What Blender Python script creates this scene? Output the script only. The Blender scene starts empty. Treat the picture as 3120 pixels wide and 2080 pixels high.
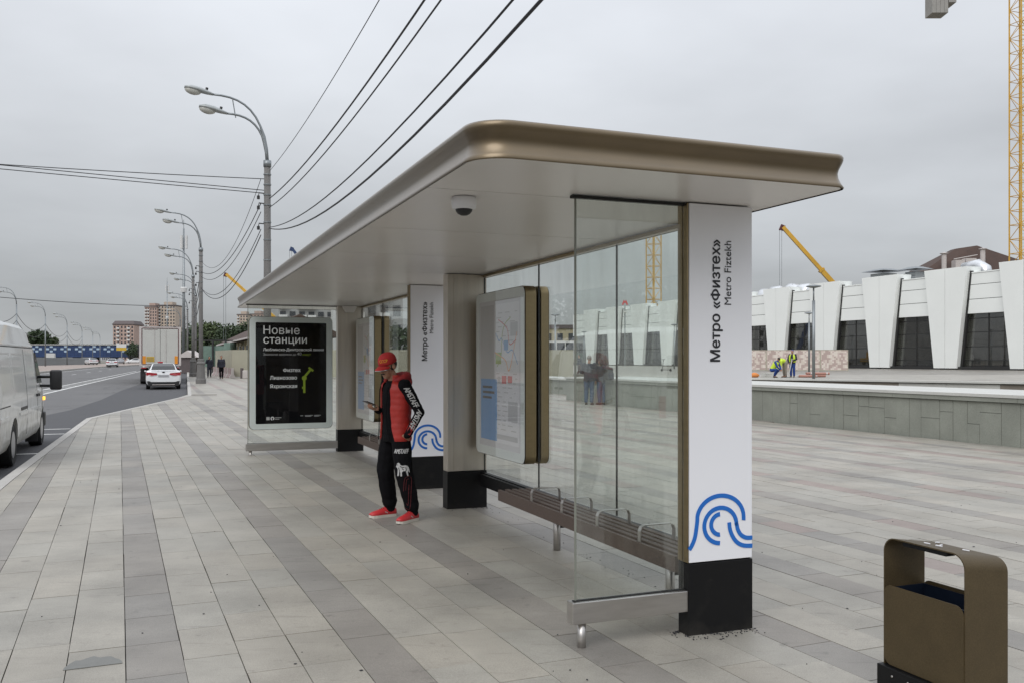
import bpy, bmesh, math, random
from mathutils import Vector, Matrix, noise
from mathutils.bvhtree import BVHTree
SC = bpy.context.scene
COL = SC.collection
PI = math.pi
A = math.radians(21.55)            # direction of the shelter, kerb and road against the view axis
SA, CA = math.sin(A), math.cos(A)
K = 0.0042                         # the street climbs gently away from the viewer

def gzu(u): return K*(min(max(u, -20), 150)-7)
def W(u, v, z=0.0): return Vector((-SA*u+CA*v, CA*u+SA*v, z))
def UV(x, y): return (-SA*x+CA*y, CA*x+SA*y)
def GZ(x, y): return gzu(-SA*x+CA*y)

# ------------------------------------------------------------------ camera, sky, sun, exposure
cam = bpy.data.objects.new('camera', bpy.data.cameras.new('camera'))
COL.objects.link(cam)
cam.location = (0, 0, 1.68)
cam.rotation_euler = (math.radians(90), 0, 0)
cam.data.sensor_width = 36
cam.data.lens = 31.72
cam.data.shift_y = 0.0180
cam.data.clip_start = 0.05
cam.data.clip_end = 8000
SC.camera = cam

world = bpy.data.worlds.new("World"); SC.world = world; world.use_nodes = True
nt = world.node_tree; nt.nodes.clear()
def N(t, **kw):
    n = nt.nodes.new(t)
    for k, v in kw.items():
        if hasattr(n, k): setattr(n, k, v)
    return n
def L(a, b): nt.links.new(a, b)
SUN_EL, SUN_AZ = math.radians(40), math.radians(203)
sky = N('ShaderNodeTexSky', sky_type='NISHITA', sun_disc=False, sun_elevation=SUN_EL, sun_rotation=SUN_AZ)
bgs = N('ShaderNodeBackground'); L(sky.outputs[0], bgs.inputs[0]); bgs.inputs[1].default_value = 0.08
tc = N('ShaderNodeTexCoord'); sep = N('ShaderNodeSeparateXYZ'); L(tc.outputs['Generated'], sep.inputs[0])
# stratus layer: project the view direction on a flat cloud base, two octaves of noise
zc = N('ShaderNodeMath', operation='MAXIMUM'); L(sep.outputs[2], zc.inputs[0]); zc.inputs[1].default_value = 0.0
za = N('ShaderNodeMath', operation='ADD'); L(zc.outputs[0], za.inputs[0]); za.inputs[1].default_value = 0.16
dx = N('ShaderNodeMath', operation='DIVIDE'); L(sep.outputs[0], dx.inputs[0]); L(za.outputs[0], dx.inputs[1])
dy = N('ShaderNodeMath', operation='DIVIDE'); L(sep.outputs[1], dy.inputs[0]); L(za.outputs[0], dy.inputs[1])
cmb = N('ShaderNodeCombineXYZ'); L(dx.outputs[0], cmb.inputs[0]); L(dy.outputs[0], cmb.inputs[1]); cmb.inputs[2].default_value = 3.7
n1 = N('ShaderNodeTexNoise'); n1.inputs['Scale'].default_value = 0.75; n1.inputs['Detail'].default_value = 5; n1.inputs['Roughness'].default_value = .52
L(cmb.outputs[0], n1.inputs['Vector'])
r1 = N('ShaderNodeMapRange'); r1.inputs[1].default_value = .3; r1.inputs[2].default_value = .7; r1.inputs[3].default_value = .84; r1.inputs[4].default_value = 1.12
L(n1.outputs[0], r1.inputs[0])
# CIE overcast luminance: (1 + 2 sin h) / 3
el = N('ShaderNodeMath', operation='MULTIPLY_ADD'); L(zc.outputs[0], el.inputs[0]); el.inputs[1].default_value = 1.42; el.inputs[2].default_value = .54
mu = N('ShaderNodeMath', operation='MULTIPLY'); L(el.outputs[0], mu.inputs[0]); L(r1.outputs[0], mu.inputs[1])
cc = N('ShaderNodeMix', data_type='RGBA'); cc.inputs[6].default_value = (.64, .665, .685, 1); cc.inputs[7].default_value = (.74, .77, .825, 1)
sm = N('ShaderNodeMapRange'); sm.inputs[2].default_value = .45; L(zc.outputs[0], sm.inputs[0]); L(sm.outputs[0], cc.inputs[0])
bgc = N('ShaderNodeBackground'); L(cc.outputs[2], bgc.inputs[0]); L(mu.outputs[0], bgc.inputs[1])
mx = N('ShaderNodeMixShader'); mx.inputs[0].default_value = .95; L(bgs.outputs[0], mx.inputs[1]); L(bgc.outputs[0], mx.inputs[2])
wo = N('ShaderNodeOutputWorld'); L(mx.outputs[0], wo.inputs[0])

sun = bpy.data.objects.new('sun', bpy.data.lights.new('sun', 'SUN')); COL.objects.link(sun)
sun.data.energy = 1.25; sun.data.angle = math.radians(45); sun.data.color = (1, .97, .93)
sun.rotation_euler = (PI/2-SUN_EL, 0, PI-SUN_AZ)
sun.location = (0, 0, 60)
vs = SC.view_settings
vs.view_transform = 'Standard'; vs.look = 'None'; vs.exposure = 0.15; vs.gamma = 1; vs.use_curve_mapping = False
SC.cycles.max_bounces = 8; SC.cycles.transparent_max_bounces = 16; SC.cycles.caustics_reflective = False; SC.cycles.caustics_refractive = False

# ------------------------------------------------------------------ materials
def mat(name, col, rough=.6, metal=0.0, var=.12, vscale=3.0, bump=0.0, bscale=60.0, spec=.5, coat=0.0, emit=0.0, stretch=None, fine=0.0, fscale=120.0):
    m = bpy.data.materials.new(name); m.use_nodes = True
    t = m.node_tree; nd = t.nodes; p = nd['Principled BSDF']
    c4 = (col[0], col[1], col[2], 1)
    p.inputs['Roughness'].default_value = rough; p.inputs['Metallic'].default_value = metal
    p.inputs['Specular IOR Level'].default_value = spec
    p.inputs['Coat Weight'].default_value = coat; p.inputs['Coat Roughness'].default_value = .08
    g = nd.new('ShaderNodeNewGeometry')
    vec = g.outputs['Position']
    if stretch:
        mp = nd.new('ShaderNodeMapping'); mp.inputs['Rotation'].default_value = (0, 0, -A); mp.inputs['Scale'].default_value = stretch
        t.links.new(vec, mp.inputs[0]); vec = mp.outputs[0]
    out = None
    if var or fine:
        n = nd.new('ShaderNodeTexNoise'); n.inputs['Scale'].default_value = vscale; n.inputs['Detail'].default_value = 5; n.inputs['Roughness'].default_value = .6
        t.links.new(vec, n.inputs['Vector'])
        r = nd.new('ShaderNodeMapRange'); r.inputs[1].default_value = .25; r.inputs[2].default_value = .75
        r.inputs[3].default_value = 1-var; r.inputs[4].default_value = 1+var
        t.links.new(n.outputs[0], r.inputs[0]); f = r.outputs[0]
        if fine:
            n2 = nd.new('ShaderNodeTexNoise'); n2.inputs['Scale'].default_value = fscale; n2.inputs['Detail'].default_value = 2
            t.links.new(vec, n2.inputs['Vector'])
            r2 = nd.new('ShaderNodeMapRange'); r2.inputs[1].default_value = .3; r2.inputs[2].default_value = .7; r2.inputs[3].default_value = 1-fine; r2.inputs[4].default_value = 1+fine
            t.links.new(n2.outputs[0], r2.inputs[0])
            mm = nd.new('ShaderNodeMath'); mm.operation = 'MULTIPLY'; t.links.new(f, mm.inputs[0]); t.links.new(r2.outputs[0], mm.inputs[1]); f = mm.outputs[0]
        v = nd.new('ShaderNodeVectorMath'); v.operation = 'SCALE'; v.inputs[0].default_value = col[:3]
        t.links.new(f, v.inputs['Scale']); t.links.new(v.outputs[0], p.inputs['Base Color'])
        rr = nd.new('ShaderNodeMapRange'); rr.inputs[3].default_value = max(.02, rough-.06); rr.inputs[4].default_value = min(1, rough+.08)
        t.links.new(n.outputs[0], rr.inputs[0]); t.links.new(rr.outputs[0], p.inputs['Roughness'])
    else: p.inputs['Base Color'].default_value = c4
    if bump:
        n3 = nd.new('ShaderNodeTexNoise'); n3.inputs['Scale'].default_value = bscale; n3.inputs['Detail'].default_value = 4
        t.links.new(vec, n3.inputs['Vector'])
        b = nd.new('ShaderNodeBump'); b.inputs['Strength'].default_value = bump; b.inputs['Distance'].default_value = .01
        t.links.new(n3.outputs[0], b.inputs['Height']); t.links.new(b.outputs[0], p.inputs['Normal'])
    if emit:
        p.inputs['Emission Color'].default_value = c4; p.inputs['Emission Strength'].default_value = emit
    return m

def glass(name, tint=(.955, .975, .962), refl=1.0, rough=0.0, base=.042, dust=.045):
    m = bpy.data.materials.new(name); m.use_nodes = True
    t = m.node_tree; nd = t.nodes; nd.clear()
    o = nd.new('ShaderNodeOutputMaterial'); mix = nd.new('ShaderNodeMixShader')
    tr = nd.new('ShaderNodeBsdfTransparent'); tr.inputs[0].default_value = (*tint, 1)
    gl = nd.new('ShaderNodeBsdfGlossy'); gl.inputs['Roughness'].default_value = rough; gl.inputs[0].default_value = (refl, refl, refl, 1)
    lw = nd.new('ShaderNodeLayerWeight'); lw.inputs[0].default_value = .5
    pw = nd.new('ShaderNodeMath'); pw.operation = 'POWER'; t.links.new(lw.outputs['Facing'], pw.inputs[0]); pw.inputs[1].default_value = 4
    ma = nd.new('ShaderNodeMath'); ma.operation = 'MULTIPLY_ADD'; t.links.new(pw.outputs[0], ma.inputs[0]); ma.inputs[1].default_value = .75; ma.inputs[2].default_value = base
    t.links.new(ma.outputs[0], mix.inputs[0]); t.links.new(tr.outputs[0], mix.inputs[1]); t.links.new(gl.outputs[0], mix.inputs[2])
    if not dust:
        t.links.new(mix.outputs[0], o.inputs[0]); return m
    # film of dust and dried drip marks
    g = nd.new('ShaderNodeNewGeometry'); mp = nd.new('ShaderNodeMapping'); mp.inputs['Scale'].default_value = (5, 5, .8); t.links.new(g.outputs['Position'], mp.inputs[0])
    n = nd.new('ShaderNodeTexNoise'); n.inputs['Scale'].default_value = 1.6; n.inputs['Detail'].default_value = 6; n.inputs['Roughness'].default_value = .65; t.links.new(mp.outputs[0], n.inputs['Vector'])
    r = nd.new('ShaderNodeMapRange'); r.inputs[1].default_value = .42; r.inputs[2].default_value = .75; r.inputs[3].default_value = dust*.12; r.inputs[4].default_value = dust*1.6; t.links.new(n.outputs[0], r.inputs[0])
    df = nd.new('ShaderNodeBsdfDiffuse'); df.inputs[0].default_value = (.55, .55, .5, 1)
    m2 = nd.new('ShaderNodeMixShader'); t.links.new(r.outputs[0], m2.inputs[0]); t.links.new(mix.outputs[0], m2.inputs[1]); t.links.new(df.outputs[0], m2.inputs[2])
    t.links.new(m2.outputs[0], o.inputs[0])
    return m

def tile_mat():
    m = bpy.data.materials.new('granite_tile'); m.use_nodes = True
    t = m.node_tree; nd = t.nodes; p = nd['Principled BSDF']; lk = t.links.new
    at = nd.new('ShaderNodeAttribute'); at.attribute_name = 'tcol'
    g = nd.new('ShaderNodeNewGeometry')
    def noise_(s, d, lo, hi, a, b, vec=None):
        n = nd.new('ShaderNodeTexNoise'); n.inputs['Scale'].default_value = s; n.inputs['Detail'].default_value = d; n.inputs['Roughness'].default_value = .62
        lk(vec or g.outputs['Position'], n.inputs['Vector'])
        r = nd.new('ShaderNodeMapRange'); r.inputs[1].default_value = lo; r.inputs[2].default_value = hi; r.inputs[3].default_value = a; r.inputs[4].default_value = b
        lk(n.outputs[0], r.inputs[0]); return r.outputs[0], n.outputs[0]
    a1, _ = noise_(1.3, 7, .3, .7, .82, 1.12)       # broad dirt
    a2, nz = noise_(150, 4, .3, .7, .80, 1.20)      # granite grain
    mp = nd.new('ShaderNodeMapping'); mp.inputs['Rotation'].default_value = (0, 0, -math.radians(23.5)); mp.inputs['Scale'].default_value = (1.0, 7.0, 1)
    lk(g.outputs['Position'], mp.inputs[0])
    a3, _ = noise_(2.6, 5, .58, .74, 1.0, .76, mp.outputs[0])   # scuffs across the slabs
    a4, _ = noise_(7.0, 4, .63, .74, 1.0, .66)       # spots
    a5, _ = noise_(.55, 8, .48, .68, 1.03, .78)      # large damp or trodden patches
    a6, _ = noise_(22.0, 2, .74, .78, 1.0, 1.35)     # pale flecks
    def mul(x, y):
        q = nd.new('ShaderNodeMath'); q.operation = 'MULTIPLY'; lk(x, q.inputs[0]); lk(y, q.inputs[1]); return q.outputs[0]
    f = mul(mul(mul(a1, a2), mul(a3, a4)), mul(a5, a6))
    v = nd.new('ShaderNodeVectorMath'); v.operation = 'SCALE'; lk(at.outputs['Color'], v.inputs[0]); lk(f, v.inputs['Scale'])
    lk(v.outputs[0], p.inputs['Base Color'])
    p.inputs['Roughness'].default_value = .50; p.inputs['Specular IOR Level'].default_value = .5
    b = nd.new('ShaderNodeBump'); b.inputs['Strength'].default_value = .25; b.inputs['Distance'].default_value = .004
    lk(nz, b.inputs['Height']); lk(b.outputs[0], p.inputs['Normal'])
    return m

def dirty(name, col, dirt, z0, z1, rough=.3, var=.07, vscale=1.5, coat=0.0, spec=.5):
    """paint with dust thrown up from the ground: broken up by noise, fading out above z1"""
    m = bpy.data.materials.new(name); m.use_nodes = True
    t = m.node_tree; nd = t.nodes; p = nd['Principled BSDF']; lk = t.links.new
    p.inputs['Coat Weight'].default_value = coat; p.inputs['Specular IOR Level'].default_value = spec
    g = nd.new('ShaderNodeNewGeometry'); s = nd.new('ShaderNodeSeparateXYZ'); lk(g.outputs['Position'], s.inputs[0])
    n = nd.new('ShaderNodeTexNoise'); n.inputs['Scale'].default_value = 4; n.inputs['Detail'].default_value = 7; n.inputs['Roughness'].default_value = .7; lk(g.outputs['Position'], n.inputs['Vector'])
    r = nd.new('ShaderNodeMapRange'); r.inputs[1].default_value = z0; r.inputs[2].default_value = z1; r.inputs[3].default_value = .95; r.inputs[4].default_value = .0; lk(s.outputs[2], r.inputs[0])
    a = nd.new('ShaderNodeMath'); a.operation = 'MULTIPLY_ADD'; lk(n.outputs[0], a.inputs[0]); a.inputs[1].default_value = 2.2; a.inputs[2].default_value = -1.25
    b = nd.new('ShaderNodeMath'); b.operation = 'ADD'; b.use_clamp = True; lk(a.outputs[0], b.inputs[0]); lk(r.outputs[0], b.inputs[1])
    c = nd.new('ShaderNodeMath'); c.operation = 'MULTIPLY'; lk(b.outputs[0], c.inputs[0]); c.inputs[1].default_value = .75
    mx_ = nd.new('ShaderNodeMix'); mx_.data_type = 'RGBA'; mx_.inputs[6].default_value = (*col, 1); mx_.inputs[7].default_value = (*dirt, 1); lk(c.outputs[0], mx_.inputs[0]); lk(mx_.outputs[2], p.inputs['Base Color'])
    rr = nd.new('ShaderNodeMapRange'); rr.inputs[3].default_value = rough; rr.inputs[4].default_value = .8; lk(c.outputs[0], rr.inputs[0]); lk(rr.outputs[0], p.inputs['Roughness'])
    return m

M = {}
M['tile'] = tile_mat()
M['joint'] = mat('joint_sand', (.105, .10, .088), .95, var=.85, vscale=1.7)
M['asphalt'] = mat('worn_asphalt', (.125, .123, .123), .85, var=.12, vscale=.35, fine=.25, fscale=90, bump=.4, bscale=150)
_t = M['asphalt'].node_tree; _p = _t.nodes['Principled BSDF']; _src = _p.inputs['Base Color'].links[0].from_socket
_g = _t.nodes.new('ShaderNodeNewGeometry'); _nz = _t.nodes.new('ShaderNodeTexNoise'); _nz.inputs['Scale'].default_value = .6; _nz.inputs['Detail'].default_value = 5; _t.links.new(_g.outputs['Position'], _nz.inputs['Vector'])
_ad = _t.nodes.new('ShaderNodeVectorMath'); _ad.operation = 'MULTIPLY_ADD'; _ad.inputs[1].default_value = (3, 3, 0); _t.links.new(_nz.outputs['Color'], _ad.inputs[0]); _t.links.new(_g.outputs['Position'], _ad.inputs[2])
_vo = _t.nodes.new('ShaderNodeTexVoronoi'); _vo.feature = 'DISTANCE_TO_EDGE'; _vo.inputs['Scale'].default_value = .11; _t.links.new(_ad.outputs[0], _vo.inputs['Vector'])
_mr = _t.nodes.new('ShaderNodeMapRange'); _mr.inputs[1].default_value = .0; _mr.inputs[2].default_value = .008; _mr.inputs[3].default_value = .45; _mr.inputs[4].default_value = 1; _t.links.new(_vo.outputs['Distance'], _mr.inputs[0])
_sc = _t.nodes.new('ShaderNodeVectorMath'); _sc.operation = 'SCALE'; _t.links.new(_src, _sc.inputs[0]); _t.links.new(_mr.outputs[0], _sc.inputs['Scale']); _t.links.new(_sc.outputs[0], _p.inputs['Base Color'])
M['asphalt_new'] = mat('fresh_asphalt', (.062, .062, .066), .8, var=.12, vscale=.6, fine=.25, fscale=90, bump=.4, bscale=150)
M['paint'] = mat('road_paint', (.62, .62, .60), .7, var=.22, vscale=2)
M['kerb'] = mat('granite_kerb', (.40, .385, .36), .75, var=.1, vscale=2, fine=.2, fscale=150)
M['verge'] = mat('brick_verge', (.30, .25, .22), .9, var=.15, vscale=.6)
M['earth'] = mat('bare_ground', (.16, .15, .125), .95, var=.3, vscale=.05, fine=.2, fscale=2)
M['bronze'] = mat('brushed_bronze', (.29, .225, .13), .36, 1.0, var=.10, vscale=2.2, stretch=(6, .7, 14))
M['fascia'] = mat('bronze_fascia', (.148, .106, .054), .44, 1.0, var=.12, vscale=1.6, stretch=(2.5, 1.2, 9), coat=.9)
M['fascia'].node_tree.nodes['Principled BSDF'].inputs['Coat Roughness'].default_value = .28; M['fascia'].node_tree.nodes['Principled BSDF'].inputs['Coat IOR'].default_value = 1.6
M['steel'] = mat('brushed_steel', (.50, .48, .46), .34, 1.0, var=.10, vscale=4, stretch=(1, 1, 8))
M['steel_pan'] = mat('stainless_cladding', (.58, .53, .465), .4, 1.0, var=.10, vscale=2, stretch=(8, 8, .6))
M['ceiling'] = mat('ceiling_composite', (.80, .775, .745), .30, 0, var=.04, vscale=1.2, spec=.5)
M['black'] = dirty('black_powder_coat', (.007, .007, .0075), (.04, .037, .032), -.06, .085, .5, spec=.2)
M['dark_seam'] = mat('rubber_seal', (.01, .01, .01), .7, var=0)
M['white_panel'] = mat('white_sign_panel', (.80, .805, .84), .32, var=.015, vscale=1.5)
M['frame_white'] = mat('pale_frame', (.66, .71, .69), .3, var=.05, vscale=2)
M['ink'] = mat('black_lettering', (.012, .012, .016), .5, var=0)
M['blue_ink'] = mat('blue_emblem', (.010, .135, .50), .4, var=0)
M['poster_black'] = mat('black_poster', (.006, .006, .007), .6, var=.1, spec=.05)
M['poster_white'] = mat('white_print', (.85, .85, .85), .5, var=0)
M['poster_grey'] = mat('grey_print', (.42, .42, .42), .5, var=0)
M['poster_green'] = mat('green_print', (.26, .36, .02), .5, var=0)
M['paper'] = mat('paper_sheet', (.66, .66, .68), .5, var=.03)
M['paper_grey'] = mat('grey_paper_sheet', (.42, .42, .43), .5, var=.03)
M['paper_blue'] = mat('blue_paper_sheet', (.09, .27, .55), .5, var=.05)
M['paper_red'] = mat('red_print', (.5, .03, .03), .5, var=0)
M['backing'] = mat('case_backing', (.55, .55, .57), .5, var=.05)
M['glass'] = glass('shelter_glass')
M['case_glass'] = glass('case_glass', (.985, .99, .99), base=.014, dust=0)
M['glass_edge'] = mat('glass_edge', (.20, .21, .18), .2, var=0)
M['wood'] = mat('bench_slat', (.102, .076, .064), .55, var=.25, vscale=5, stretch=(20, 2, 20), bump=.15, bscale=30, spec=.3)
M['bin_brown'] = mat('brown_powder_coat', (.078, .057, .029), .5, .2, var=.12, vscale=7, fine=.14, fscale=160, spec=.3)
M['bin_in'] = mat('bin_liner', (.02, .03, .055), .35, .6, var=.2, vscale=8)
M['concrete'] = mat('pole_concrete', (.15, .145, .14), .85, var=.14, vscale=2.5, fine=.15, fscale=40)
M['lamp_grey'] = mat('galvanised_steel', (.26, .28, .29), .45, .7, var=.1, vscale=4)
M['lamp_head'] = mat('lamp_housing', (.36, .38, .38), .4, .2, var=.08, vscale=6)
M['lamp_glass'] = mat('lamp_lens', (.5, .5, .46), .15, var=.05, coat=.6)
M['cable'] = mat('black_cable', (.02, .02, .024), .6, var=0)
M['wallstone'] = mat('wall_granite', (.235, .245, .212), .6, var=.16, vscale=1.6, fine=.2, fscale=90)
M['coping'] = mat('pale_coping', (.50, .50, .47), .65, var=.08, vscale=1, fine=.15, fscale=80)
M['brownstone'] = mat('brown_riser', (.22, .195, .165), .8, var=.2, vscale=.8)
M['white_clad'] = mat('white_cladding', (.80, .82, .80), .38, var=.035, vscale=.25)
M['dark_glass'] = mat('dark_glazing', (.012, .014, .015), .06, var=.3, vscale=.3, spec=.6)
M['hall_glass'] = glass('hall_glass', (.60, .61, .60), base=.10)
M['strip_light'] = mat('lit_ceiling_strip', (1, .85, .6), .5, var=0, emit=2.2)
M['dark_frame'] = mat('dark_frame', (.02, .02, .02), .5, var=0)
M['interior'] = mat('station_interior', (.48, .45, .41), .8, var=.4, vscale=.5)
M['yellow'] = mat('crane_yellow', (.58, .33, .035), .45, var=.14, vscale=1.2)
M['cw'] = mat('counterweight_concrete', (.30, .29, .27), .85, var=.15, vscale=.8)
M['roof_brown'] = mat('brown_roof', (.060, .035, .026), .8, var=.2, vscale=.8)
M['foil'] = mat('duct_foil', (.62, .63, .64), .28, .9, var=.1, vscale=2, bump=.5, bscale=5)
M['van_white'] = dirty('van_paint', (.66, .67, .66), (.30, .275, .22), .25, 1.05, .28, coat=.5)
M['car_white'] = mat('white_car_paint', (.72, .73, .74), .22, var=.01, coat=.7)
M['car_grey'] = mat('grey_car_paint', (.16, .16, .17), .25, .3, var=.05, coat=.6)
M['car_dark'] = mat('dark_car_paint', (.03, .03, .035), .25, .2, var=.05, coat=.6)
M['tyre'] = mat('tyre_rubber', (.012, .012, .012), .85, var=.2, vscale=9)
M['rim'] = mat('wheel_rim', (.42, .42, .43), .35, .8, var=.1)
M['plastic'] = mat('black_plastic', (.018, .018, .019), .5, var=.1)
M['red_lens'] = mat('red_lens', (.33, .012, .02), .15, var=.05, coat=.8)
M['amber'] = mat('amber_lamp', (1, .48, .05), .3, var=0, emit=1.5)
M['orange'] = mat('orange_marker', (.72, .27, .02), .5, var=.05)
M['ochre'] = mat('yellow_plate', (.55, .36, .03), .6, var=.1)
M['box_white'] = mat('trailer_door', (.50, .50, .47), .45, var=.05, vscale=.8)
M['maroon'] = mat('maroon_strip', (.08, .015, .018), .5, var=.1)
M['plate'] = mat('number_plate', (.38, .38, .40), .5, var=.1)
M['skin'] = mat('skin', (.36, .19, .125), .5, var=.08, vscale=14)
M['hair'] = mat('dark_hair', (.025, .017, .012), .7, var=.3, vscale=40)
M['hair_grey'] = mat('grey_hair', (.25, .22, .2), .8, var=.2, vscale=30)
M['red_cloth'] = mat('red_vest_cloth', (.36, .02, .014), .55, var=.14, vscale=10, bump=.25, bscale=30)
M['red_dark'] = mat('red_hood_cloth', (.26, .014, .016), .75, var=.12, vscale=10)
M['red_cap'] = mat('red_cap_cloth', (.36, .014, .014), .75, var=.1, vscale=12)
M['black_cloth'] = mat('black_cloth', (.0055, .0054, .0066), .9, var=.25, vscale=9, bump=.3, bscale=25, spec=.12)
M['red_shoe'] = mat('red_shoe_leather', (.52, .03, .035), .45, var=.1, vscale=14)
M['sole'] = mat('pale_sole', (.62, .58, .52), .7, var=.1)
M['white_print'] = mat('white_cloth_print', (.45, .45, .45), .7, var=.04)
M['yellow_print'] = mat('yellow_cloth_print', (.75, .38, .03), .7, var=0)
M['maroon_print'] = mat('dark_red_print', (.10, .012, .016), .8, var=0)
M['phone'] = mat('phone_body', (.02, .018, .02), .3, var=0)
M['jeans'] = mat('blue_jeans', (.06, .095, .16), .85, var=.15, vscale=10)
M['navy'] = mat('navy_cloth', (.02, .022, .035), .85, var=.15, vscale=8)
M['darkred_trousers'] = mat('dark_red_trousers', (.06, .03, .03), .85, var=.15)
M['hivis'] = mat('hi_vis_yellow', (.55, .72, .05), .7, var=.08)
M['work_blue'] = mat('work_blue', (.015, .05, .22), .8, var=.1)
M['brown_boot'] = mat('brown_boot', (.06, .035, .02), .7, var=.1)
M['hoarding'] = mat('beige_hoarding', (.36, .345, .27), .7, var=.08, vscale=.6)
M['cream_wall'] = mat('cream_render', (.42, .37, .25), .8, var=.1, vscale=.6)
M['net_green'] = mat('green_netting', (.16, .23, .195), .9, var=.25, vscale=1.5)
M['brick_pink_hazed'] = mat('pinkish_brick_hazed', (.42, .31, .265), .85, var=.10, vscale=.2)  # brick of the far blocks, paled: distance haze is put into the colour
M['brick_tan_hazed'] = mat('tan_brick_hazed', (.46, .38, .31), .85, var=.08, vscale=.2)  # lightened as well, the wall colour carries the far haze
M['roof_dark'] = mat('grey_roof', (.12, .10, .10), .85, var=.1)
M['panel_grey'] = mat('grey_panel_wall', (.36, .36, .36), .8, var=.08, vscale=.2)
M['panel_white'] = mat('white_balcony', (.62, .62, .61), .7, var=.05, vscale=.3)
M['win'] = mat('far_window', (.05, .055, .065), .2, var=.3, vscale=.4)
M['blue_dark'] = mat('dark_blue_panel', (.018, .045, .13), .4, var=.25, vscale=.15)
M['blue_pale'] = mat('pale_blue_panel', (.36, .47, .60), .4, var=.1)
M['trunk'] = mat('bark', (.07, .055, .04), .9, var=.2, vscale=4)
M['leaf_dark'] = mat('dark_leaves', (.030, .050, .018), .7, var=.45, vscale=.7)
M['leaf_mid'] = mat('mid_leaves', (.05, .072, .022), .7, var=.45, vscale=.7)
M['stripe_red'] = mat('dark_red_stripe', (.17, .045, .05), .6, var=.1)
M['stripe_white'] = mat('dirty_white_plastic', (.52, .48, .46), .6, var=.1, vscale=3)
M['orange_bag'] = mat('orange_bag', (.60, .22, .06), .8, var=.15, vscale=4)
M['pink_pipe'] = mat('pinkish_pipe', (.38, .19, .15), .7, var=.15, vscale=4)
M['met_red'] = mat('red_sign', (.6, .03, .03), .4, var=.05)

# ------------------------------------------------------------------ mesh builder
class MB:
    def __init__(s): s.v = []; s.f = []; s.mi = []
    def add(s, vs, fs, mi=0):
        o = len(s.v); s.v += [tuple(v) for v in vs]
        for f in fs: s.f.append(tuple(i+o for i in f)); s.mi.append(mi)
        return s
    def box(s, c, d, rz=0, mi=0, ry=0, rx=0):
        x, y, z = d[0]/2, d[1]/2, d[2]/2
        R = Matrix.Rotation(rz, 3, 'Z') @ Matrix.Rotation(ry, 3, 'Y') @ Matrix.Rotation(rx, 3, 'X')
        vs = [R @ Vector(q)+Vector(c) for q in ((-x, -y, -z), (x, -y, -z), (x, y, -z), (-x, y, -z), (-x, -y, z), (x, -y, z), (x, y, z), (-x, y, z))]
        return s.add(vs, [(0, 3, 2, 1), (4, 5, 6, 7), (0, 1, 5, 4), (1, 2, 6, 5), (2, 3, 7, 6), (3, 0, 4, 7)], mi)
    def b2(s, x0, x1, y0, y1, z0, z1, mi=0):
        return s.box(((x0+x1)/2, (y0+y1)/2, (z0+z1)/2), (abs(x1-x0), abs(y1-y0), abs(z1-z0)), 0, mi)
    def prism(s, poly, z0, z1, mi=0, fn=None):
        n = len(poly)
        f = fn or (lambda p, z: (p[0], p[1], z))
        vs = [f(p, z0) for p in poly]+[f(p, z1) for p in poly]
        return s.add(vs, [tuple(range(n-1, -1, -1)), tuple(range(n, 2*n))]+[(i, (i+1) % n, n+(i+1) % n, n+i) for i in range(n)], mi)
    def loft(s, rings, cap=True, mi=0, closed=True):
        n = len(rings[0]); vs = [p for r in rings for p in r]; fs = []
        for i in range(len(rings)-1):
            for j in range(n if closed else n-1):
                k = (j+1) % n
                fs.append((i*n+j, i*n+k, (i+1)*n+k, (i+1)*n+j))
        if cap and closed:
            fs.append(tuple(range(n-1, -1, -1))); fs.append(tuple(range((len(rings)-1)*n, len(rings)*n)))
        return s.add(vs, fs, mi)
    def tube(s, pts, r, n=8, cap=True, mi=0):
        pts = [Vector(p) for p in pts]; m = len(pts)
        rs = r if isinstance(r, (list, tuple)) else [r]*m
        rings = []; up = None
        for i in range(m):
            t = (pts[min(i+1, m-1)]-pts[max(i-1, 0)]).normalized()
            if up is None:
                up = Vector((0, 0, 1)) if abs(t.z) < .9 else Vector((1, 0, 0))
            a = t.cross(up); 
            if a.length < 1e-6: a = t.orthogonal()
            a.normalize(); b = a.cross(t).normalized(); up = b
            rings.append([pts[i]+(a*math.cos(2*PI*k/n)+b*math.sin(2*PI*k/n))*rs[i] for k in range(n)])
        return s.loft(rings, cap, mi)
    def ell(s, c, r, n=12, m=8, mi=0, rot=None):
        R = rot or Matrix.Identity(3); c = Vector(c); rings = []
        for i in range(1, m):
            ph = PI*i/m
            rings.append([c+R @ Vector((r[0]*math.sin(ph)*math.cos(2*PI*k/n), r[1]*math.sin(ph)*math.sin(2*PI*k/n), -r[2]*math.cos(ph))) for k in range(n)])
        return s.loft(rings, True, mi)
    def lathe(s, prof, c=(0, 0, 0), n=16, mi=0, cap=True):
        return s.loft([[(c[0]+r*math.cos(2*PI*k/n), c[1]+r*math.sin(2*PI*k/n), c[2]+z) for k in range(n)] for r, z in prof], cap, mi)
    def mesh(s, name, mats, smooth=False, off=None):
        me = bpy.data.meshes.new(name)
        vs = s.v if off is None else [(x-off[0], y-off[1], z-off[2]) for x, y, z in s.v]
        me.from_pydata(vs, [], s.f)
        for m in (mats if isinstance(mats, (list, tuple)) else [mats]): me.materials.append(M[m] if isinstance(m, str) else m)
        if any(s.mi): me.polygons.foreach_set('material_index', s.mi)
        if smooth: me.polygons.foreach_set('use_smooth', [True]*len(me.polygons))
        me.update(); return me

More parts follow.
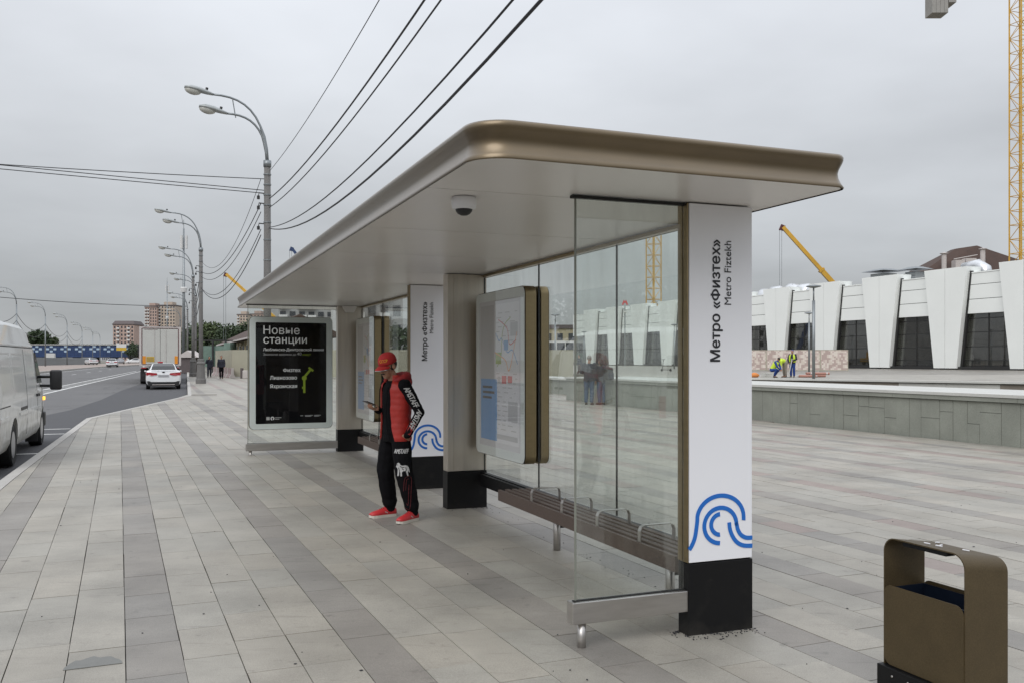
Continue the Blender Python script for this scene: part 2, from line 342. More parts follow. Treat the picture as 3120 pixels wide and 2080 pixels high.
def fixn(me):
    bm = bmesh.new(); bm.from_mesh(me); bmesh.ops.recalc_face_normals(bm, faces=bm.faces); bm.to_mesh(me); bm.free(); return me
def bevelled(me, w, seg=2, ang=.6):
    bm = bmesh.new(); bm.from_mesh(me)
    bmesh.ops.recalc_face_normals(bm, faces=bm.faces)
    es = [e for e in bm.edges if len(e.link_faces) == 2 and e.calc_face_angle(0) > ang]
    if es: bmesh.ops.bevel(bm, geom=es, offset=w, segments=seg, affect='EDGES', profile=.5, clamp_overlap=True)
    bm.to_mesh(me); bm.free(); return me
def autosmooth(me, ang=.7):
    bm = bmesh.new(); bm.from_mesh(me)
    for f in bm.faces: f.smooth = True
    for e in bm.edges:
        e.smooth = not (len(e.link_faces) == 2 and e.calc_face_angle(0) > ang)
    bm.to_mesh(me); bm.free(); return me

class Thing:
    """an Empty at the thing's base; parts are given in the frame's own coordinates (x = across, y = along the street for frame S)"""
    def __init__(s, name, label, cat, org=(0, 0, 0), rot=0.0, group=None, place=None):
        s.o = bpy.data.objects.new(name, None); COL.objects.link(s.o); s.o.empty_display_size = .2
        s.org = Vector(org)
        R = Matrix.Rotation(rot, 3, 'Z')
        s.o.location = Vector(place) if place is not None else R @ s.org
        s.o.rotation_euler = (0, 0, rot)
        s.o['label'] = label; s.o['category'] = cat
        if group: s.o['group'] = group
    def part(s, name, mb, m, parent=None, smooth=False, bev=0, seg=2, auto=None, label=None, stuff=False):
        me = mb.mesh(name, m, smooth, s.org) if isinstance(mb, MB) else mb
        if bev: bevelled(me, bev, seg)
        else: fixn(me)
        if auto: autosmooth(me, auto)
        o = bpy.data.objects.new(name, me); COL.objects.link(o); o.parent = parent or s.o
        if label: o['label'] = label
        if stuff: o['kind'] = 'stuff'
        return o
    def inst(s, name, me, loc, parent=None, rz=0, scale=None):
        o = bpy.data.objects.new(name, me); COL.objects.link(o); o.parent = parent or s.o
        o.location = Vector(loc)-s.org; o.rotation_euler = (0, 0, rz)
        if scale: o.scale = scale
        return o
def solo(name, me, label=None, cat=None, group=None, kind=None, loc=None, rz=0):
    o = bpy.data.objects.new(name, me); COL.objects.link(o)
    if loc is not None: o.location = loc
    o.rotation_euler = (0, 0, rz)
    for k, v in (('label', label), ('category', cat), ('group', group), ('kind', kind)):
        if v: o[k] = v
    return o
def copy_tree(o, parent=None, **props):
    c = o.copy(); COL.objects.link(c)
    if parent: c.parent = parent
    for ch in list(o.children): copy_tree(ch, c)
    for k, v in props.items():
        if k == 'loc': c.location = v
        elif k == 'rz': c.rotation_euler = (0, 0, v)
        else: c[k] = v
    return c

_G = {}
def _raw(body):
    cu = bpy.data.curves.new('lettering', 'FONT'); cu.body = body; cu.size = 1; cu.resolution_u = 4
    ob = bpy.data.objects.new('lettering', cu); COL.objects.link(ob)
    bpy.context.view_layer.update()
    me = bpy.data.meshes.new_from_object(ob.evaluated_get(bpy.context.evaluated_depsgraph_get()))
    vs = [(v.co.x, v.co.y) for v in me.vertices]; fs = [tuple(p.vertices) for p in me.polygons]
    bpy.data.objects.remove(ob); bpy.data.curves.remove(cu); bpy.data.meshes.remove(me)
    return vs, fs
def _wid(b):
    xs = [x for x, y in _raw(b)[0]]; return max(xs)-min(xs)
def _rect(x0, x1, y0, y1): return [(x0, y0), (x1, y0), (x1, y1), (x0, y1)], [(0, 1, 2, 3)]
def glyph(c):
    """outline faces of one letter from the pen position, and its advance; letters the fill routine spoils are composed from others"""
    if c in _G: return _G[c]
    if 'II' not in _G: _G['II'] = _wid('II')
    parts = []; adv = _wid('I'+c+'I')-_G['II']
    if c == ' ': pass
    elif c in 'нФы':
        xs = [x for x, y in _raw('I')[0]]; st = max(xs)-min(xs); cap = max(y for x, y in _raw('I')[0]); xh = max(y for x, y in _raw('х')[0]); b = .085
        if c == 'н':
            a, e = b, adv-b; parts = [_rect(a, a+st, 0, xh), _rect(e-st, e, 0, xh), _rect(a+st, e-st, xh*.5-st*.45, xh*.5+st*.45)]
        elif c == 'ы':
            v, f = _raw('ь'); x0 = min(x for x, y in v); parts = [([(x-x0+b, y) for x, y in v], f), _rect(adv-b-st, adv-b, 0, xh)]
        else:
            v, f = _raw('O'); x0 = min(x for x, y in v); w_ = max(x for x, y in v)-x0; y0 = min(y for x, y in v); h_ = max(y for x, y in v)-y0; k = (adv-.1)/w_
            parts = [([((x-x0)*k+.05, (y-y0)/h_*cap*.76+cap*.12) for x, y in v], f), _rect(adv/2-st/2, adv/2+st/2, -.0, cap)]
    else:
        v, f = _raw(c); lsb = min(x for x, y in v); parts = [([(x, y) for x, y in v], f)]
    _G[c] = (parts, adv); return _G[c]
def text_mesh(body, width=None, height=None, bold=0.0, align='LEFT', ext=.0015, shear=0.0, mat_='ink', space=1.0):
    vs, fs, pen, lv = [], [], 0.0, []
    for c in body:
        parts, adv = glyph(c)
        for k, (v, f) in enumerate(parts):
            o = len(vs); vs += [(x+pen+shear*y, y) for x, y in v]; lv += [k]*len(v); fs += [tuple(i+o for i in q) for q in f]
        pen += adv*space
    xs = [x for x, y in vs]; ys = [y for x, y in vs]; x0, y0 = min(xs), min(ys)
    sx = width/(max(xs)-x0) if width else None; sy = height/(max(ys)-y0) if height else None
    sx = sx or sy; sy = sy or sx
    me = bpy.data.meshes.new('lettering'); me.from_pydata([((x-x0)*sx, (y-y0)*sy, k*.00005) for (x, y), k in zip(vs, lv)], [], fs)
    me.materials.append(M[mat_])
    bm = bmesh.new(); bm.from_mesh(me); bmesh.ops.remove_doubles(bm, verts=bm.verts, dist=1e-7)
    if bold:
        base = list(bm.faces); b = bold*abs(sy)*.9
        for k, (ox, oy) in enumerate(((b, 0), (-b, 0), (0, b*.6), (0, -b*.6))):
            r = bmesh.ops.duplicate(bm, geom=base)
            for e in r['geom']:
                if isinstance(e, bmesh.types.BMVert): e.co += Vector((ox, oy, (k+1)*.00012))
    if ext:
        r = bmesh.ops.extrude_face_region(bm, geom=list(bm.faces))
        for e in r['geom']:
            if isinstance(e, bmesh.types.BMVert): e.co.z += ext
        bmesh.ops.recalc_face_normals(bm, faces=bm.faces)
    bm.to_mesh(me); bm.free()
    return me
def xf(me, mtx):
    me.transform(mtx); return me
def basis(o, ex, ey):
    ex = Vector(ex).normalized(); ey = Vector(ey).normalized(); ez = ex.cross(ey)
    m = Matrix.Identity(4)
    for i in range(3): m[i][0] = ex[i]; m[i][1] = ey[i]; m[i][2] = ez[i]; m[i][3] = o[i]
    return m
def ribbon(path, w, ext=.0015):
    """flat stroke with butt ends along a 2D path, in the XY plane"""
    mb = MB(); n = len(path); L_, R_ = [], []
    for i in range(n):
        a = Vector(path[max(i-1, 0)]); b = Vector(path[min(i+1, n-1)]); t = (b-a).normalized(); q = Vector((-t.y, t.x))
        p = Vector(path[i]); L_.append(p+q*w/2); R_.append(p-q*w/2)
    rings = [[(L_[i].x, L_[i].y, 0), (R_[i].x, R_[i].y, 0), (R_[i].x, R_[i].y, ext), (L_[i].x, L_[i].y, ext)] for i in range(n)]
    mb.loft(rings); return mb
def spline(pts, n=8):
    out = []
    P = [Vector(p) for p in pts]; P = [P[0]*2-P[1]]+P+[P[-1]*2-P[-2]]
    for i in range(1, len(P)-2):
        for k in range(n):
            t = k/n
            out.append(.5*((2*P[i])+(-P[i-1]+P[i+1])*t+(2*P[i-1]-5*P[i]+4*P[i+1]-P[i+2])*t*t+(-P[i-1]+3*P[i]-3*P[i+1]+P[i+2])*t**3))
    out.append(P[-2]); return out
def fuse(mb, voxel, smooth=6, name='body'):
    me = bpy.data.meshes.new(name); me.from_pydata(mb.v, [], mb.f); fixn(me)
    ob = bpy.data.objects.new(name, me); COL.objects.link(ob)
    md = ob.modifiers.new('r', 'REMESH'); md.mode = 'VOXEL'; md.voxel_size = voxel; md.adaptivity = 0
    if smooth:
        ms = ob.modifiers.new('s', 'SMOOTH'); ms.iterations = smooth; ms.factor = .5
    bpy.context.view_layer.update()
    out = bpy.data.meshes.new_from_object(ob.evaluated_get(bpy.context.evaluated_depsgraph_get()))
    bpy.data.objects.remove(ob); bpy.data.meshes.remove(me)
    out.polygons.foreach_set('use_smooth', [True]*len(out.polygons))
    return out
def rrect(w, h, r, n=5):
    pts = []
    for cx, cy, a0 in ((w/2-r, h/2-r, 0), (-w/2+r, h/2-r, 90), (-w/2+r, -h/2+r, 180), (w/2-r, -h/2+r, 270)):
        for k in range(n+1):
            a = math.radians(a0+90*k/n); pts.append((cx+r*math.cos(a), cy+r*math.sin(a)))
    return pts
# ------------------------------------------------------------------ ground, road, kerb
rnd = random.Random(5)
KERB = [(-25, -2.06), (14.2, -2.0), (27.3, -1.78), (41.7, 1.3), (79.4, 2.4), (150, 4.6), (330, 14)]
LEFT = [(-25, -19.5), (40, -15.6), (107, -11.4), (163, -7.9), (230, -2.5), (330, 6)]
def lerp(tab, u):
    for (a, b), (c, d) in zip(tab, tab[1:]):
        if u <= c: return b+(d-b)*(u-a)/(c-a)
    return tab[-1][1]
def kv(u): return lerp(KERB, u)
def sheet(us, lo, hi, dz, nv=2):
    mb = MB(); rows = []
    for u in us:
        a, b = lo(u), hi(u)
        rows.append([W(u, a+(b-a)*k/(nv-1), gzu(u)+dz) for k in range(nv)])
    for i in range(len(rows)-1):
        for j in range(nv-1):
            mb.add([rows[i][j], rows[i][j+1], rows[i+1][j+1], rows[i+1][j]], [(0, 1, 2, 3)])
    return mb
def struct(name, mb, m, parent=None, **kw):
    o = solo(name, fixn(mb.mesh(name, m)) if isinstance(mb, MB) else mb, kind=None if parent else 'structure')
    if parent: o.parent = parent
    return o
US = [-25, 7, 14.2, 20, 27.3, 34, 41.7, 60, 79.4, 100, 125, 150, 200, 330]
UE = [-400, -20, 7, 40, 80, 120, 150, 230, 330, 600, 1200, 6000]
ter = struct('ground', sheet(UE, lambda u: -5000, lambda u: 5000, -.34, 9), 'earth')
road = struct('road', sheet(US, lambda u: lerp(LEFT, u), lambda u: kv(u)-.02, -.13, 5), 'asphalt')
# fresh asphalt of the bus bay
struct('bus_bay_asphalt', sheet([-25, 14, 21, 24, 27.3, 30, 34, 41.7, 52, 60, 79.4, 110],
       lambda u: lerp([(-25, -4.4), (21, -4.3), (27, -3.9), (34, -2.7), (42, -2.1), (55, -1.6), (80, .3), (110, 1.6)], u), lambda u: kv(u)-.02, -.126), 'asphalt_new', road)
# painted lines
def line(u0, v0, u1, v1, w, dz=-.122, n=6):
    us = [u0+(u1-u0)*k/n for k in range(n+1)]
    f = lambda u: v0+(v1-v0)*(u-u0)/(u1-u0)
    return sheet(us, lambda u: f(u)-w/2, lambda u: f(u)+w/2, dz)
for a in ((30, -5.95, 135, -.9, .15), (44, -5.95, 135, -1.9, .13), (30, -6.7, 135, -2.1, .12)):
    pass
struct('road_marking', line(22, -6.3, 135, -.85, .16), 'paint', road)
struct('road_marking', line(46, -6.15, 120, -2.2, .14), 'paint', road)
for k in range(14):
    u = 47+k*2.6; v1 = -6.3+(u-22)*.0482; v2 = -6.15+(u-46)*.0534
    mb = MB(); q = [W(u, v2, gzu(u)-.122), W(u+1.0, v1, gzu(u)-.122), W(u+1.5, v1, gzu(u)-.122), W(u+.5, v2, gzu(u)-.122)]
    mb.add(q, [(0, 1, 2, 3)]); struct('road_marking', mb, 'paint', road)
for k in range(9):
    u = 40+k*11.5; v = -10.6+(u-40)*.052
    struct('road_marking', line(u, v, u+3.2, v+.166, .15, n=1), 'paint', road)
struct('road_marking', line(30, -15.2, 160, -7.4, .16, n=10), 'paint', road)
for u in (19.0, 23.6, 25.2):
    mb = MB(); mb.add([W(u, -4.2, gzu(u)-.122), W(u, -2.0, gzu(u)-.122), W(u+.13, -2.0, gzu(u)-.122), W(u+.13, -4.2, gzu(u)-.122)], [(0, 1, 2, 3)])
    struct('road_marking', mb, 'paint', road)
# verge across the road and its kerb
struct('verge', sheet([-25, 40, 107, 163, 230, 330], lambda u: lerp(LEFT, u)-16, lambda u: lerp(LEFT, u)-.2, .05), 'verge')
mb = MB()
for i in range(len(LEFT)-1):
    (a, b), (c, d) = LEFT[i], LEFT[i+1]
    n = max(1, int((c-a)/20))
    for k in range(n):
        u0, u1 = a+(c-a)*k/n, a+(c-a)*(k+1)/n; v0, v1 = b+(d-b)*k/n, b+(d-b)*(k+1)/n
        vs = []
        for u, v in ((u0, v0), (u1, v1)):
            g = gzu(u)
            vs += [W(u, v, g-.2), W(u, v, g+.06), W(u, v-.25, g+.06), W(u, v-.25, g-.2)]
        mb.add(vs, [(0, 1, 5, 4), (1, 2, 6, 5), (2, 3, 7, 6), (0, 3, 2, 1), (4, 5, 6, 7)])
struct('verge_kerb', mb, 'kerb')

# ------------------------------------------------------------------ pavement of granite slabs
B = math.radians(23.5); SB, CB = math.sin(B), math.cos(B)
def TW(tu, tv, z=0): return Vector((-SB*tu+CB*tv, CB*tu+SB*tv, z))
UT = 37.0
pav = struct('pavement', sheet([-3, 7, 14.2, 20, 27.3, 34, UT+2], lambda u: kv(u)+.1, lambda u: 34, -.022, 2), 'joint')
def tcol(me, cols):
    at = me.attributes.new('tcol', 'FLOAT_COLOR', 'FACE')
    for i, c in enumerate(cols): at.data[i].color = (*c, 1)
LIGHT, DARK, PINK = (.314, .293, .252), (.236, .218, .194), (.272, .222, .196)
def shade(c, k, w=0): return (c[0]*k*(1+w), c[1]*k, c[2]*k*(1-w))
# the far part of the same paving, where single slabs no longer show: bands by geometry, slabs by material
tiles = []
planes = [((14.2, -2.0), (-25, -2.06)), ((27.3, -1.78), (14.2, -2.0)), ((41.7, 1.3), (27.3, -1.78))]
def clip(poly, p, n):
    out = []
    for i in range(len(poly)):
        a, b = poly[i], poly[(i+1) % len(poly)]
        da, db = (a-p).dot(n), (b-p).dot(n)
        if da >= 0: out.append(a)
        if (da >= 0) != (db >= 0): out.append(a+(b-a)*(da/(da-db)))
    return out
GAP = .0026
for col in range(-60, 110):
    tv0 = .03+col*.3
    rc = random.Random(col*7+1)
    kind = DARK if col % 4 == 0 else LIGHT
    tu = -4-rc.random()*.9
    while tu < 46:
        ln = .9 if rc.random() < .22 else .6
        c = TW(tu+ln/2, tv0+.15); u, v = UV(c.x, c.y)
        t0 = tu; tu += ln
        if u > UT or u < -1.5 or v < kv(u)-.3 or v > 32: continue
        if c.y < .8: continue
        if c.y > 4 and abs(c.x/c.y) > 1.1: continue
        if v > 15.12 and 4 < u < 32.6: continue
        k_ = kind
        if kind == DARK and v > 5 and rc.random() < .55: k_ = PINK
        tiles.append((c, t0, tv0, ln, k_, rc.random(), rc.random()))
vis = []
for t in tiles:
    c = t[0]
    x, y = c.x/c.y, -1.68/c.y
    inside = c.y > 3.9 and abs(x) < .6 and y > -.40
    vis.append((t[3]*.3*1.68/c.y**3 if inside else 0, t))
vis.sort(key=lambda q: -q[0])
singles, rest = [q[1] for q in vis if q[0] > 0][:300], None
sid = set(id(t) for t in singles)
def tile_poly(t):
    c, t0, tv0, ln, kd, r1_, r2_ = t
    rg = random.Random(int(t0*977)+int(tv0*131)); a_, b_, c_, d_ = [GAP*rg.uniform(.45, 1.7) for _ in range(4)]
    poly = [TW(t0+a_, tv0+b_), TW(t0+ln-c_, tv0+b_*rg.uniform(.7, 1.3)), TW(t0+ln-c_*rg.uniform(.7, 1.3), tv0+.3-d_), TW(t0+a_*rg.uniform(.7, 1.3), tv0+.3-d_)]
    poly = [Vector((p.x, p.y)) for p in poly]
    u, v = UV(c.x, c.y)
    if v < kv(u)+1.2:
        for (a, b) in planes:
            pa, pb = W(*a), W(*b); d = Vector((pa.x-pb.x, pa.y-pb.y)).normalized(); n = Vector((d.y, -d.x))
            poly = clip(poly, Vector((pa.x, pa.y))+n*.17, n)
            if len(poly) < 3: return None
    return poly
def tile_geo(mb, t):
    poly = tile_poly(t)
    if not poly: return 0
    j = (t[5]-.5)*.003
    mb.prism([(p.x, p.y) for p in poly], 0, 0, fn=lambda p, z: (p[0], p[1], 0))
    n = len(poly)
    for i in range(-2*n, 0):
        x, y, _ = mb.v[i]
        mb.v[i] = (x, y, GZ(x, y)+j-(.03 if i < -n else 0))
    return n+2
def tint(t):
    return shade(t[4], .94+.12*t[5], (t[6]-.5)*.03)
bulk, cols = MB(), []
for t in tiles:
    if id(t) in sid: continue
    n = tile_geo(bulk, t)
    cols += [tint(t)]*n
me = bulk.mesh('paving_tiles', 'tile'); tcol(me, cols)
o = struct('paving_tiles', me, None, pav); o['kind'] = 'stuff'
for t in singles:
    mb = MB(); n = tile_geo(mb, t)
    if n:
        me = mb.mesh('paving_tile', 'tile', off=t[0]); tcol(me, [tint(t)]*n)
        o = struct('paving_tile', me, None, pav); o.location = t[0]
# far paving: one sheet, banded by faces
mb, cols = MB(), []
def farband(us, vlo, vhi, wid=.3):
    global mb, cols
    for i in range(len(us)-1):
        v = vlo
        k = 0
        while v < vhi:
            for (w_, c_) in ((.3, DARK if rnd.random() < .7 else PINK), (.9, LIGHT)):
                k0, k1 = kv(us[i])+.16, kv(us[i+1])+.16
                q = [(us[i], max(v, k0)), (us[i], max(v+w_, k0)), (us[i+1], max(v+w_, k1)), (us[i+1], max(v, k1))]
                if v+w_ > min(k0, k1):
                    mb.add([W(a, b, gzu(a)-.002) for a, b in q], [(0, 1, 2, 3)]); cols.append(shade(c_, .95+.1*rnd.random()))
                v += w_
farband([UT-.4, 44, 50, 56, 62, 68, 74, 80, 90, 100], -3, 13)
farband([UT-.4, 44, 50], 13, 30)
me = mb.mesh('far_paving', 'tile'); tcol(me, cols); struct('far_paving', me, None, pav)
# kerb stones, each one a piece
kb = struct('kerb', sheet([-3, 14.2, 27.3, 41.7, 79.4, 150], lambda u: kv(u)+.01, lambda u: kv(u)+.15, -.02), 'kerb')
for i in range(len(KERB)-2):
    (a, b), (c, d) = KERB[i], KERB[i+1]
    if a < 0: b = b+(d-b)*(4-a)/(c-a); a = 4
    ln = math.hypot(c-a, d-b); n = max(1, round(ln/1.0)) if a < 70 else 12
    for k in range(n):
        p0 = W(a+(c-a)*k/n, b+(d-b)*k/n); p1 = W(a+(c-a)*(k+1)/n, b+(d-b)*(k+1)/n)
        t = (p1-p0).normalized(); q = Vector((t.y, -t.x, 0))
        p0 += t*.003; p1 -= t*.003
        vs = []
        for p in (p0, p1):
            g = GZ(p.x, p.y)
            vs += [p+Vector((0, 0, g-.2)), p+Vector((0, 0, g-.012)), p+q*.012+Vector((0, 0, g+.003)), p+q*.16+Vector((0, 0, g+.003)), p+q*.16+Vector((0, 0, g-.2))]
        mb = MB(); mb.add(vs, [(0, 1, 6, 5), (1, 2, 7, 6), (2, 3, 8, 7), (3, 4, 9, 8), (4, 3, 2, 1, 0), (5, 6, 7, 8, 9)])
        struct('kerb_stone', mb, 'kerb', kb)
# short return kerb at the end of the bus bay
mb = MB(); g = gzu(42)
for a, b in ((1.45, 2.5),):
    mb.add([W(41.6, a, g), W(41.6, b, g), W(41.78, b, g), W(41.78, a, g), W(41.6, a, g+.06), W(41.6, b, g+.06), W(41.78, b, g+.06), W(41.78, a, g+.06)],
           [(4, 5, 6, 7), (0, 1, 5, 4), (1, 2, 6, 5), (2, 3, 7, 6), (3, 0, 4, 7)])
struct('kerb_stone', mb, 'kerb', kb)
# damp half-oval patch on one slab at the bottom left
a0, b0 = 5.455, -.135
pp = [TW(5.47+.17*math.sin(PI*k/14)*(1+.12*math.sin(k*2.1)), -.135-.148*math.cos(PI*k/14)) for k in range(15)]
m_ = mat('damp_stone', (.150, .150, .138), .45, var=.12, vscale=8, fine=.12, fscale=200)
mb = MB(); mb.prism([(p.x, p.y) for p in pp], 0, 0, fn=lambda p, z: (p[0], p[1], GZ(p[0], p[1])))
n = len(pp)
for i in range(2*n):
    x, y, z = mb.v[i]; mb.v[i] = (x, y, z+(.0032 if i >= n else .0))
struct('damp_patch', mb, m_, pav)
# litter specks on the slabs: dark chewing gum spots and crumbs
mb = MB(); rr = random.Random(9)
for k in range(90):
    y = 4.6+rr.random()**1.6*16; x = (rr.random()-.5)*1.15*y
    u, v = UV(x, y)
    if v < kv(u)+.4 or v > 14.8: continue
    r = rr.uniform(.003, .0085)
    mb.ell((x, y, GZ(x, y)+.003), (r*rr.uniform(.7, 1.8), r*rr.uniform(.6, 1.2), .003), 7, 4, 0, Matrix.Rotation(rr.uniform(0, 3), 3, 'Z'))
for k in range(150):      # crumbs gathered against the pillars, rails and bench legs
    if k < 70: u, v = 4.735-abs(rr.gauss(0, .05)), rr.uniform(3.02, 3.52)
    elif k < 100: u, v = rr.uniform(4.74, 4.86), 3.03-abs(rr.gauss(0, .04))
    elif k < 125: u, v = 9.655-abs(rr.gauss(0, .06)), rr.uniform(3.02, 3.52)
    else: u, v = rr.uniform(5, 9.5), 3.47+rr.gauss(0, .05)
    p = W(u, v, gzu(u)+.003); r = rr.uniform(.002, .006)
    mb.ell(p, (r*rr.uniform(.7, 2.4), r, .003), 6, 4, 0, Matrix.Rotation(rr.uniform(0, 3), 3, 'Z'))
litter = solo('litter', mb.mesh('litter', 'ink'), 'small dark crumbs scattered over the granite paving slabs', 'litter', kind='stuff')

# ------------------------------------------------------------------ low granite wall beside the shelter
w = Thing('retaining_wall', 'long low grey granite wall with pale coping behind the shelter', 'wall', (15.2, 5, 0), A)
w.part('core', MB().b2(15.27, 17.4, 4, 32.5, -.1, .86), 'joint')
pc = w.part('coping', MB().b2(15.12, 17.9, 4, 32.62, .96, 1.02), 'coping')
u = 32.6; rr = random.Random(3)
while u > 4:
    wd = rr.uniform(.28, .52); u0 = u-wd
    zt = .86
    cuts = [0.0, zt] if rr.random() < .45 else [0.0, rr.uniform(.3, .68), zt]
    for z0, z1 in zip(cuts, cuts[1:]):
        d = rr.uniform(0, .012)
        w.part('stone_panel', MB().b2(15.2-d, 15.262, u0+.004, u-.004, z0+(-.05 if z0 == 0 else .004), z1-.004), 'wallstone')
    u = u0
for k in range(18):
    w.part('coping_stone', MB().b2(15.14, 15.262, 4.6+k*1.55+.003, 4.6+(k+1)*1.55-.003, .868, .955), 'wallstone')
w.part('end_panel', MB().b2(15.2, 16.9, 32.505, 32.57, -.05, .86), 'brownstone')
w2 = Thing('retaining_wall', 'lower pale stretch of wall farther along the square past the gap', 'wall', (17.2, 36, 0), A)
w2.part('core', MB().b2(17.2, 18.4, 36, 52, -.1, .78), 'wallstone')
w2.part('coping', MB().b2(17.1, 18.9, 35.9, 52.1, .78, .86), 'coping')

# ------------------------------------------------------------------ raised square in front of the station
ZP = .62
P0, P1 = Vector((8.6, 54.5)), Vector((45, 21))
ed = (P1-P0).normalized(); en = Vector((-ed.y, ed.x)); 
if en.y < 0: en = -en
mb = MB()
far = [P0+ed*0, P1, Vector((200, 60)), Vector((120, 260)), Vector((-6, 235)), Vector((0, 90))]
mb.prism([(p.x, p.y) for p in far], -.2, ZP)
me = mb.mesh('square', 'tile'); fixn(me); tcol(me, [LIGHT]*len(me.polygons)); sq = struct('square', me, None)
# paving bands on the square
mb, cols = MB(), []
for k in range(46):
    v = 29+k*1.2
    a, b = W(max(24, 62-(v-29)*.5), v), W(120, v); c_, d_ = W(120, v+.3), W(max(24, 62-(v-29)*.5), v+.3)
    pts = [Vector((p.x, p.y)) for p in (a, b, c_, d_)]
    pts = clip(pts, P0+en*.5, en)
    if len(pts) > 2:
        mb.add([(p.x, p.y, ZP+.004) for p in pts], [tuple(range(len(pts)))]); cols.append(shade(DARK, 1.25))
me = mb.mesh('paving_band', 'tile'); fixn(me); tcol(me, cols); struct('paving_band', me, None, sq)
st = Thing('terrace_edge', 'low brown stone riser with light blocks at the edge of the square', 'terrace edge', (P0.x, P0.y, 0))
ln = (P1-P0).length; k = 0; d = 0
ang = math.atan2(ed.y, ed.x)
while d < ln:
    L2 = rr.uniform(1.2, 2.4); c = P0+ed*(d+L2/2)-en*.06
    st.part('riser_block', MB().box((c.x, c.y, .26), (L2-.01, .1+rr.uniform(0, .02), .60), ang), 'brownstone' if rr.random() < .72 else 'coping')
    d += L2
c = P0+ed*ln/2-en*.0
st.part('edge_slab', MB().box((c.x, c.y, ZP+.025), (ln, .5, .09), ang), 'coping')

# ------------------------------------------------------------------ station hall
hall = Thing('station_hall', 'white metro station hall with tapered fins and dark glazing', 'station', (83.3, 67, ZP), A)
VF, ZT, NB, PITCH, UH = 83.3, 11.75, 12, 10.0, 57.2
for k in range(NB):
    uc = UH+k*PITCH                        # fin centre
    zt = ZT+.25
    wb, wt = 1.6, 2.95
    prof = [(uc-wb, ZP), (uc+wb, ZP), (uc+wt, zt), (uc-wt, zt)]
    # fin made of two leaves with an open joint between them
    for s, (x0, x1, t0, t1) in enumerate(((-wb, -.02, -wt, -.02), (.02, wb, .02, wt))):
        mb = MB(); q = [(uc+x0, ZP+.15), (uc+x1, ZP+.15), (uc+t1, zt), (uc+t0, zt)]
        mb.add([(VF, a, z) for a, z in q]+[(VF+2.2, a, z) for a, z in q], [(0, 1, 2, 3), (7, 6, 5, 4), (0, 4, 5, 1), (1, 5, 6, 2), (2, 6, 7, 3), (3, 7, 4, 0)])
        hall.part('fin_panel', mb, 'white_clad')
    hall.part('fin_joint', MB().b2(VF+.04, VF+.2, uc-.03, uc+.03, ZP+.2, zt-.1), 'dark_seam')
    # bay between this fin and the next one
    u0, u1 = uc+.8, uc+PITCH-.8
    hz = [6.75, 8.35, 9.95, ZT-.55]
    for z0, z1 in zip(hz, hz[1:]):
        hall.part('bay_panel', MB().b2(VF+.55, VF+.9, u0, u1, z0+.03, z1-.03), 'white_clad')
    hall.part('bay_joint', MB().b2(VF+.62, VF+.88, u0, u1, 6.8, ZT-.7), 'dark_seam')
    hall.part('parapet', MB().b2(VF+.5, VF+2.0, u0, u1, ZT-.55, ZT-.42), 'white_clad')
    # dark return on the far side of the fin, its dark colour painting the shade of an open gap
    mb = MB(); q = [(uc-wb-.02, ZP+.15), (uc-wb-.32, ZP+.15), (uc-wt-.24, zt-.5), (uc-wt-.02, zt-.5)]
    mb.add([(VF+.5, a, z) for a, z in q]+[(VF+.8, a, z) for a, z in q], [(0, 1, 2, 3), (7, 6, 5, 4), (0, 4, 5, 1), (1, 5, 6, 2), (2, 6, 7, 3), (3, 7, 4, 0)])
    hall.part('painted_gap_shade', mb, 'dark_frame')
    gl = hall.part('window', MB().b2(VF+1.0, VF+1.03, u0+.1, u1-.1, ZP+.4, 6.76), 'hall_glass')
    fr = MB()
    for f in (.0, .5, 1.0): fr.b2(VF+.94, VF+1.0, u0+.1+(u1-u0-.25)*f, u0+.2+(u1-u0-.25)*f, ZP+.4, 6.76)
    for z in (ZP+.35, 1.6, 3.1, 4.7, 6.2): fr.b2(VF+.95, VF+.998, u0+.1, u1-.1, z, z+.09)
    hall.part('window_frame', fr, 'dark_frame')
    hall.part('threshold', MB().b2(VF+.2, VF+1.4, u0, u1, ZP-.02, ZP+.33), 'dark_frame')
mb = MB().b2(VF+2.0, VF+30, UH+.4, UH+NB*PITCH-3.5, ZT-1.0, ZT-.6); hall.part('roof', mb, 'foil')
hall.part('back_wall', MB().b2(VF+12, VF+12.3, UH+.4, UH+NB*PITCH-3.5, ZP, ZT-1.0), 'interior')
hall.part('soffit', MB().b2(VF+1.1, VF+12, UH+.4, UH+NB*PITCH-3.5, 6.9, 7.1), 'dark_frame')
hall.part('floor', MB().b2(VF+1.1, VF+12, UH+.4, UH+NB*PITCH-3.5, ZP, ZP+.1), 'interior')
for k in range(NB-1):
    for d, w_ in ((3.2, .35), (6.4, .25)):
        hall.part('inner_column', MB().b2(VF+d, VF+d+.4, UH+k*PITCH+d, UH+k*PITCH+d+w_, ZP+.1, 6.9), 'white_clad')
    hall.part('strip_light', MB().b2(VF+4, VF+4.8, UH+k*PITCH+3.4, UH+k*PITCH+5.6, 6.82, 6.895), 'strip_light')
    hall.part('barrier_line', MB().b2(VF+5, VF+5.4, UH+k*PITCH+1, UH+k*PITCH+9, ZP+.1, 1.75), 'lamp_grey')
hall.part('end_wall', MB().b2(VF+2.2, VF+29.5, UH+NB*PITCH-3.5, UH+NB*PITCH-3.1, ZP, ZT-1.0), 'white_clad')
hall.part('end_wall', MB().b2(VF+2.2, VF+29.5, UH, UH+.3, ZP, ZT-1.0), 'white_clad')
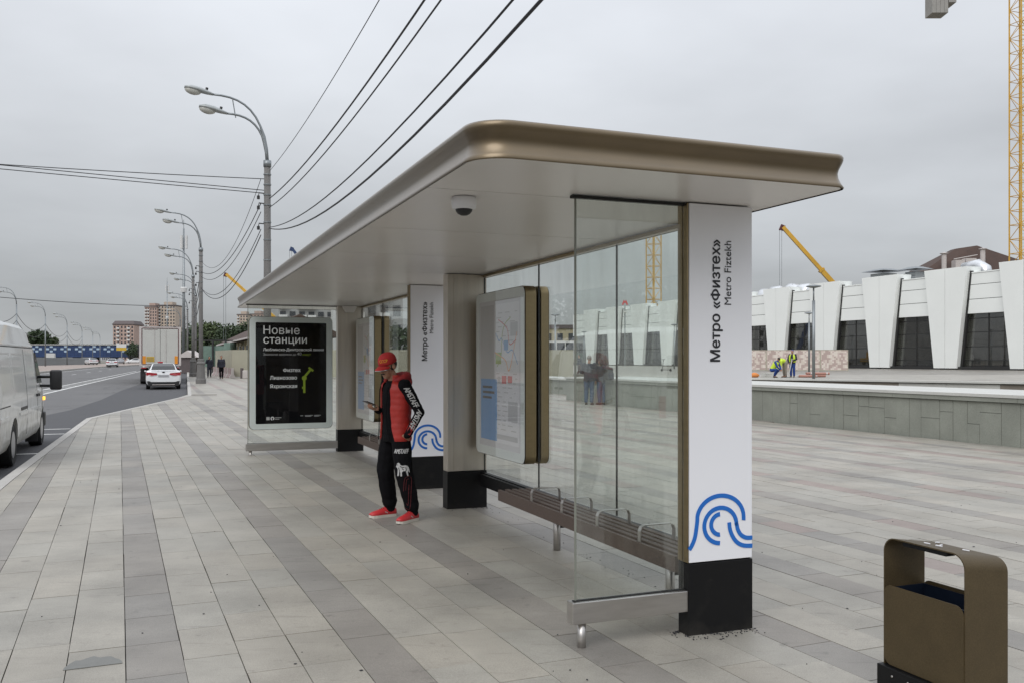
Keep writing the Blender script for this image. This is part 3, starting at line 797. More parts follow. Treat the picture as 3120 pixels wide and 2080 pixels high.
# things on its roof
def vent(name, v, u, s, lab):
    t = Thing(name, lab, 'roof vent', (v, u, ZT-.6), A)
    t.part('housing', MB().b2(v-s, v+s, u-s, u+s, ZT-.6, ZT+.45+s*.75), 'lamp_head')
    sl = MB()
    for k in range(4): sl.b2(v-s-.05, v-s, u-s*.9, u+s*.9, ZT-.2+k*.36, ZT-.03+k*.36)
    t.part('louvre', sl, 'lamp_grey')
    mb = MB(); mb.loft([[(v-1.75*s, u-1.75*s, ZT+s*.75+.75), (v+1.75*s, u-1.75*s, ZT+s*.75+.75), (v+1.75*s, u+1.75*s, ZT+s*.75+.75), (v-1.75*s, u+1.75*s, ZT+s*.75+.75)],
             [(v-.7*s, u-.7*s, ZT+s*.75+1.1), (v+.7*s, u-.7*s, ZT+s*.75+1.1), (v+.7*s, u+.7*s, ZT+s*.75+1.1), (v-.7*s, u+.7*s, ZT+s*.75+1.1)]])
    t.part('cowl', mb, 'lamp_grey')
vent('roof_vent', 90, 93.4, 1.15, 'larger square roof vent with wide flat cowl, left of the other vent')
vent('roof_vent', 90, 88.0, .85, 'smaller roof vent half hidden behind the parapet, nearer the brown roof')
t = Thing('roof_duct', 'shiny foil elbow duct on the station roof by the brown roof', 'duct', (88.5, 76.4, ZT-.6), A)
t.part('elbow', MB().tube([(88.5, 76.2, ZT-.9), (88.5, 76.4, ZT+.3), (88.5, 77.2, ZT+.8), (88.3, 79.0, ZT+.55)], [.72, .75, .75, .75], 18), 'foil', smooth=True)
t = Thing('roof_domes', 'row of crumpled silvery covers on the roof beneath the yellow boom', 'roof cover', (88, 111, ZT-.6), A)
for k, (u, s) in enumerate(((104.3, .8), (106.6, 1.05), (109.2, 1.2), (113, 1.15), (115.6, 1.0), (118, .8))):
    mb = MB(); mb.ell((88, u, ZT-.5), (1.6, 1.7*s, 1.5*s), 12, 8); me = mb.mesh('cover', 'foil', True, t.org)
    for v_ in me.vertices: v_.co += v_.co.normalized()*(noise.noise(v_.co*1.3)*.35)
    t.part('cover', me, None)

# M sign and lamps seen through the shelter glass
def box_sign():
    t = Thing('metro_sign', 'red letter M sign on a short post above the white hall', 'sign', (18.9, 151, ZP))
    t.part('post', MB().tube([(18.9, 151, ZP), (18.9, 151, 10.6)], .09, 8), 'lamp_grey')
    mb = MB()
    for s in (-1, 1):
        q = [(s*.62, 0), (s*.30, 0), (s*.16, .75), (0, .45), (0, .12), (s*.1, .12)]
        q = [(s*.66, 0), (s*.30, 0), (s*.20, .55), (0, .18), (0, .62), (s*.24, 1.05)]
        if s < 0: q = q[::-1]
        mb.prism(q, -.12, .12, fn=lambda p, z: (18.9+p[0]*.8, 151+z, 10.85+p[1]*.8))
    t.part('letter', mb, 'met_red')
    t.part('globe', MB().ell((18.9, 150.7, 9.6), (.25, .25, .25)), 'lamp_glass', smooth=True)
box_sign()

# ------------------------------------------------------------------ plaza lamp posts
def plaza_lamp(x, y, z, h, lab):
    t = Thing('plaza_lamp', lab, 'lamp post', (x, y, z), group='lamp posts on the square')
    t.part('pole', MB().tube([(x, y, z), (x, y, z+h-.9)], .085, 10), 'lamp_grey', smooth=True)
    t.part('neck', MB().tube([(x, y, z+h-.9), (x, y, z+h-.15)], .045, 8), 'lamp_grey', smooth=True)
    t.part('disc', MB().lathe([(.1, 0), (.42, .08), (.40, .13), (.06, .2)], (x, y, z+h-.2), 16), 'lamp_grey', smooth=True)
plaza_lamp(17.05, 51, ZP-.15, 5.45, 'tall slim lamp post with disc top nearest the white pillar')
plaza_lamp(27.0, 82, ZP, 5.4, 'smaller lamp post with disc top farther back left of the near one')
plaza_lamp(4.08, 85, .3, 5.7, 'lamp post seen through the shelter glass beside the map case')
plaza_lamp(10.7, 134, ZP, 5.3, 'small far lamp post seen between the fins behind the couple')
plaza_lamp(19.6, 109, ZP, 5.4, 'lamp post seen through glass close to the bronze pillar edge')
# ------------------------------------------------------------------ patterned hoarding on the square
m = bpy.data.materials.new('pixel_print'); m.use_nodes = True
_t = m.node_tree; _p = _t.nodes['Principled BSDF']; _p.inputs['Roughness'].default_value = .7
_tc = _t.nodes.new('ShaderNodeTexCoord'); _mp = _t.nodes.new('ShaderNodeVectorMath'); _mp.operation = 'SNAP'; _mp.inputs[1].default_value = (.16, .16, .16)
_sc = _t.nodes.new('ShaderNodeMapping'); _sc.inputs['Location'].default_value = (.013, .5, .013); _t.links.new(_tc.outputs['Object'], _sc.inputs[0]); _t.links.new(_sc.outputs[0], _mp.inputs[0])
_n = _t.nodes.new('ShaderNodeTexNoise'); _n.inputs['Scale'].default_value = 2.3; _n.inputs['Detail'].default_value = 1; _t.links.new(_mp.outputs[0], _n.inputs['Vector'])
_r = _t.nodes.new('ShaderNodeValToRGB'); _r.color_ramp.interpolation = 'CONSTANT'
_r.color_ramp.elements[0].color = (.42, .33, .30, 1); _r.color_ramp.elements[1].position = .44; _r.color_ramp.elements[1].color = (.58, .51, .45, 1)
e_ = _r.color_ramp.elements.new(.53); e_.color = (.64, .58, .52, 1); e_ = _r.color_ramp.elements.new(.6); e_.color = (.52, .42, .39, 1)
_t.links.new(_n.outputs[0], _r.inputs[0]); _t.links.new(_r.outputs[0], _p.inputs['Base Color'])
M['pixel'] = m
hx0, hy0, hx1, hy1 = 18.0, 91.5, 31.9, 85.6
hd = Vector((hx1-hx0, hy1-hy0)); hl = hd.length; hd.normalize(); ha = math.atan2(hd.y, hd.x)
for k in range(6):
    a0, a1 = k*hl/6, (k+1)*hl/6
    c = Vector((hx0, hy0))+hd*(a0+a1)/2
    lab = ['leftmost patterned hoarding panel half hidden by the bronze pillar', 'second patterned hoarding panel from the white pillar', 'pink and cream patterned panel behind the crouching workers',
           'pink and cream patterned panel behind the worker with the shovel', 'patterned panel behind the near plaza lamp post', 'paler patterned panel at the free right end of the hoarding row'][k]
    t = Thing('hoarding_panel', lab, 'hoarding', (c.x, c.y, ZP), ha, 'patterned hoarding panels on the square', place=(c.x, c.y, ZP))
    L2 = (a1-a0)/2
    t.org = Vector((0, 0, 0))
    t.part('board', MB().b2(-L2+.05, L2-.05, -.03, .03, .12, 2.0), 'pixel')
    fr = MB(); fr.b2(-L2, -L2+.05, -.045, .045, 0, 2.03); fr.b2(L2-.05, L2, -.045, .045, 0, 2.03); fr.b2(-L2+.05, L2-.05, -.04, .04, 2.0, 2.04); fr.b2(-L2+.05, L2-.05, -.04, .04, .06, .12)
    t.part('frame', fr, 'hoarding')
    ft = MB(); ft.b2(-L2-.1, -L2+.35, -.3, .3, 0, .06); t.part('foot', ft, 'cw')

# ------------------------------------------------------------------ cranes
def lattice(mb, c, z0, z1, w_, rot, step=2.0, leg=.09, br=.045):
    R = Matrix.Rotation(rot, 3, 'Z')
    cs = [Vector(c)+R @ Vector((sx*w_/2, sy*w_/2, 0)) for sx, sy in ((-1, -1), (1, -1), (1, 1), (-1, 1))]
    for p in cs: mb.tube([(p.x, p.y, z0), (p.x, p.y, z1)], leg, 4)
    n = int((z1-z0)/step)
    for k in range(n):
        a, b = z0+(z1-z0)*k/n, z0+(z1-z0)*(k+1)/n
        for i in range(4):
            p, q = cs[i], cs[(i+1) % 4]
            mb.tube([(p.x, p.y, a), (q.x, q.y, a)], br, 4, False)
            if (k+i) % 2: p, q = q, p
            mb.tube([(p.x, p.y, a), (q.x, q.y, b)], br, 4, False)
    return cs
t = Thing('tower_crane', 'tall yellow lattice tower crane rising behind the station at the right edge', 'crane', (78.6, 140, .4))
cx, cy = 78.9, 140
mb = MB(); lattice(mb, (cx, cy, 0), .3, 60.5, 2.15, .35, 2.2, .13, .055); t.part('mast', mb, 'yellow')
mb = MB()
for k in range(0, 120):
    z = 1+k*.48; mb.box((cx+.3, cy-.2, z), (.4, .03, .03))
for s in (-.2, .2): mb.tube([(cx+.3+s, cy-.2, .5), (cx+.3+s, cy-.2, 59)], .025, 4)
t.part('ladder', mb, 'lamp_grey')
t.part('slewing_unit', MB().lathe([(1.3, 0), (1.3, 1.0), (1.0, 1.4), (1.0, 2.0)], (cx, cy, 60.5), 12), 'yellow')
t.part('cab', MB().b2(cx-2.9, cx-1.3, cy-1.8, cy-.4, 61.2, 63.2), 'stripe_white')
mb = MB(); mb.b2(cx-16.5, cx-.5, cy-.75, cy+.75, 60.9, 61.25)
for s in (-.72, .72): mb.tube([(cx-16.5, cy+s, 61.3), (cx-16.5, cy+s, 62.2), (cx-.5, cy+s, 62.2)], .04, 4)
t.part('counter_jib', mb, 'yellow')
for k in range(4):
    t.part('counterweight', MB().b2(cx-14.3+k*.62, cx-14.3+k*.62+.58, cy-1.35, cy+1.1, 55.0 if k < 3 else 55.0, 60.9), 'cw')
t.part('counterweight', MB().b2(cx-11.75, cx-10.6, cy-1.35, cy+1.1, 56.6, 60.9), 'cw')
mb = MB()
for s in (-.6, .6): mb.tube([(cx, cy+s, 61), (cx+40, cy+s, 61.2)], .09, 4)
mb.tube([(cx, cy, 62.6), (cx+40, cy, 62.4)], .1, 4)
for k in range(20):
    for s in (-.6, .6):
        mb.tube([(cx+k*2, cy+s, 61.05), (cx+k*2+1, cy, 62.5), (cx+k*2+2, cy+s, 61.05)], .045, 4, False)
t.part('jib', mb, 'yellow')
mb = MB(); lattice(mb, (cx, cy, 0), 62.4, 68, 1.2, .35, 1.8, .09, .05); t.part('tower_head', mb, 'yellow')
t.part('tie_bar', MB().tube([(cx-15, cy, 61.3), (cx, cy, 68), (cx+26, cy, 62.4)], .06, 4), 'yellow')

t = Thing('tower_crane', 'yellow crane mast seen through the shelter glass above the white hall', 'crane', (31.2, 200, .4))
mb = MB(); lattice(mb, (31.4, 200, 0), .3, 42, 2.3, .7, 2.4, .14, .07); t.part('mast', mb, 'yellow')
t.part('slewing_unit', MB().lathe([(1.3, 0), (1.3, 1.6), (.9, 2.4)], (31.4, 200, 42), 12), 'yellow')
t.part('cab', MB().b2(32.2, 33.8, 198.6, 200, 42.6, 44.6), 'stripe_white')
mb = MB()
for s in (-.5, .5): mb.tube([(31.4, 200+s, 44.2), (31.4, 240, 44.6)], .1, 4)
t.part('jib', mb, 'yellow')

def boom_crane(name, lab, tip, base, r0, r1, m_, hook, ground):
    tip, base = Vector(tip), Vector(base); d = base-tip
    t = Thing('mobile_crane', lab, 'crane', (base.x, base.y, ground))
    n = 3
    for k in range(n):
        a, b = tip+d*(k/n), tip+d*((k+1)/n)
        r = r0+(r1-r0)*k/(n-1)
        q = d.normalized(); e1 = q.cross(Vector((0, 0, 1))).normalized(); e2 = e1.cross(q)
        mb = MB(); rings = []
        for p in (a, b):
            rings.append([p+e1*r*.8+e2*r, p-e1*r*.8+e2*r, p-e1*r*.8-e2*r, p+e1*r*.8-e2*r])
        mb.loft(rings); t.part('boom_section', mb, m_)
        if k:
            mb = MB(); q_ = [a, a+d.normalized()*r*.9]
            mb.loft([[p+e1*r+e2*r*1.25, p-e1*r+e2*r*1.25, p-e1*r-e2*r*1.25, p+e1*r-e2*r*1.25] for p in q_]); t.part('collar', mb, m_)
    hd_ = MB(); hd_.box(tip+Vector((-.1, 0, -.1)), (r0*2.4, r0*1.4, r0*3), 0, 0, .4); hd_.lathe([(r0, -.1), (r0, .1)], (tip.x-r0*1.2, tip.y, tip.z-r0*1.4), 10)
    t.part('boom_head', hd_, 'maroon' if m_ == 'yellow' else m_)
    cb = MB()
    for s in (-.18, .18): cb.tube([(tip.x-r0*1.2+s, tip.y, tip.z-r0), (tip.x-r0*1.2+s, tip.y, hook+.8)], .03, 4)
    t.part('cable', cb, 'lamp_grey')
    t.part('hook_block', MB().lathe([(.1, 0), (.32, .3), (.32, .9), (.12, 1.3)], (tip.x-r0*1.2, tip.y, hook), 8), 'dark_frame')
    # carrier on the ground
    t.part('turntable', MB().b2(base.x-1.6, base.x+2.2, base.y-1.3, base.y+1.3, ground+1.5, base.z+.6), m_)
    t.part('carrier', MB().b2(base.x-5, base.x+5, base.y-1.3, base.y+1.3, ground+.7, ground+1.5), m_)
    for k in range(4):
        for s in (-1, 1):
            wm = MB().tube([(base.x-3.8+k*2.4, base.y+s*1.05, ground+.55), (base.x-3.8+k*2.4, base.y+s*1.35, ground+.55)], .55, 14); t.part('wheel', wm, 'tyre')
boom_crane('x', 'yellow telescopic crane boom rising from behind the station roof', (45.2, 150.6, 23.8), (64.2, 150.6, 2.6), .30, .46, 'yellow', 9.5, .5)
boom_crane('x', 'small yellow crane boom behind the far end of the shelter roof', (-47.5, 150, 15.9), (-33, 150, 2.8), .22, .34, 'yellow', 3.2, .6)
boom_crane('x', 'crane boom tip with blue top just above the shelter roof', (-40.2, 165, 22.0), (-26, 165, 2.8), .24, .4, 'blue_dark', 14, .6)
# ------------------------------------------------------------------ bus shelter
VL, VR, UA, UB, UC, UD, ZC = 3.04, 3.504, 4.745, 11.249, 9.667, 16.221, 2.645
CF, CB_, CN, CE = 1.41, 3.645, 4.033, 17.60
sh = Thing('bus_shelter', 'long glazed bus shelter with bronze-edged flat roof on the paved square', 'bus shelter', (VL, UA, 0), A)
# roof: S-profiled fascia swept round a rounded rectangle
def roofline(d, n=10):
    pts = []
    for vx, uy, r, a0 in ((CB_+d, CE+d, .09+d, 0), (CF-d, CE+d, .2+d, 90), (CF-d, CN-d, .2+d, 180), (CB_+d, CN-d, .09+d, 270)):
        sx, sy = (-1 if a0 in (0, 270) else 1), (-1 if a0 < 180 else 1)
        for k in range(n+1):
            a = math.radians(a0+90*k/n); pts.append((vx+sx*r+r*math.cos(a), uy+sy*r+r*math.sin(a)))
    return pts
prof = [(0, 0), (.004, .006), (-.012, .03), (-.026, .06), (-.030, .085), (-.024, .11), (-.008, .14), (0, .158), (.002, .175), (-.006, .188), (-.03, .192)]
cx, cy = (CF+CB_)/2, (CN+CE)/2
rings = []
for d, z in prof:
    rings.append([(x, y, ZC+z) for x, y in roofline(d)])
mb = MB(); mb.loft(rings, cap=False)
sh.part('fascia', mb, 'fascia', smooth=True)
mb = MB(); r = roofline(-.045)
mb.prism(r, ZC+.17, ZC+.19); sh.part('roof_deck', mb, 'steel')
# ceiling of composite panels
js = [CN+.012, 4.90, 6.50, 8.10, 9.70, 11.30, 12.90, 14.50, 16.10, CE-.012]
outl = [Vector(q) for q in roofline(-.015)]
for a, b in zip(js, js[1:]):
    p = clip(clip(outl, Vector((0, a+.005)), Vector((0, 1))), Vector((0, b-.005)), Vector((0, -1)))
    sh.part('ceiling_panel', MB().prism([(q.x, q.y) for q in p], ZC+.004, ZC+.03), 'ceiling')
sh.part('ceiling_void', MB().prism(roofline(-.07), ZC+.034, ZC+.16), 'dark_seam')

EMB = [  # strokes of the wave emblem in metres from the panel's lower left corner
 [(0.0, .138), (.022, .175), (.040, .225), (.050, .285), (.057, .345)]+[(.227+.171*math.cos(t), .352+.171*math.sin(t)) for t in [math.radians(180-k*9) for k in range(1, 21)]]+[(.398, .335), (.397, .326)],
 [(.222, .168)]+[(.226+.118*math.cos(t), .300+.132*math.sin(t)) for t in [math.radians(270-k*9) for k in range(1, 31)]]+[(.346, .30), (.356, .255), (.380, .215), (.418, .192), (.464, .189)],
 [(.222, .232)]+[(.226+.068*math.cos(t), .308+.077*math.sin(t)) for t in [math.radians(262-k*9) for k in range(0, 19)]]+[(.222, .385)],
 [(.290, .318), (.297, .262), (.318, .206), (.352, .160), (.400, .134), (.464, .127)]]
def logo_pillar(u0):
    p = sh.part('pillar', MB().b2(VL, VR, u0+.012, u0+.105, .432, ZC-.002), 'bronze', bev=.004)
    sh.part('pillar_base', MB().b2(VL-.004, VR+.002, u0-.004, u0+.115, -.05, .43), 'black', p, bev=.004)
    sh.part('edge_trim', MB().b2(VL-.010, VL-.001, u0+.004, u0+.05, .44, ZC-.004), 'bronze', p)
    sh.part('edge_trim', MB().b2(VL-.010, VL-.001, u0+.060, u0+.112, .44, ZC-.004), 'bronze', p)
    sh.part('logo_panel', MB().b2(VL+.002, VR-.002, u0-.002, u0+.010, .438, ZC-.006), 'white_panel', p, bev=.002)
    for body, w, bold, vb, zb in (("Метро «Физтех»", .751, .022, 3.262, 1.672), ("Metro Fiztekh", .398, 0, 3.345, 2.022)):
        me = text_mesh(body, width=w, bold=bold)
        xmin = min(v.co.y for v in me.vertices); dsc = .0195 if 'М' == body[0] else .0
        xf(me, basis((vb+dsc, u0-.0035, zb), (0, 0, 1), (-1, 0, 0))); xf(me, Matrix.Translation(-sh.org))
        sh.part('lettering', me, None, p)
    for s in EMB:
        me = ribbon([tuple(q) for q in spline([(a, .05+(b-.10)*.83) for a, b in s], 3)], .027).mesh('emblem', 'blue_ink'); fixn(me)
        me.transform(basis((VL, u0-.0035, .438), (1, 0, 0), (0, 0, 1))); me.transform(Matrix.Translation(-sh.org))
        sh.part('emblem', me, None, p)
logo_pillar(UA); logo_pillar(UB)
def steel_pillar(u0):
    p = sh.part('pillar', MB().b2(VL, VR, u0, u0+.16, .432, ZC-.002), 'steel_pan', bev=.006)
    for z0, z1 in ((.436, 1.28), (1.286, 2.40), (2.406, ZC-.006)):
        sh.part('cladding_panel', MB().b2(VL+.075, VR-.003, u0-.006, u0-.001, z0, z1), 'steel_pan', p)
        sh.part('cladding_panel', MB().b2(VL+.002, VL+.071, u0-.006, u0-.001, z0, z1), 'steel_pan', p)
    sh.part('pillar_base', MB().b2(VL-.003, VR+.003, u0-.01, u0+.165, -.05, .43), 'black', p, bev=.004)
    return p
steel_pillar(UC); pd = steel_pillar(UD)
mb = MB(); mb.prism([(-.13, ZC-.003), (.13, ZC-.003), (.07, ZC-.12), (-.07, ZC-.12)], UD-.13, UD-.01, fn=lambda q, z: (3.24+q[0], z, q[1])); sh.part('sensor_housing', mb, 'ceiling')
# back glazing
def glazing(u0, joints):
    us = [u0]+joints
    sh.part('glass_channel', MB().b2(3.455, 3.505, u0+.01, joints[-1]-.01, ZC-.03, ZC-.003), 'bronze')
    sh.part('bottom_rail', MB().b2(3.44, 3.50, u0+.11, joints[-1]-.005, .30, .41), 'black')
    for a, b in zip(us, us[1:]):
        g = sh.part('glass_pane', MB().b2(3.476, 3.484, a+.006, b-.006, .42, ZC-.034), 'glass')
        sh.part('glass_edge', MB().b2(3.472, 3.488, b-.0055, b-.0005, .42, ZC-.034), 'dark_seam', g)
glazing(4.865, [6.50, 8.10, 9.66]); glazing(11.37, [13.00, 14.60, 16.21])
# side screens
def screen(u, v0, z0):
    g = sh.part('glass_pane', MB().b2(v0+.012, VL-.012, u+.036, u+.046, z0+.13, ZC-.02), 'glass')
    sh.part('glass_edge', MB().b2(v0+.002, v0+.0115, u+.035, u+.047, z0+.13, ZC-.02), 'glass_edge', g)
    sh.part('glass_channel', MB().b2(v0-.02, VL-.012, u+.022, u+.060, ZC-.018, ZC-.001), 'dark_seam', g)
    r = sh.part('screen_rail', MB().b2(v0-.03, VL-.002, u, u+.082, z0, z0+.128), 'steel', bev=.004)
    sh.part('glass_slot', MB().b2(v0-.01, VL-.01, u+.028, u+.054, z0+.127, z0+.133), 'dark_seam', r)
    sh.part('end_bracket', MB().b2(VL-.001, VL+.035, u-.01, u+.05, z0-.002, z0+.1), 'black', r)
    sh.part('screen_leg', MB().tube([(v0+.05, u+.045, -.05), (v0+.05, u+.045, z0)], .026, 14), 'steel', r, smooth=True)
screen(4.75, 2.285, .138); screen(16.2, 1.48, .105)
# display cases
def case(fr, w, h, dep, name, m_face, back=True):
    """rounded lightbox; fr maps local (x right, y up, z out) to shelter coordinates"""
    off = Matrix.Translation(-sh.org)
    def put(nm, mb, m_, parent=None, **kw):
        me = mb.mesh(nm, m_); fixn(me); me.transform(fr); me.transform(off); return sh.part(nm, me, None, parent, **kw)
    o = put(name, MB().prism([(w/2+x, h/2+y) for x, y in rrect(w, h, .085, 6)], 0.006, dep, ), 'bronze')
    autosmooth(o.data, .5)
    put('front_gasket', MB().prism([(w/2+x, h/2+y) for x, y in rrect(w-.004, h-.004, .085, 6)], dep+.0005, dep+.006), 'dark_seam', o)
    out = [(w/2+x, h/2+y) for x, y in rrect(w-.014, h-.014, .08, 6)]; inn = [(w/2+x, h/2+y) for x, y in rrect(w-.22, h-.20, .018, 6)]
    n = len(out); mb = MB()
    mb.add([(x, y, dep+.0065) for x, y in out]+[(x, y, dep+.010) for x, y in out]+[(x, y, dep+.010) for x, y in inn]+[(x, y, dep+.0065) for x, y in inn],
           [q for i in range(n) for j in [(i+1) % n] for q in ((i, j, n+j, n+i), (n+i, n+j, 2*n+j, 2*n+i), (2*n+i, 2*n+j, 3*n+j, 3*n+i))])
    put('face_frame', mb, 'frame_white', o)
    put('poster', MB().prism([(w/2+x, h/2+y) for x, y in rrect(w-.22, h-.20, .018, 6)], dep+.0062, dep+.0068), m_face, o)
    put('cover_glass', MB().b2(.008, w-.008, .008, h-.008, dep+.0135, dep+.0145), 'case_glass', o)
    return o, put
# advertising case on the far screen
fr = basis((1.498, UD+.035, .475), (1, 0, 0), (0, 0, 1))
o, put = case(fr, 1.436, 1.955, .105, 'advert_case', 'poster_black')
def ptext(body, x, y, w, bold=0, m_='poster_white', h=None):
    me = text_mesh(body, width=w, bold=bold, ext=.0006, mat_=m_, height=h)
    me.transform(Matrix.Translation((.11+x, .10+y, .105+.0072))); me.transform(fr); me.transform(Matrix.Translation(-sh.org)); sh.part('lettering', me, None, o)
ptext("Новые", .131, 1.55, .618, .006)
ptext("станции", .131, 1.362, .742, .006)
ptext("Люблинско-Дмитровской линии", .128, 1.252, 1.04, .012)
ptext("Экономия времени до", .128, 1.176, .56, .0, 'poster_grey')
ptext("40", .706, 1.188, .075, .0, 'poster_grey')
ptext("минут", .80, 1.176, .145, .0, 'poster_green')
ptext("Физтех", .466, .90, .297, .015)
ptext("Лианозово", .243, .768, .458, .015)
ptext("Яхромская", .243, .604, .461, .015)
def pm(mb, m_, nm='diagram'):
    me = mb.mesh(nm, m_); fixn(me); me.transform(Matrix.Translation((.11, .10, .1122))); me.transform(fr); me.transform(Matrix.Translation(-sh.org)); sh.part(nm, me, None, o)
pm(ribbon([(.829, .53), (.829, .77), (.833, .80), (.85, .835), (.94, .94)], .038, .0006), 'poster_green')
pm(ribbon([(.905, .975), (.985, .915)], .035, .0006), 'poster_green')
pm(MB().prism([(.829+.042*math.cos(k*PI/8), .79+.042*math.sin(k*PI/8)) for k in range(16)], .0007, .0012), 'poster_green')
pm(MB().b2(.79, .83, .605, .64, 0, .0006), 'poster_green')
pm(MB().b2(.18, .235, .065, .12, 0, .0006), 'poster_grey', 'emblem')
pm(ribbon([(.283+.024*math.cos(math.radians(a)), .092+.024*math.sin(math.radians(a))) for a in range(-60, 241, 20)]+[(.272, .06)], .014, .0006), 'poster_white', 'emblem')
mb = MB()
for y, x0, x1 in ((.10, .325, .435), (.075, .325, .40), (.125, .76, .81), (.128, .84, .98), (.112, .845, .95), (.128, 1.0, 1.12), (.112, 1.0, 1.09)): mb.b2(x0, x1, y, y+.009, 0, .0006)
pm(mb, 'poster_grey', 'fine_print')
# information cases on the back glass: front half inside, back half outside
def info(u0):
    u1 = u0+1.43; w, h, z0 = 1.43, 1.745, .66
    f1 = basis((3.46, u1, z0), (0, -1, 0), (0, 0, 1))
    o, put = case(f1, w, h, .118, 'info_case', 'backing')
    f2 = basis((3.50, u0, z0), (0, 1, 0), (0, 0, 1))
    b = case(f2, w, h, .085, 'info_case', 'backing')
    d = .118+.0072
    def q(x0, x1, y0, y1, m_, nm, k=0): put(nm, MB().b2(x0, x1, y0, y1, d+k*.0006, d+k*.0006+.0005), m_, o)
    q(.15, .56, .80, 1.60, 'paper_grey', 'timetable'); q(.58, 1.28, .16, 1.60, 'paper', 'route_map'); q(.16, .66, .17, .82, 'paper_blue', 'notice', 1)
    mb = MB(); rr = random.Random(3)
    for y in (1.50, 1.44, 1.41, 1.33, 1.26, 1.19, 1.06, 1.03, .98, .93, .89): 
        x = .2
        while x < .5:
            wd = rr.uniform(.03, .12); mb.b2(x, min(.53, x+wd), y, y+.012, d+.0006, d+.001); x += wd+rr.uniform(.02, .08)
    for k in range(26):
        y = 1.5-k*.048; x = .64+(.0 if k % 3 else .05)
        if 6 < k < 13: continue
        while x < 1.2:
            wd = rr.uniform(.03, .16); mb.b2(x, min(1.24, x+wd), y, y+.010, d+.0006, d+.001); x += wd+rr.uniform(.03, .22)
    put('fine_print', mb, 'poster_grey', o)
    for pts, m_ in (([(.62, 1.30), (.72, 1.22), (.80, 1.24), (.95, 1.10), (1.10, 1.12), (1.24, .98)], 'paper_blue'), ([(.66, .95), (.78, 1.05), (.80, 1.24), (.88, 1.38), (1.05, 1.45)], 'poster_green'), ([(.70, 1.44), (.95, 1.34), (1.02, 1.18), (1.20, 1.22)], 'paper_red'), ([(.60, 1.10), (.90, 1.02), (1.02, .92), (1.22, 1.30)], 'orange')):
        rb = ribbon(spline(pts, 5), .012, .0005); rb.v = [(x, y, z+d+.0013) for x, y, z in rb.v]; put('route_line', rb, m_, o)
    for x, y, w_, h_, m_ in ((.62, .98, .16, .12, 'poster_green'), (1.04, 1.26, .2, .14, 'paper_grey'), (.86, 1.12, .12, .10, 'paper_blue'), (.62, .20, .62, .05, 'paper_grey'), (.98, .40, .26, .2, 'paper_grey')): q(x, x+w_, y, y+h_, m_, 'map_area', 1)
    q(.80, .93, .78, .86, 'paper_red', 'heading', 1); q(.97, 1.09, .79, .86, 'paper_red', 'heading', 1); q(.68, .76, .79, .85, 'paper_grey', 'heading', 1)
    mb = MB()
    for k, (x, wd) in enumerate(((.22, .30), (.22, .36), (.22, .28))): mb.b2(x, x+wd, .72-k*.055, .745-k*.055, d+.0012, d+.0016)
    put('heading', mb, 'ink', o)
info(8.1); info(14.6)

# dome camera under the roof
t = Thing('security_camera', 'white dome security camera under the shelter roof', 'camera', (1.71, 5.11, ZC), A)
t.part('housing', MB().lathe([(.074, 0), (.076, -.03), (.072, -.062), (.058, -.07)], (1.71, 5.11, ZC), 20), 'white_panel', smooth=True)
t.part('dome', MB().ell((1.71, 5.11, ZC-.068), (.052, .052, .04), 16, 8), 'plastic', smooth=True)

# ------------------------------------------------------------------ benches
def bench(u0, lab):
    v0, z1 = 3.08, .43; u1 = u0+3.2
    t = Thing('bench', lab, 'bench', (v0, u0, 0), A, 'slatted benches in the shelter')
    t.part('slat', MB().b2(v0, v0+.032, u0, u1, z1-.105, z1), 'wood', bev=.004, label='deep front board')
    for k in range(1, 5):
        v = v0+.072*k; t.part('slat', MB().b2(v, v+.045, u0, u1, z1-.03, z1), 'wood', bev=.004)
    mb = MB()
    for f in (.05, .35, .65, .95): mb.b2(v0+.034, v0+.34, u0+3.2*f-.02, u0+3.2*f+.02, z1-.075, z1-.032)
    t.part('bearer', mb, 'black')
    for k in range(4):
        u = u0+.485+.64*k
        pts = [(v0+.018, z1-.005), (v0+.018, z1+.075), (v0+.03, z1+.104), (v0+.06, z1+.114), (v0+.25, z1+.114), (v0+.28, z1+.104), (v0+.292, z1+.075), (v0+.292, z1-.02)]
        mb = MB(); rings = []
        for i, p in enumerate(pts):
            a = Vector(pts[max(i-1, 0)]); b = Vector(pts[min(i+1, len(pts)-1)]); q = (b-a).normalized(); nn = Vector((-q.y, q.x))*.003
            rings.append([(p[0]+s*nn.x, u+w_, p[1]+s*nn.y) for s, w_ in ((-1, -.02), (1, -.02), (1, .02), (-1, .02))])
        mb.loft(rings); t.part('armrest', mb, 'steel')
    for f in (.13, .72):
        u = u0+3.2*f
        l = t.part('leg', MB().tube([(v0+.22, u, -.04), (v0+.22, u, z1-.075)], .032, 12), 'steel', smooth=True)
        t.part('leg_bracket', MB().b2(v0+.2, 3.44, u-.02, u+.02, .20, .235), 'black', l)
    t.part('wall_beam', MB().b2(3.40, 3.436, u0-.10, u0+4.6, .27, .40), 'black')
bench(4.97, 'dark slatted bench with steel armrests nearest the front pillar')
bench(11.48, 'dark slatted bench farther along, partly hidden behind the waiting man')

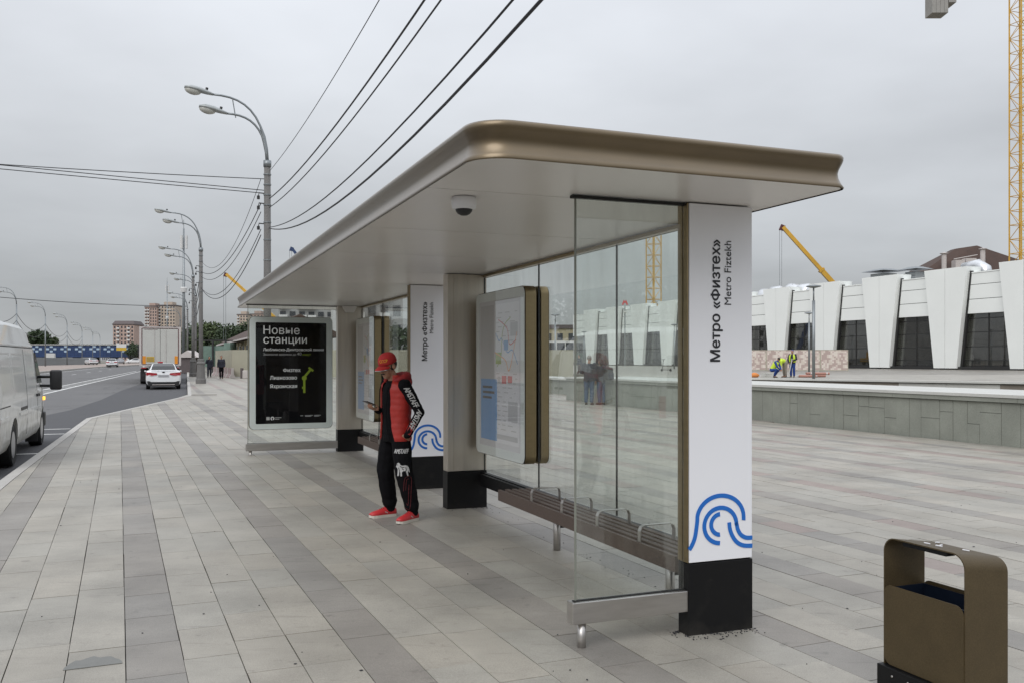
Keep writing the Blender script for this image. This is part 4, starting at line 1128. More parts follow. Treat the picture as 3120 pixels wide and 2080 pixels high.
# ------------------------------------------------------------------ litter bin
t = Thing('litter_bin', 'brown metal litter bin with open hoop frame beside the shelter', 'bin', (3.39, 3.03, 0), A)
u0, u1, v0, v1, T = 3.03, 3.52, 3.392, 3.655, .80
dz = lambda v: -.034*(v-v0)/(v1-v0)
out, inn = [], []
R_ = .07
def hoop(ins):
    pts = [(u0+ins, .02)]
    for k in range(7): a = math.radians(180-15*k); pts.append((u0+R_+(R_-ins)*math.cos(a), T-R_+(R_-ins)*math.sin(a)))
    for k in range(7): a = math.radians(90-15*k); pts.append((u1-R_+(R_-ins)*math.cos(a), T-R_+(R_-ins)*math.sin(a)))
    pts.append((u1-ins, .02)); return pts
ho, hi_ = hoop(0), hoop(.006)
mb = MB(); rings = []
for (a, b), (c, d) in zip(ho, hi_):
    s = max(0, min(1, (b-.55)/.25))
    rings.append([(v0, a, b), (v1, a, b+dz(v1)*s), (v1, c, d+dz(v1)*s), (v0, c, d)])
mb.loft(rings); o = t.part('hoop', mb, 'bin_brown', auto=.6)
mb = MB(); mb.prism([(x, y) for x, y in rrect(.27, .020, .009, 4)], 0, .05, fn=lambda q, z: (v0+.012+z, (u0+u1)/2+q[0], T-.019+q[1])); t.part('stub_plate', mb, 'black')
for s, nm in ((v0-.004, 'front_panel'), (v1-.012, 'back_panel')):
    pp = rrect(.478, .395, .045, 6); zc_ = .165+.1975
    mb = MB(); mb.prism(pp, 0, .004, fn=lambda q, z: (s+z, (u0+u1)/2+q[0], zc_+q[1]+.005)); t.part(nm, mb, 'bin_brown')
mb = MB(); a, b, c, d, e = v0+.012, v1-.02, u0+.02, u1-.02, .548
for (x0, x1, y0, y1) in ((a, a+.004, c, d), (b-.004, b, c, d), (a+.004, b-.004, c, c+.004), (a+.004, b-.004, d-.004, d)): mb.b2(x0, x1, y0, y1, .18, e)
mb.b2(a, b, c, d, .175, .18); t.part('liner', mb, 'bin_in')
t.part('plinth', MB().b2(v0-.03, v1+.01, u0-.0, u1+.015, -.03, .165), 'black', bev=.004)
for k in range(4): t.part('bolt', MB().ell((v0-.035+.0, u0+.1+k*.1, .13), (.004, .006, .006), 8, 6), 'steel')
# cigarette ends left on top of the bin
mb = MB(); rr = random.Random(2)
for k in range(5):
    a = rr.uniform(u0+.12, u1-.12); v = rr.uniform(v0+.04, v1-.05); dr = rr.uniform(0, 3)
    mb.tube([(v, a, T+.004+dz(v)), (v+.03*math.cos(dr), a+.03*math.sin(dr), T+.004+dz(v+.03*math.cos(dr)))], .0035, 6)
me = mb.mesh('cigarette_ends', 'paper', off=(v0, u0, T)); fixn(me)
solo('cigarette_ends', me, 'a few pale cigarette ends lying on top of the brown litter bin', 'litter', kind='stuff', loc=W(u0, v0, T), rz=A)

# ------------------------------------------------------------------ street lamps
def curve_arm(reach, ztop, z0, n=10):
    pts = []
    for k in range(n+1):
        a = k/n
        x = -reach*(1-math.cos(a*PI/2*.97))**1.0 if False else -reach*(a**1.7)
        z = z0+(ztop-z0)*(1-(1-a)**2.4)
        pts.append((x, 0, z))
    return pts
def head(t, x, z, tilt, parent):
    R = Matrix.Rotation(tilt, 3, 'Y')
    def tr(mb):
        mb.v = [tuple(R @ Vector(v)+Vector((x, 0, z))) for v in mb.v]; return mb
    mb = MB(); rings = []
    for (px, w_, zt, zb) in ((.02, .05, .03, -.03), (-.18, .10, .07, -.04), (-.45, .15, .10, -.035), (-.72, .15, .09, -.03), (-.9, .08, .03, -.03)):
        rings.append([(px, 1.25*w_*math.cos(q), 1.3*(zt if math.sin(q) > 0 else -zb)*math.sin(q)) for q in [2*PI*k/12 for k in range(12)]])
    mb.loft(rings); h = t.part('lamp_head', tr(mb), 'lamp_head', parent, smooth=True)
    mb = MB(); mb.ell((-.62, 0, -.05), (.27, .15, .14), 12, 8); t.part('lens', tr(mb), 'lamp_glass', parent, smooth=True)
    mb = MB(); mb.lathe([(.035, 0), (.045, .05), (.045, .10)], (-.2, 0, .07), 8); t.part('photocell', tr(mb), 'plastic', parent)
def street_lamp(lab, group, pedestal=True, slim=False, arms=((2.66, 10.55), (2.2, 9.95)), zt=8.35):
    t = Thing('street_lamp', lab, 'street lamp', (0, 0, 0), 0, group)
    if pedestal:
        t.part('pedestal', MB().lathe([(.31, 0), (.31, .28), (.27, .34), (.235, .9), (.235, 1.2), (.27, 1.24), (.27, 1.32), (.21, 1.38), (.21, 1.52), (.18, 1.56)], (0, 0, -.02), 12), 'concrete', auto=.5)
    p = t.part('pole', MB().tube([(0, 0, -.1), (0, 0, zt)], [.12, .08] if slim else [.14, .11], 14), 'lamp_grey' if slim else 'concrete', smooth=True)
    if slim: return arms_of(t, arms, zt)
    t.part('pole_cap', MB().tube([(0, 0, zt-.12), (0, 0, zt+.1)], .135, 12), 'lamp_grey', smooth=True)
    for z in (5.0, 5.7, 6.3, 6.9, 7.25, 7.6, 7.95): t.part('steel_band', MB().tube([(0, 0, z), (0, 0, z+.035)], .135, 12), 'lamp_grey', p)
    ins = MB()
    for z in (6.25, 6.95, 7.3): ins.tube([(.1, 0, z), (-.28, 0, z+.02), (-.30, 0, z-.12)], .022, 6); ins.lathe([(.05, 0), (.05, .12)], (-.3, 0, z-.2), 8)
    t.part('cable_bracket', ins, 'plastic', p)
    return arms_of(t, arms, zt)
def arms_of(t, arms, zt):
    for reach, z in arms:
        pts = curve_arm(reach-.85, z, zt+.02)
        a = t.part('arm', MB().tube(pts, [.06]*3+[.038]*(len(pts)-3), 8), 'lamp_grey', smooth=True)
        head(t, pts[-1][0], pts[-1][2], math.radians(10), a)
    (r1_, z1_), (r2_, z2_) = arms
    t.part('arm_tie', MB().tube([(-1.05, 0, z2_-.12), (-1.15, 0, z1_-.12)], .02, 6), 'lamp_grey')
    return t.o
G_ = 'street lamps along the pavement side of the road'
LR = [(-8.46, 31.2), (-19.46, 56.44), (-26.65, 75.4), (-34.6, 98.7), (-46.4, 129), (-60.3, 164)]
labs = ['nearest grey street lamp with twin curved arms rising behind the shelter roof', 'second street lamp with twin arms and a broad pedestal near the walkers',
        'third street lamp along the pavement, beyond the one with the broad pedestal', 'fourth street lamp along the pavement, behind the thin antenna mast', 'fifth and small street lamp along the pavement above the truck',
        'farthest small street lamp on the pavement side, in front of the tower blocks']
l0 = street_lamp(labs[0], G_); l0.location = (*LR[0], GZ(*LR[0])); l0.rotation_euler = (0, 0, A)
for (x, y), lb in zip(LR[1:], labs[1:]):
    copy_tree(l0, loc=(x, y, GZ(x, y)), rz=A, label=lb)
LL = [(-64.8, 118), (-78.1, 151), (-92.7, 188), (-109.6, 230), (-123.6, 266), (-138.8, 304)]
labs = ['nearest lamp across the road, its head cut by the left edge of the view', 'second lamp across the road counted from the left edge, above the fence', 'third lamp across the road, at the right of the trees',
        'fourth lamp across the road in front of the blue overpass', 'fifth lamp across the road, small, beside the brick block', 'sixth and smallest lamp across the road before the brick block']
l1 = street_lamp(labs[0], 'street lamps across the road', False, True); l1.location = (*LL[0], GZ(*LL[0])); l1.rotation_euler = (0, 0, A)
for (x, y), lb in zip(LL[1:], labs[1:]):
    copy_tree(l1, loc=(x, y, GZ(x, y)), rz=A, label=lb)
# antenna masts behind the lamps
def mast(x, y, h, lab):
    z = GZ(x, y)
    t = Thing('antenna_mast', lab, 'mast', (x, y, z), 0, place=(x, y, z)); t.org = Vector((0, 0, 0))
    t.part('pole', MB().tube([(0, 0, -.1), (0, 0, h)], [.22, .09], 10), 'lamp_grey', smooth=True)
    mb = MB()
    for s in range(3):
        a = s*2.1; mb.box((.32*math.cos(a), .32*math.sin(a), h-1.6), (.18, .3, 1.5), a)
    t.part('antenna', mb, 'panel_white')
    t.part('antenna', MB().lathe([(.35, 0), (.4, .5), (.3, .6)], (0, 0, h*.55), 10), 'panel_white')
    t.part('spike', MB().tube([(0, 0, h), (0, 0, h+1)], .03, 6), 'lamp_grey')
mast(-38.2, 105, 16.5, 'tall thin antenna mast standing among the street lamp arms')
mast(-86, 225, 20.5, 'thin far antenna mast rising above the brown tower block')

# ------------------------------------------------------------------ overhead cables
def cable(name, lab, pts, r=.016, twist=False, group=None):
    mb = MB()
    if twist:
        P = [Vector(p) for p in pts]; Q = []
        for i in range(len(P)-1):
            for k in range(8): Q.append(P[i].lerp(P[i+1], k/8))
        Q.append(P[-1])
        for ph in (0, PI):
            out = []; s = 0
            for i, p in enumerate(Q):
                if i: s += (p-Q[i-1]).length
                a = s/.30*2*PI*.5+ph; t = (Q[min(i+1, len(Q)-1)]-Q[max(i-1, 0)]).normalized(); e = t.cross(Vector((0, 0, 1))).normalized(); f = e.cross(t)
                out.append(p+e*math.cos(a)*r*.8+f*math.sin(a)*r*.8)
            mb.tube(out, r*.8, 5)
    else: mb.tube(pts, r, 6)
    me = mb.mesh(name, 'cable', True, off=pts[0]); fixn(me)
    solo(name, me, lab, 'cable', group, loc=pts[0])
def sag(a, b, s, n=24):
    a, b = Vector(a), Vector(b)
    return [a.lerp(b, k/n)-Vector((0, 0, 4*s*(k/n)*(1-k/n))) for k in range(n+1)]
PB = (4.6, -3.5)
x1, y1 = LR[0]
for z, s, r, tw, lb in ((8.17, .73, .009, False, 'thin topmost wire leaving the nearest street lamp towards the upper edge'), (7.23, .84, .017, False, 'thick black cable, second from the top on the nearest street lamp'),
                        (6.92, .83, .0135, False, 'third cable down from the nearest street lamp to the upper edge'), (6.24, 1.17, .0135, False, 'fourth cable down, ending just above the lowest one'),
                        (6.20, 1.46, .018, False, 'lowest and heaviest cable sagging above the shelter roof')):
    cable('overhead_cable', lb, sag((x1+.1, y1-.1, z), (*PB, z), s), r, tw, 'cables from the nearest street lamp towards the viewer')
for z, s, lb in ((7.92, .55, 'upper wire crossing the road to the left from the nearest street lamp'), (7.52, .10, 'middle wire crossing the road to the left edge'), (7.42, .13, 'lowest of three wires crossing the road to the left edge')):
    cable('overhead_cable', lb, sag((x1, y1, z), (-44.3, 17, 9.0-(.12 if z < 7.5 else 0)), s), .014, False, 'wires crossing the road')
x2, y2 = LR[1]
for z, z2, s, r, lb in ((7.95, 7.9, 1.5, .010, 'uppermost cable between the first and second street lamp'), (7.1, 7.2, .95, .016, 'second cable between the first and second street lamp'), (6.8, 6.9, 1.0, .014, 'third cable between the first and second street lamp'),
                        (6.2, 6.2, 1.2, .014, 'fourth cable between the first and second street lamp'), (6.0, 6.2, 1.35, .017, 'lowest cable between the first and second street lamp')):
    cable('overhead_cable', lb, sag((x1-.25, y1+.1, z), (x2, y2, z2), s), r, False, 'cables between the street lamps')
for i in range(1, 4):
    a, b = LR[i], LR[i+1]
    for z, s, hh in ((7.6, 1.2, 'uppermost'), (6.9, 1.1, 'middle'), (6.3, 1.4, 'lowest')):
        cable('overhead_cable', f'{hh} cable hanging between two of the {["nearer", "middle", "farther"][i-1]} small street lamps by the truck', sag((*a, z), (*b, z), s, 12), .022, False, f'cables between {["second and third", "third and fourth", "fourth and fifth"][i-1]} lamps')
cable('overhead_cable', 'long cable crossing high over the road above the van', sag((-46.4, 129, 9.3), (-80, 108, 11.2), .7), .045, False)
for i in range(0, 3):
    a, b = LL[i], LL[i+1]
    for z, s, hh in ((7.7, 1.6, 'upper'), (6.8, 1.7, 'lower')):
        cable('overhead_cable', f'{hh} cable sagging between the {["first and second", "second and third", "third and fourth"][i]} lamps across the road', sag((*a, z), (*b, z), s, 12), .035, False, f'cables between the {["first and second", "second and third", "third and fourth"][i]} far lamps')
a = LL[0]
for z, s, hh in ((7.7, 1.6, 'upper'), (6.8, 1.7, 'lower')):
    cable('overhead_cable', hh+' cable running from the first far lamp out past the left edge', sag((*a, z), (a[0]+11, a[1]-28, z), s, 12), .035, False, 'cables running out past the left edge')
# ------------------------------------------------------------------ vehicles
def cut(me, mb):
    """take the volume of mb out of mesh me"""
    c = bpy.data.meshes.new('c'); c.from_pydata(mb.v, [], mb.f); fixn(c); fixn(me)
    co = bpy.data.objects.new('c', c); ob = bpy.data.objects.new('b', me); COL.objects.link(co); COL.objects.link(ob)
    md = ob.modifiers.new('b', 'BOOLEAN'); md.object = co; md.operation = 'DIFFERENCE'; md.solver = 'EXACT'
    bpy.context.view_layer.update()
    out = bpy.data.meshes.new_from_object(ob.evaluated_get(bpy.context.evaluated_depsgraph_get()))
    bpy.data.objects.remove(co); bpy.data.objects.remove(ob); out.name = me.name
    return out
def tab(t, x): 
    if x <= t[0][0]: return t[0][1]
    return lerp(t, x)
def body_loft(stations, sect):
    rings = []
    for y in stations:
        half = sect(y)
        rings.append([(w, y, z) for w, z in half]+[(-w, y, z) for w, z in reversed(half) if w > 1e-4])
    mb = MB(); mb.loft(rings); return mb
def wheel(t, x, y, r, w, side, lab=None):
    a = x; b = x-side*w
    prof = [(r*.6, a-side*.02), (r*.93, a), (r, a-side*.03), (r, b+side*.03), (r*.93, b), (r*.6, b)]
    ring = [[(px, y+rr_*math.cos(2*PI*k/22), r+rr_*math.sin(2*PI*k/22)) for k in range(22)] for rr_, px in prof]
    mb = MB(); mb.loft(ring); o = t.part('wheel', mb, 'tyre', auto=.6)
    mb = MB(); n = 22
    mb.loft([[(a-side*d, y+q*math.cos(2*PI*k/n), r+q*math.sin(2*PI*k/n)) for k in range(n)] for q, d in ((r*.62, .01), (r*.58, .028), (r*.2, .045), (r*.12, .012))])
    for k in range(6):
        an = k*PI/3; mb.box((a-side*.022, y+r*.38*math.cos(an), r+r*.38*math.sin(an)), (.02, r*.42, r*.13), 0, 0, 0, an)
    t.part('rim', mb, 'rim', o, auto=.5)
    return o
# --- white delivery van
van = Thing('delivery_van', 'white panel van with lit amber side lamp parked at the kerb on the left', 'van', (0, 0, 0), A, place=W(-0.0, 0, 0))
VU0, VC = 15.35, -3.14                                   # rear bumper, centre line
van.o.location = W(VU0, VC, gzu(19)-.125)
WT = [(.30, .90), (.42, .955), (.75, .972), (1.05, .970), (1.30, .952), (1.97, .885), (2.08, .86)]
TOPV = [(0, 2.36), (.12, 2.42), (1.5, 2.47), (3.9, 2.46), (4.25, 2.40), (4.5, 2.25), (5.55, 1.42), (5.75, 1.30), (6.25, 1.12), (6.42, .98), (6.5, .8)]
def vsect(y):
    tp = tab(TOPV, y); k = 1.0
    if y < .1: k = .93+.7*y
    if y > 5.4: k = 1-.13*((y-5.4)/1.1)**2
    out = [(0, .30)]
    for z, w in WT: out.append((w*k, min(z, tp-.10)))
    for d, f in ((.14, .955), (.07, .86), (.025, .62), (0, .0)):
        out.append((tab(WT, tp-.14)*k*f, max(tp-d, .4)))
    return out
st_ = [0, .04, .12, .4, 1, 1.6, 2.4, 3.2, 3.8, 4.1, 4.3, 4.5, 4.7, 4.95, 5.2, 5.45, 5.65, 5.85, 6.1, 6.3, 6.42, 6.5]
mb = body_loft(st_, vsect); me = mb.mesh('body', 'van_white')
RW, FW = 1.60, 5.62
cu = MB()
for y in (RW, FW):
    for s in (-1, 1): cu.tube([(s*.62, y, .36), (s*1.2, y, .36)], .445, 24)
me = cut(me, cu); me.materials.clear(); me.materials.append(M['van_white'])
van.part('body', me, None, auto=.5)
wl = MB().b2(-.9, .9, .3, 6.2, .34, .5); van.part('underbody', wl, 'plastic')
for y in (RW, FW):
    for s in (-1, 1): wheel(van, s*.955, y, .355, .24, s)
def side(poly, off=.004, th=.006, sgn=1):
    mb = MB(); n = len(poly)
    vs = [(sgn*(tab(WT, z)+off), y, z) for y, z in poly]+[(sgn*(tab(WT, z)+off-th), y, z) for y, z in poly]
    mb.add(vs, [tuple(range(n)), tuple(range(2*n-1, n-1, -1))]+[(i, (i+1) % n, n+(i+1) % n, n+i) for i in range(n)]); return mb
def seam(path, w=.014, sgn=1):
    mb = MB()
    for (a, b), (c, d) in zip(path, path[1:]):
        t_ = Vector((c-a, d-b)).normalized(); q = Vector((-t_.y, t_.x))*w/2
        nz = max(1, int(abs(d-b)/.2))
        for k in range(nz):
            p0 = Vector((a, b)).lerp(Vector((c, d)), k/nz); p1 = Vector((a, b)).lerp(Vector((c, d)), (k+1)/nz)
            mb.add(side([p0+q, p1+q, p1-q, p0-q], .003, .006, sgn).v, [(0, 1, 2, 3), (7, 6, 5, 4), (0, 1, 5, 4), (1, 2, 6, 5), (2, 3, 7, 6), (3, 0, 4, 7)])
    return mb
for s in (-1, 1):
    sm = MB()
    for path in ([(4.66, .36), (4.66, 1.2), (4.60, 1.96)], [(3.15, .42), (3.15, 1.95)], [(.05, 1.975), (4.55, 1.985)], [(5.42, .80), (5.50, 1.22)], [(.1, 1.02), (1.1, 1.02)]):
        x = seam(path, .016, s); sm.add(x.v, x.f)
    van.part('door_seam', sm, 'dark_seam')
    van.part('drip_rail', side([(.05, 2.0), (4.58, 2.01), (4.58, 2.035), (.05, 2.025)], .012, .02, s), 'van_white')
    for (a, b) in ((.30, 1.45), (1.60, 3.02), (3.30, 4.42)):
        pr = [(a, 1.13), (b, 1.13), (b-.03, 1.86), (a+.05, 1.86)]
        fr_ = MB()
        for i in range(4):
            p, q = pr[i], pr[(i+1) % 4]; x = seam([p, q], .02, s); fr_.add(x.v, x.f)
        van.part('panel_press', fr_, 'van_white')
    for a, b in ((.05, 1.05), (2.12, 3.13), (3.17, 4.64), (4.68, 5.12)):
        van.part('rub_strip', side([(a, .80), (b, .80), (b, .86), (a, .86)], .016, .03, s), 'van_white')
    van.part('slide_rail', side([(2.35, .885), (3.14, .885), (3.14, .935), (2.35, .935)], .01, .012, s), 'plastic')
    van.part('door_window', side([(4.76, 1.30), (5.50, 1.30), (5.36, 1.45), (4.95, 1.90), (4.74, 1.90)], .006, .008, s), 'dark_glass')
    van.part('door_handle', side([(4.72, 1.05), (4.86, 1.05), (4.86, 1.10), (4.72, 1.10)], .03, .03, s), 'plastic')
    van.part('door_handle', side([(4.46, 1.05), (4.60, 1.05), (4.60, 1.10), (4.46, 1.10)], .03, .03, s), 'plastic')
    mb = MB(); mb.box((s*1.26, 5.06, 1.36), (.22, .12, .40)); me = mb.mesh('mirror', 'plastic'); bevelled(me, .04, 3); o = van.part('mirror', me, None, auto=.6)
    for z in (1.24, 1.42): van.part('mirror_arm', MB().tube([(s*.94, 5.2, z), (s*1.18, 5.08, z)], .028, 8), 'plastic', o)
    van.part('side_lamp', side([(5.70, .93), (5.86, .93), (5.86, 1.0), (5.70, 1.0)], .015, .03, s) if s < 0 else MB().b2(.945, .985, 5.68, 5.86, .93, 1.0), 'amber')
    van.part('mud_flap', MB().b2(s*.70, s*.93, FW-.52, FW-.50, .12, .42), 'plastic')
van.part('windscreen', MB().add([(-.80, 4.55, 2.235), (.80, 4.55, 2.235), (.86, 5.5, 1.475), (-.86, 5.5, 1.475), (-.80, 4.56, 2.25), (.80, 4.56, 2.25), (.86, 5.51, 1.49), (-.86, 5.51, 1.49)],
         [(0, 3, 2, 1), (4, 5, 6, 7), (0, 1, 5, 4), (1, 2, 6, 5), (2, 3, 7, 6), (3, 0, 4, 7)]), 'dark_glass')
van.part('bumper', MB().b2(-.93, .93, 6.28, 6.56, .34, .66), 'plastic', bev=.04); van.part('bumper', MB().b2(-.93, .93, -.06, .05, .34, .55), 'plastic', bev=.02)
for s in (-1, 1):
    van.part('rear_lamp', MB().b2(s*.80, s*.94, -.012, .02, .62, 1.05), 'red_lens'); van.part('headlamp', MB().b2(s*.55, s*.84, 6.38, 6.5, .72, .94), 'lamp_glass')
    van.part('rear_window', MB().b2(s*.10, s*.76, -.012, .01, 1.2, 1.85), 'dark_glass')

# --- saloon car
def make_car(lab, paint, detail=True, group=None):
    c = Thing('saloon_car', lab, 'car', (0, 0, 0), A, group)
    CT = [(0, .80), (.05, .98), (.35, 1.06), (.75, 1.07), (1.2, .99), (3.4, .98), (3.8, .95), (4.5, .82), (4.75, .70), (4.85, .55)]
    CW = [(0, .80), (.06, .88), (.3, .915), (1.2, .92), (3.6, .92), (4.3, .88), (4.7, .78), (4.85, .62)]
    def cs(y):
        w, tp = tab(CW, y), tab(CT, y)
        return [(0, .22), (w*.86, .22), (w*.97, .34), (w, .55), (w*.99, min(.75, tp-.06)), (w*.95, tp-.05), (w*.84, tp-.005), (0, tp+.01)]
    mb = body_loft([0, .03, .07, .15, .3, .5, .75, 1, 1.3, 1.8, 2.4, 3, 3.4, 3.7, 4, 4.3, 4.5, 4.65, 4.78, 4.85], cs); me = mb.mesh('body', paint)
    if detail:
        cu = MB()
        for y in (1.02, 3.84):
            for s in (-1, 1): cu.tube([(s*.60, y, .33), (s*1.1, y, .33)], .39, 22)
        me = cut(me, cu); me.materials.clear(); me.materials.append(M[paint])
    c.part('body', me, None, auto=.6)
    GT = [(.62, 1.05), (.95, 1.26), (1.35, 1.40), (1.7, 1.445), (2.3, 1.45), (2.7, 1.40), (3.2, 1.20), (3.62, .98)]
    def gs(y):
        tp = tab(GT, y); f = min(1, max(0, (tp-.95)/.5))
        wb = .80 if y > 1 else .72+.08*(y-.6)/.4
        wt = wb-.23*f
        return [(0, .9), (wb, .93), (wb-.1*f, .93+(tp-.93)*.45), (wt, tp-.04), (wt*.85, tp-.008), (0, tp+.006)]
    mb = body_loft([.62, .78, .95, 1.15, 1.35, 1.5, 1.7, 2, 2.3, 2.5, 2.7, 2.95, 3.2, 3.45, 3.62], gs)
    c.part('cabin', mb, paint, auto=.7)
    def pan(name, pts, m_, th=.006, nrm=None):
        P = [Vector(p) for p in pts]; n = (P[1]-P[0]).cross(P[2]-P[0]).normalized()
        if nrm and n.dot(Vector(nrm)) < 0: n = -n
        mb = MB(); k = len(P); mb.add([p+n*.014 for p in P]+[p-n*th for p in P], [tuple(range(k)), tuple(range(2*k-1, k-1, -1))]+[(i, (i+1) % k, k+(i+1) % k, k+i) for i in range(k)])
        return c.part(name, mb, m_)
    mb = MB(); rows = []
    for y in (.66, .78, .95, 1.1, 1.25, 1.38):
        z = tab(GT, y)+.016; w_ = lerp([(.6, .64), (1.4, .50)], y); rows.append([(-w_, y-.012, z), (-w_*.5, y-.012, z+.004), (w_*.5, y-.012, z+.004), (w_, y-.012, z), (w_, y, z-.03), (-w_, y, z-.03)])
    mb.loft(rows); c.part('rear_window', mb, 'dark_glass')
    pan('windscreen', [(-.68, 3.5, 1.035), (.68, 3.5, 1.035), (.55, 2.72, 1.385), (-.55, 2.72, 1.385)], 'dark_glass', nrm=(0, 1, 1))
    for s in (-1, 1):
        pan('side_window', [(s*.795, 1.25, 1.0), (s*.795, 3.2, 1.0), (s*.66, 2.72, 1.30), (s*.62, 2.3, 1.375), (s*.62, 1.7, 1.375), (s*.68, 1.30, 1.28)], 'dark_glass', .01, (s, 0, .3))
        for y in (1.02, 3.84): wheel(c, s*.90, y, .335, .21, s)
    for s in (-1, 1):
        mb = MB(); mb.add([(s*.86, .03, .95), (s*.34, -.02, .90), (s*.31, -.02, .81), (s*.62, -.02, .76), (s*.885, .04, .78), (s*.925, .26, .95)], [(0, 1, 2, 3, 4), (0, 4, 5)])
        ex = MB(); ex.add([(x, y-.014, z) for x, y, z in mb.v], mb.f); ex.add([(x, y+.03, z) for x, y, z in mb.v], mb.f)
        ex.add([], []); c.part('tail_lamp', ex, 'red_lens')
        c.part('door_mirror', MB().ell((s*.955, 2.95, .98), (.06, .04, .05)), paint, smooth=True)
    c.part('number_plate', MB().b2(-.27, .27, -.026, -.006, .70, .815), 'plate')
    c.part('lower_bumper', MB().prism([(-.845, .46), (-.74, .47), (-.62, .42), (.62, .42), (.74, .47), (.845, .46), (.78, .20), (-.78, .20)], -.022, .12, fn=lambda p, z: (p[0], z, p[1])), 'plastic')
    c.part('bumper_trim', MB().b2(-.58, .58, -.035, -.01, .255, .285), 'stripe_white')
    c.part('trunk_lip', MB().b2(-.66, .66, .0, .16, 1.055, 1.083), paint, bev=.008)
    c.part('emblem', MB().ell((0, .005, .955), (.075, .02, .04)), 'plastic')
    c.part('underbody', MB().b2(-.74, .74, .15, 4.6, .17, .32), 'plastic')
    return c
g_ = gzu(54)-.127
car = make_car('white saloon car with red rear lamps parked behind the white lorry', 'car_white')
car.part('roof_sign', MB().b2(-.30, -.02, 1.55, 1.75, 1.45, 1.53), 'red_lens', bev=.015)
car.o.location = W(53.3, .40, g_)
FC = [(-67.8, 152.8, 0, 'small white car driving away on the far road, beside the lamp row', 'car_white'), (-63.5, 171, .0, 'small dark car on the road ahead of the little white one', 'car_dark'),
      (-88, 190, .3, 'tiny white car by the slatted fence, nearest to it', 'car_white'), (-98, 226, PI, 'grey car facing this way in the far traffic', 'car_grey'),
      (-104, 236, .2, 'white car in the far row left of the grey ones', 'car_white'), (-112, 241, PI/2, 'dark car parked sideways in the far car park', 'car_dark'),
      (-119, 246, PI/2, 'white car parked sideways in the far car park', 'car_white'), (-126, 251, PI/2, 'second white car parked sideways, farther left in the car park', 'car_white'),
      (-133, 250, PI/2, 'grey car parked sideways in the far car park below the blue overpass', 'car_grey'), (-141, 256, PI/2, 'white car at the left end of the far car park row', 'car_white'),
      (-107, 262, PI/2, 'white car in the rear row of the far car park', 'car_white'), (-96, 258, 0, 'dark car in the rear row of the far traffic', 'car_dark'), (-84, 246, 0, 'white car in the rear of the far traffic near the brick block', 'car_white')]
base = make_car(FC[0][3], 'car_white', False, 'distant cars')
base.o.location = (FC[0][0], FC[0][1], GZ(FC[0][0], FC[0][1])-.12)
for x, y, r, lb, pt in FC[1:]:
    c = copy_tree(base.o, loc=(x, y, GZ(x, y)-.12 if y < 180 and r < .1 else .12+GZ(x, y)), rz=A+r, label=lb)
    if pt != 'car_white':
        for ch in c.children:
            if ch.material_slots and ch.material_slots[0].material == M['car_white']:
                ch.material_slots[0].link = 'OBJECT'; ch.material_slots[0].material = M[pt]
# light box van in the far car park
bt = Thing('box_van', 'small white box van behind the slatted fence', 'van', (0, 0, 0), A); bt.o.location = (-122, 238, .75)
bt.part('box', MB().b2(-1.1, 1.1, 0, 3.6, .6, 2.7), 'panel_white', bev=.05); bt.part('cab', MB().b2(-1, 1, 3.62, 5.2, .5, 2.0), 'car_white', bev=.2)
bt.part('cab_window', MB().b2(-.9, .9, 5.0, 5.215, 1.25, 1.8), 'dark_glass')
for y in (.8, 4.4):
    for s in (-1, 1): bt.part('wheel', MB().tube([(s*1.05, y, .4), (s*.8, y, .4)], .4, 14), 'tyre')

# --- articulated lorry seen from behind
lo = Thing('lorry', 'white box lorry with maroon edging and orange rear markers stopped by the kerb', 'lorry', (0, 0, 0), A)
lo.o.location = W(63.4, .28, gzu(66)-.127)
Z0, Z1, HW = 1.20, 3.72, 1.275
lo.part('box', MB().b2(-HW+.03, HW-.03, .05, 13.4, Z0, Z1-.02), 'box_white')
for s in (-1, 1):
    d = lo.part('rear_door', MB().b2(s*.012, s*1.13, -.02, .045, Z0+.10, Z1-.14), 'box_white', bev=.01)
    lo.part('door_handle', MB().tube([(s*.35, -.04, Z0+.15), (s*.35, -.04, Z1-.2)], .012, 8), 'stripe_white', d)
    lo.part('corner_post', MB().b2(s*1.14, s*HW, -.03, .2, Z0, Z1), 'stripe_white')
    lo.part('edge_strip', MB().b2(s*1.09, s*1.135, -.034, -.021, Z0+.1, Z1-.12), 'maroon')
    lo.part('marker_plate', MB().b2(s*.88, s*1.07, -.034, -.021, Z0+.12, Z0+.62), 'orange')
    lo.part('tail_lamp', MB().b2(s*.85, s*1.15, -.03, .02, 1.02, 1.09), 'red_lens')
    lo.part('mud_flap', MB().b2(s*.72, s*1.2, .7, .72, .18, .75), 'plastic')
    for y in (1.5, 2.8, 4.1, 10.9, 14.2):
        for w_ in (0,): lo.part('wheel', MB().tube([(s*1.22, y, .5), (s*.82, y, .5)], .5, 18), 'tyre')
lo.part('frame_top', MB().b2(-1.138, 1.138, -.03, .2, Z1-.12, Z1), 'stripe_white'); lo.part('frame_bottom', MB().b2(-1.138, 1.138, -.03, .2, Z0, Z0+.095), 'stripe_white')
lo.part('edge_strip', MB().b2(-1.088, 1.088, -.034, -.031, Z1-.12, Z1-.08), 'maroon'); lo.part('edge_strip', MB().b2(-1.088, 1.088, -.034, -.031, Z0+.06, Z0+.09), 'maroon')
lo.part('edge_strip', MB().b2(-.98, -.16, -.026, -.021, Z1-.205, Z1-.18), 'maroon')
lo.part('top_lamp', MB().b2(-.95, -.8, -.04, .1, Z1, Z1+.05), 'plastic'); lo.part('top_lamp', MB().b2(.8, .95, -.04, .1, Z1, Z1+.05), 'plastic'); lo.part('roof_edge', MB().b2(-HW, HW, .0, 13.4, Z1-.018, Z1+.02), 'roof_dark')
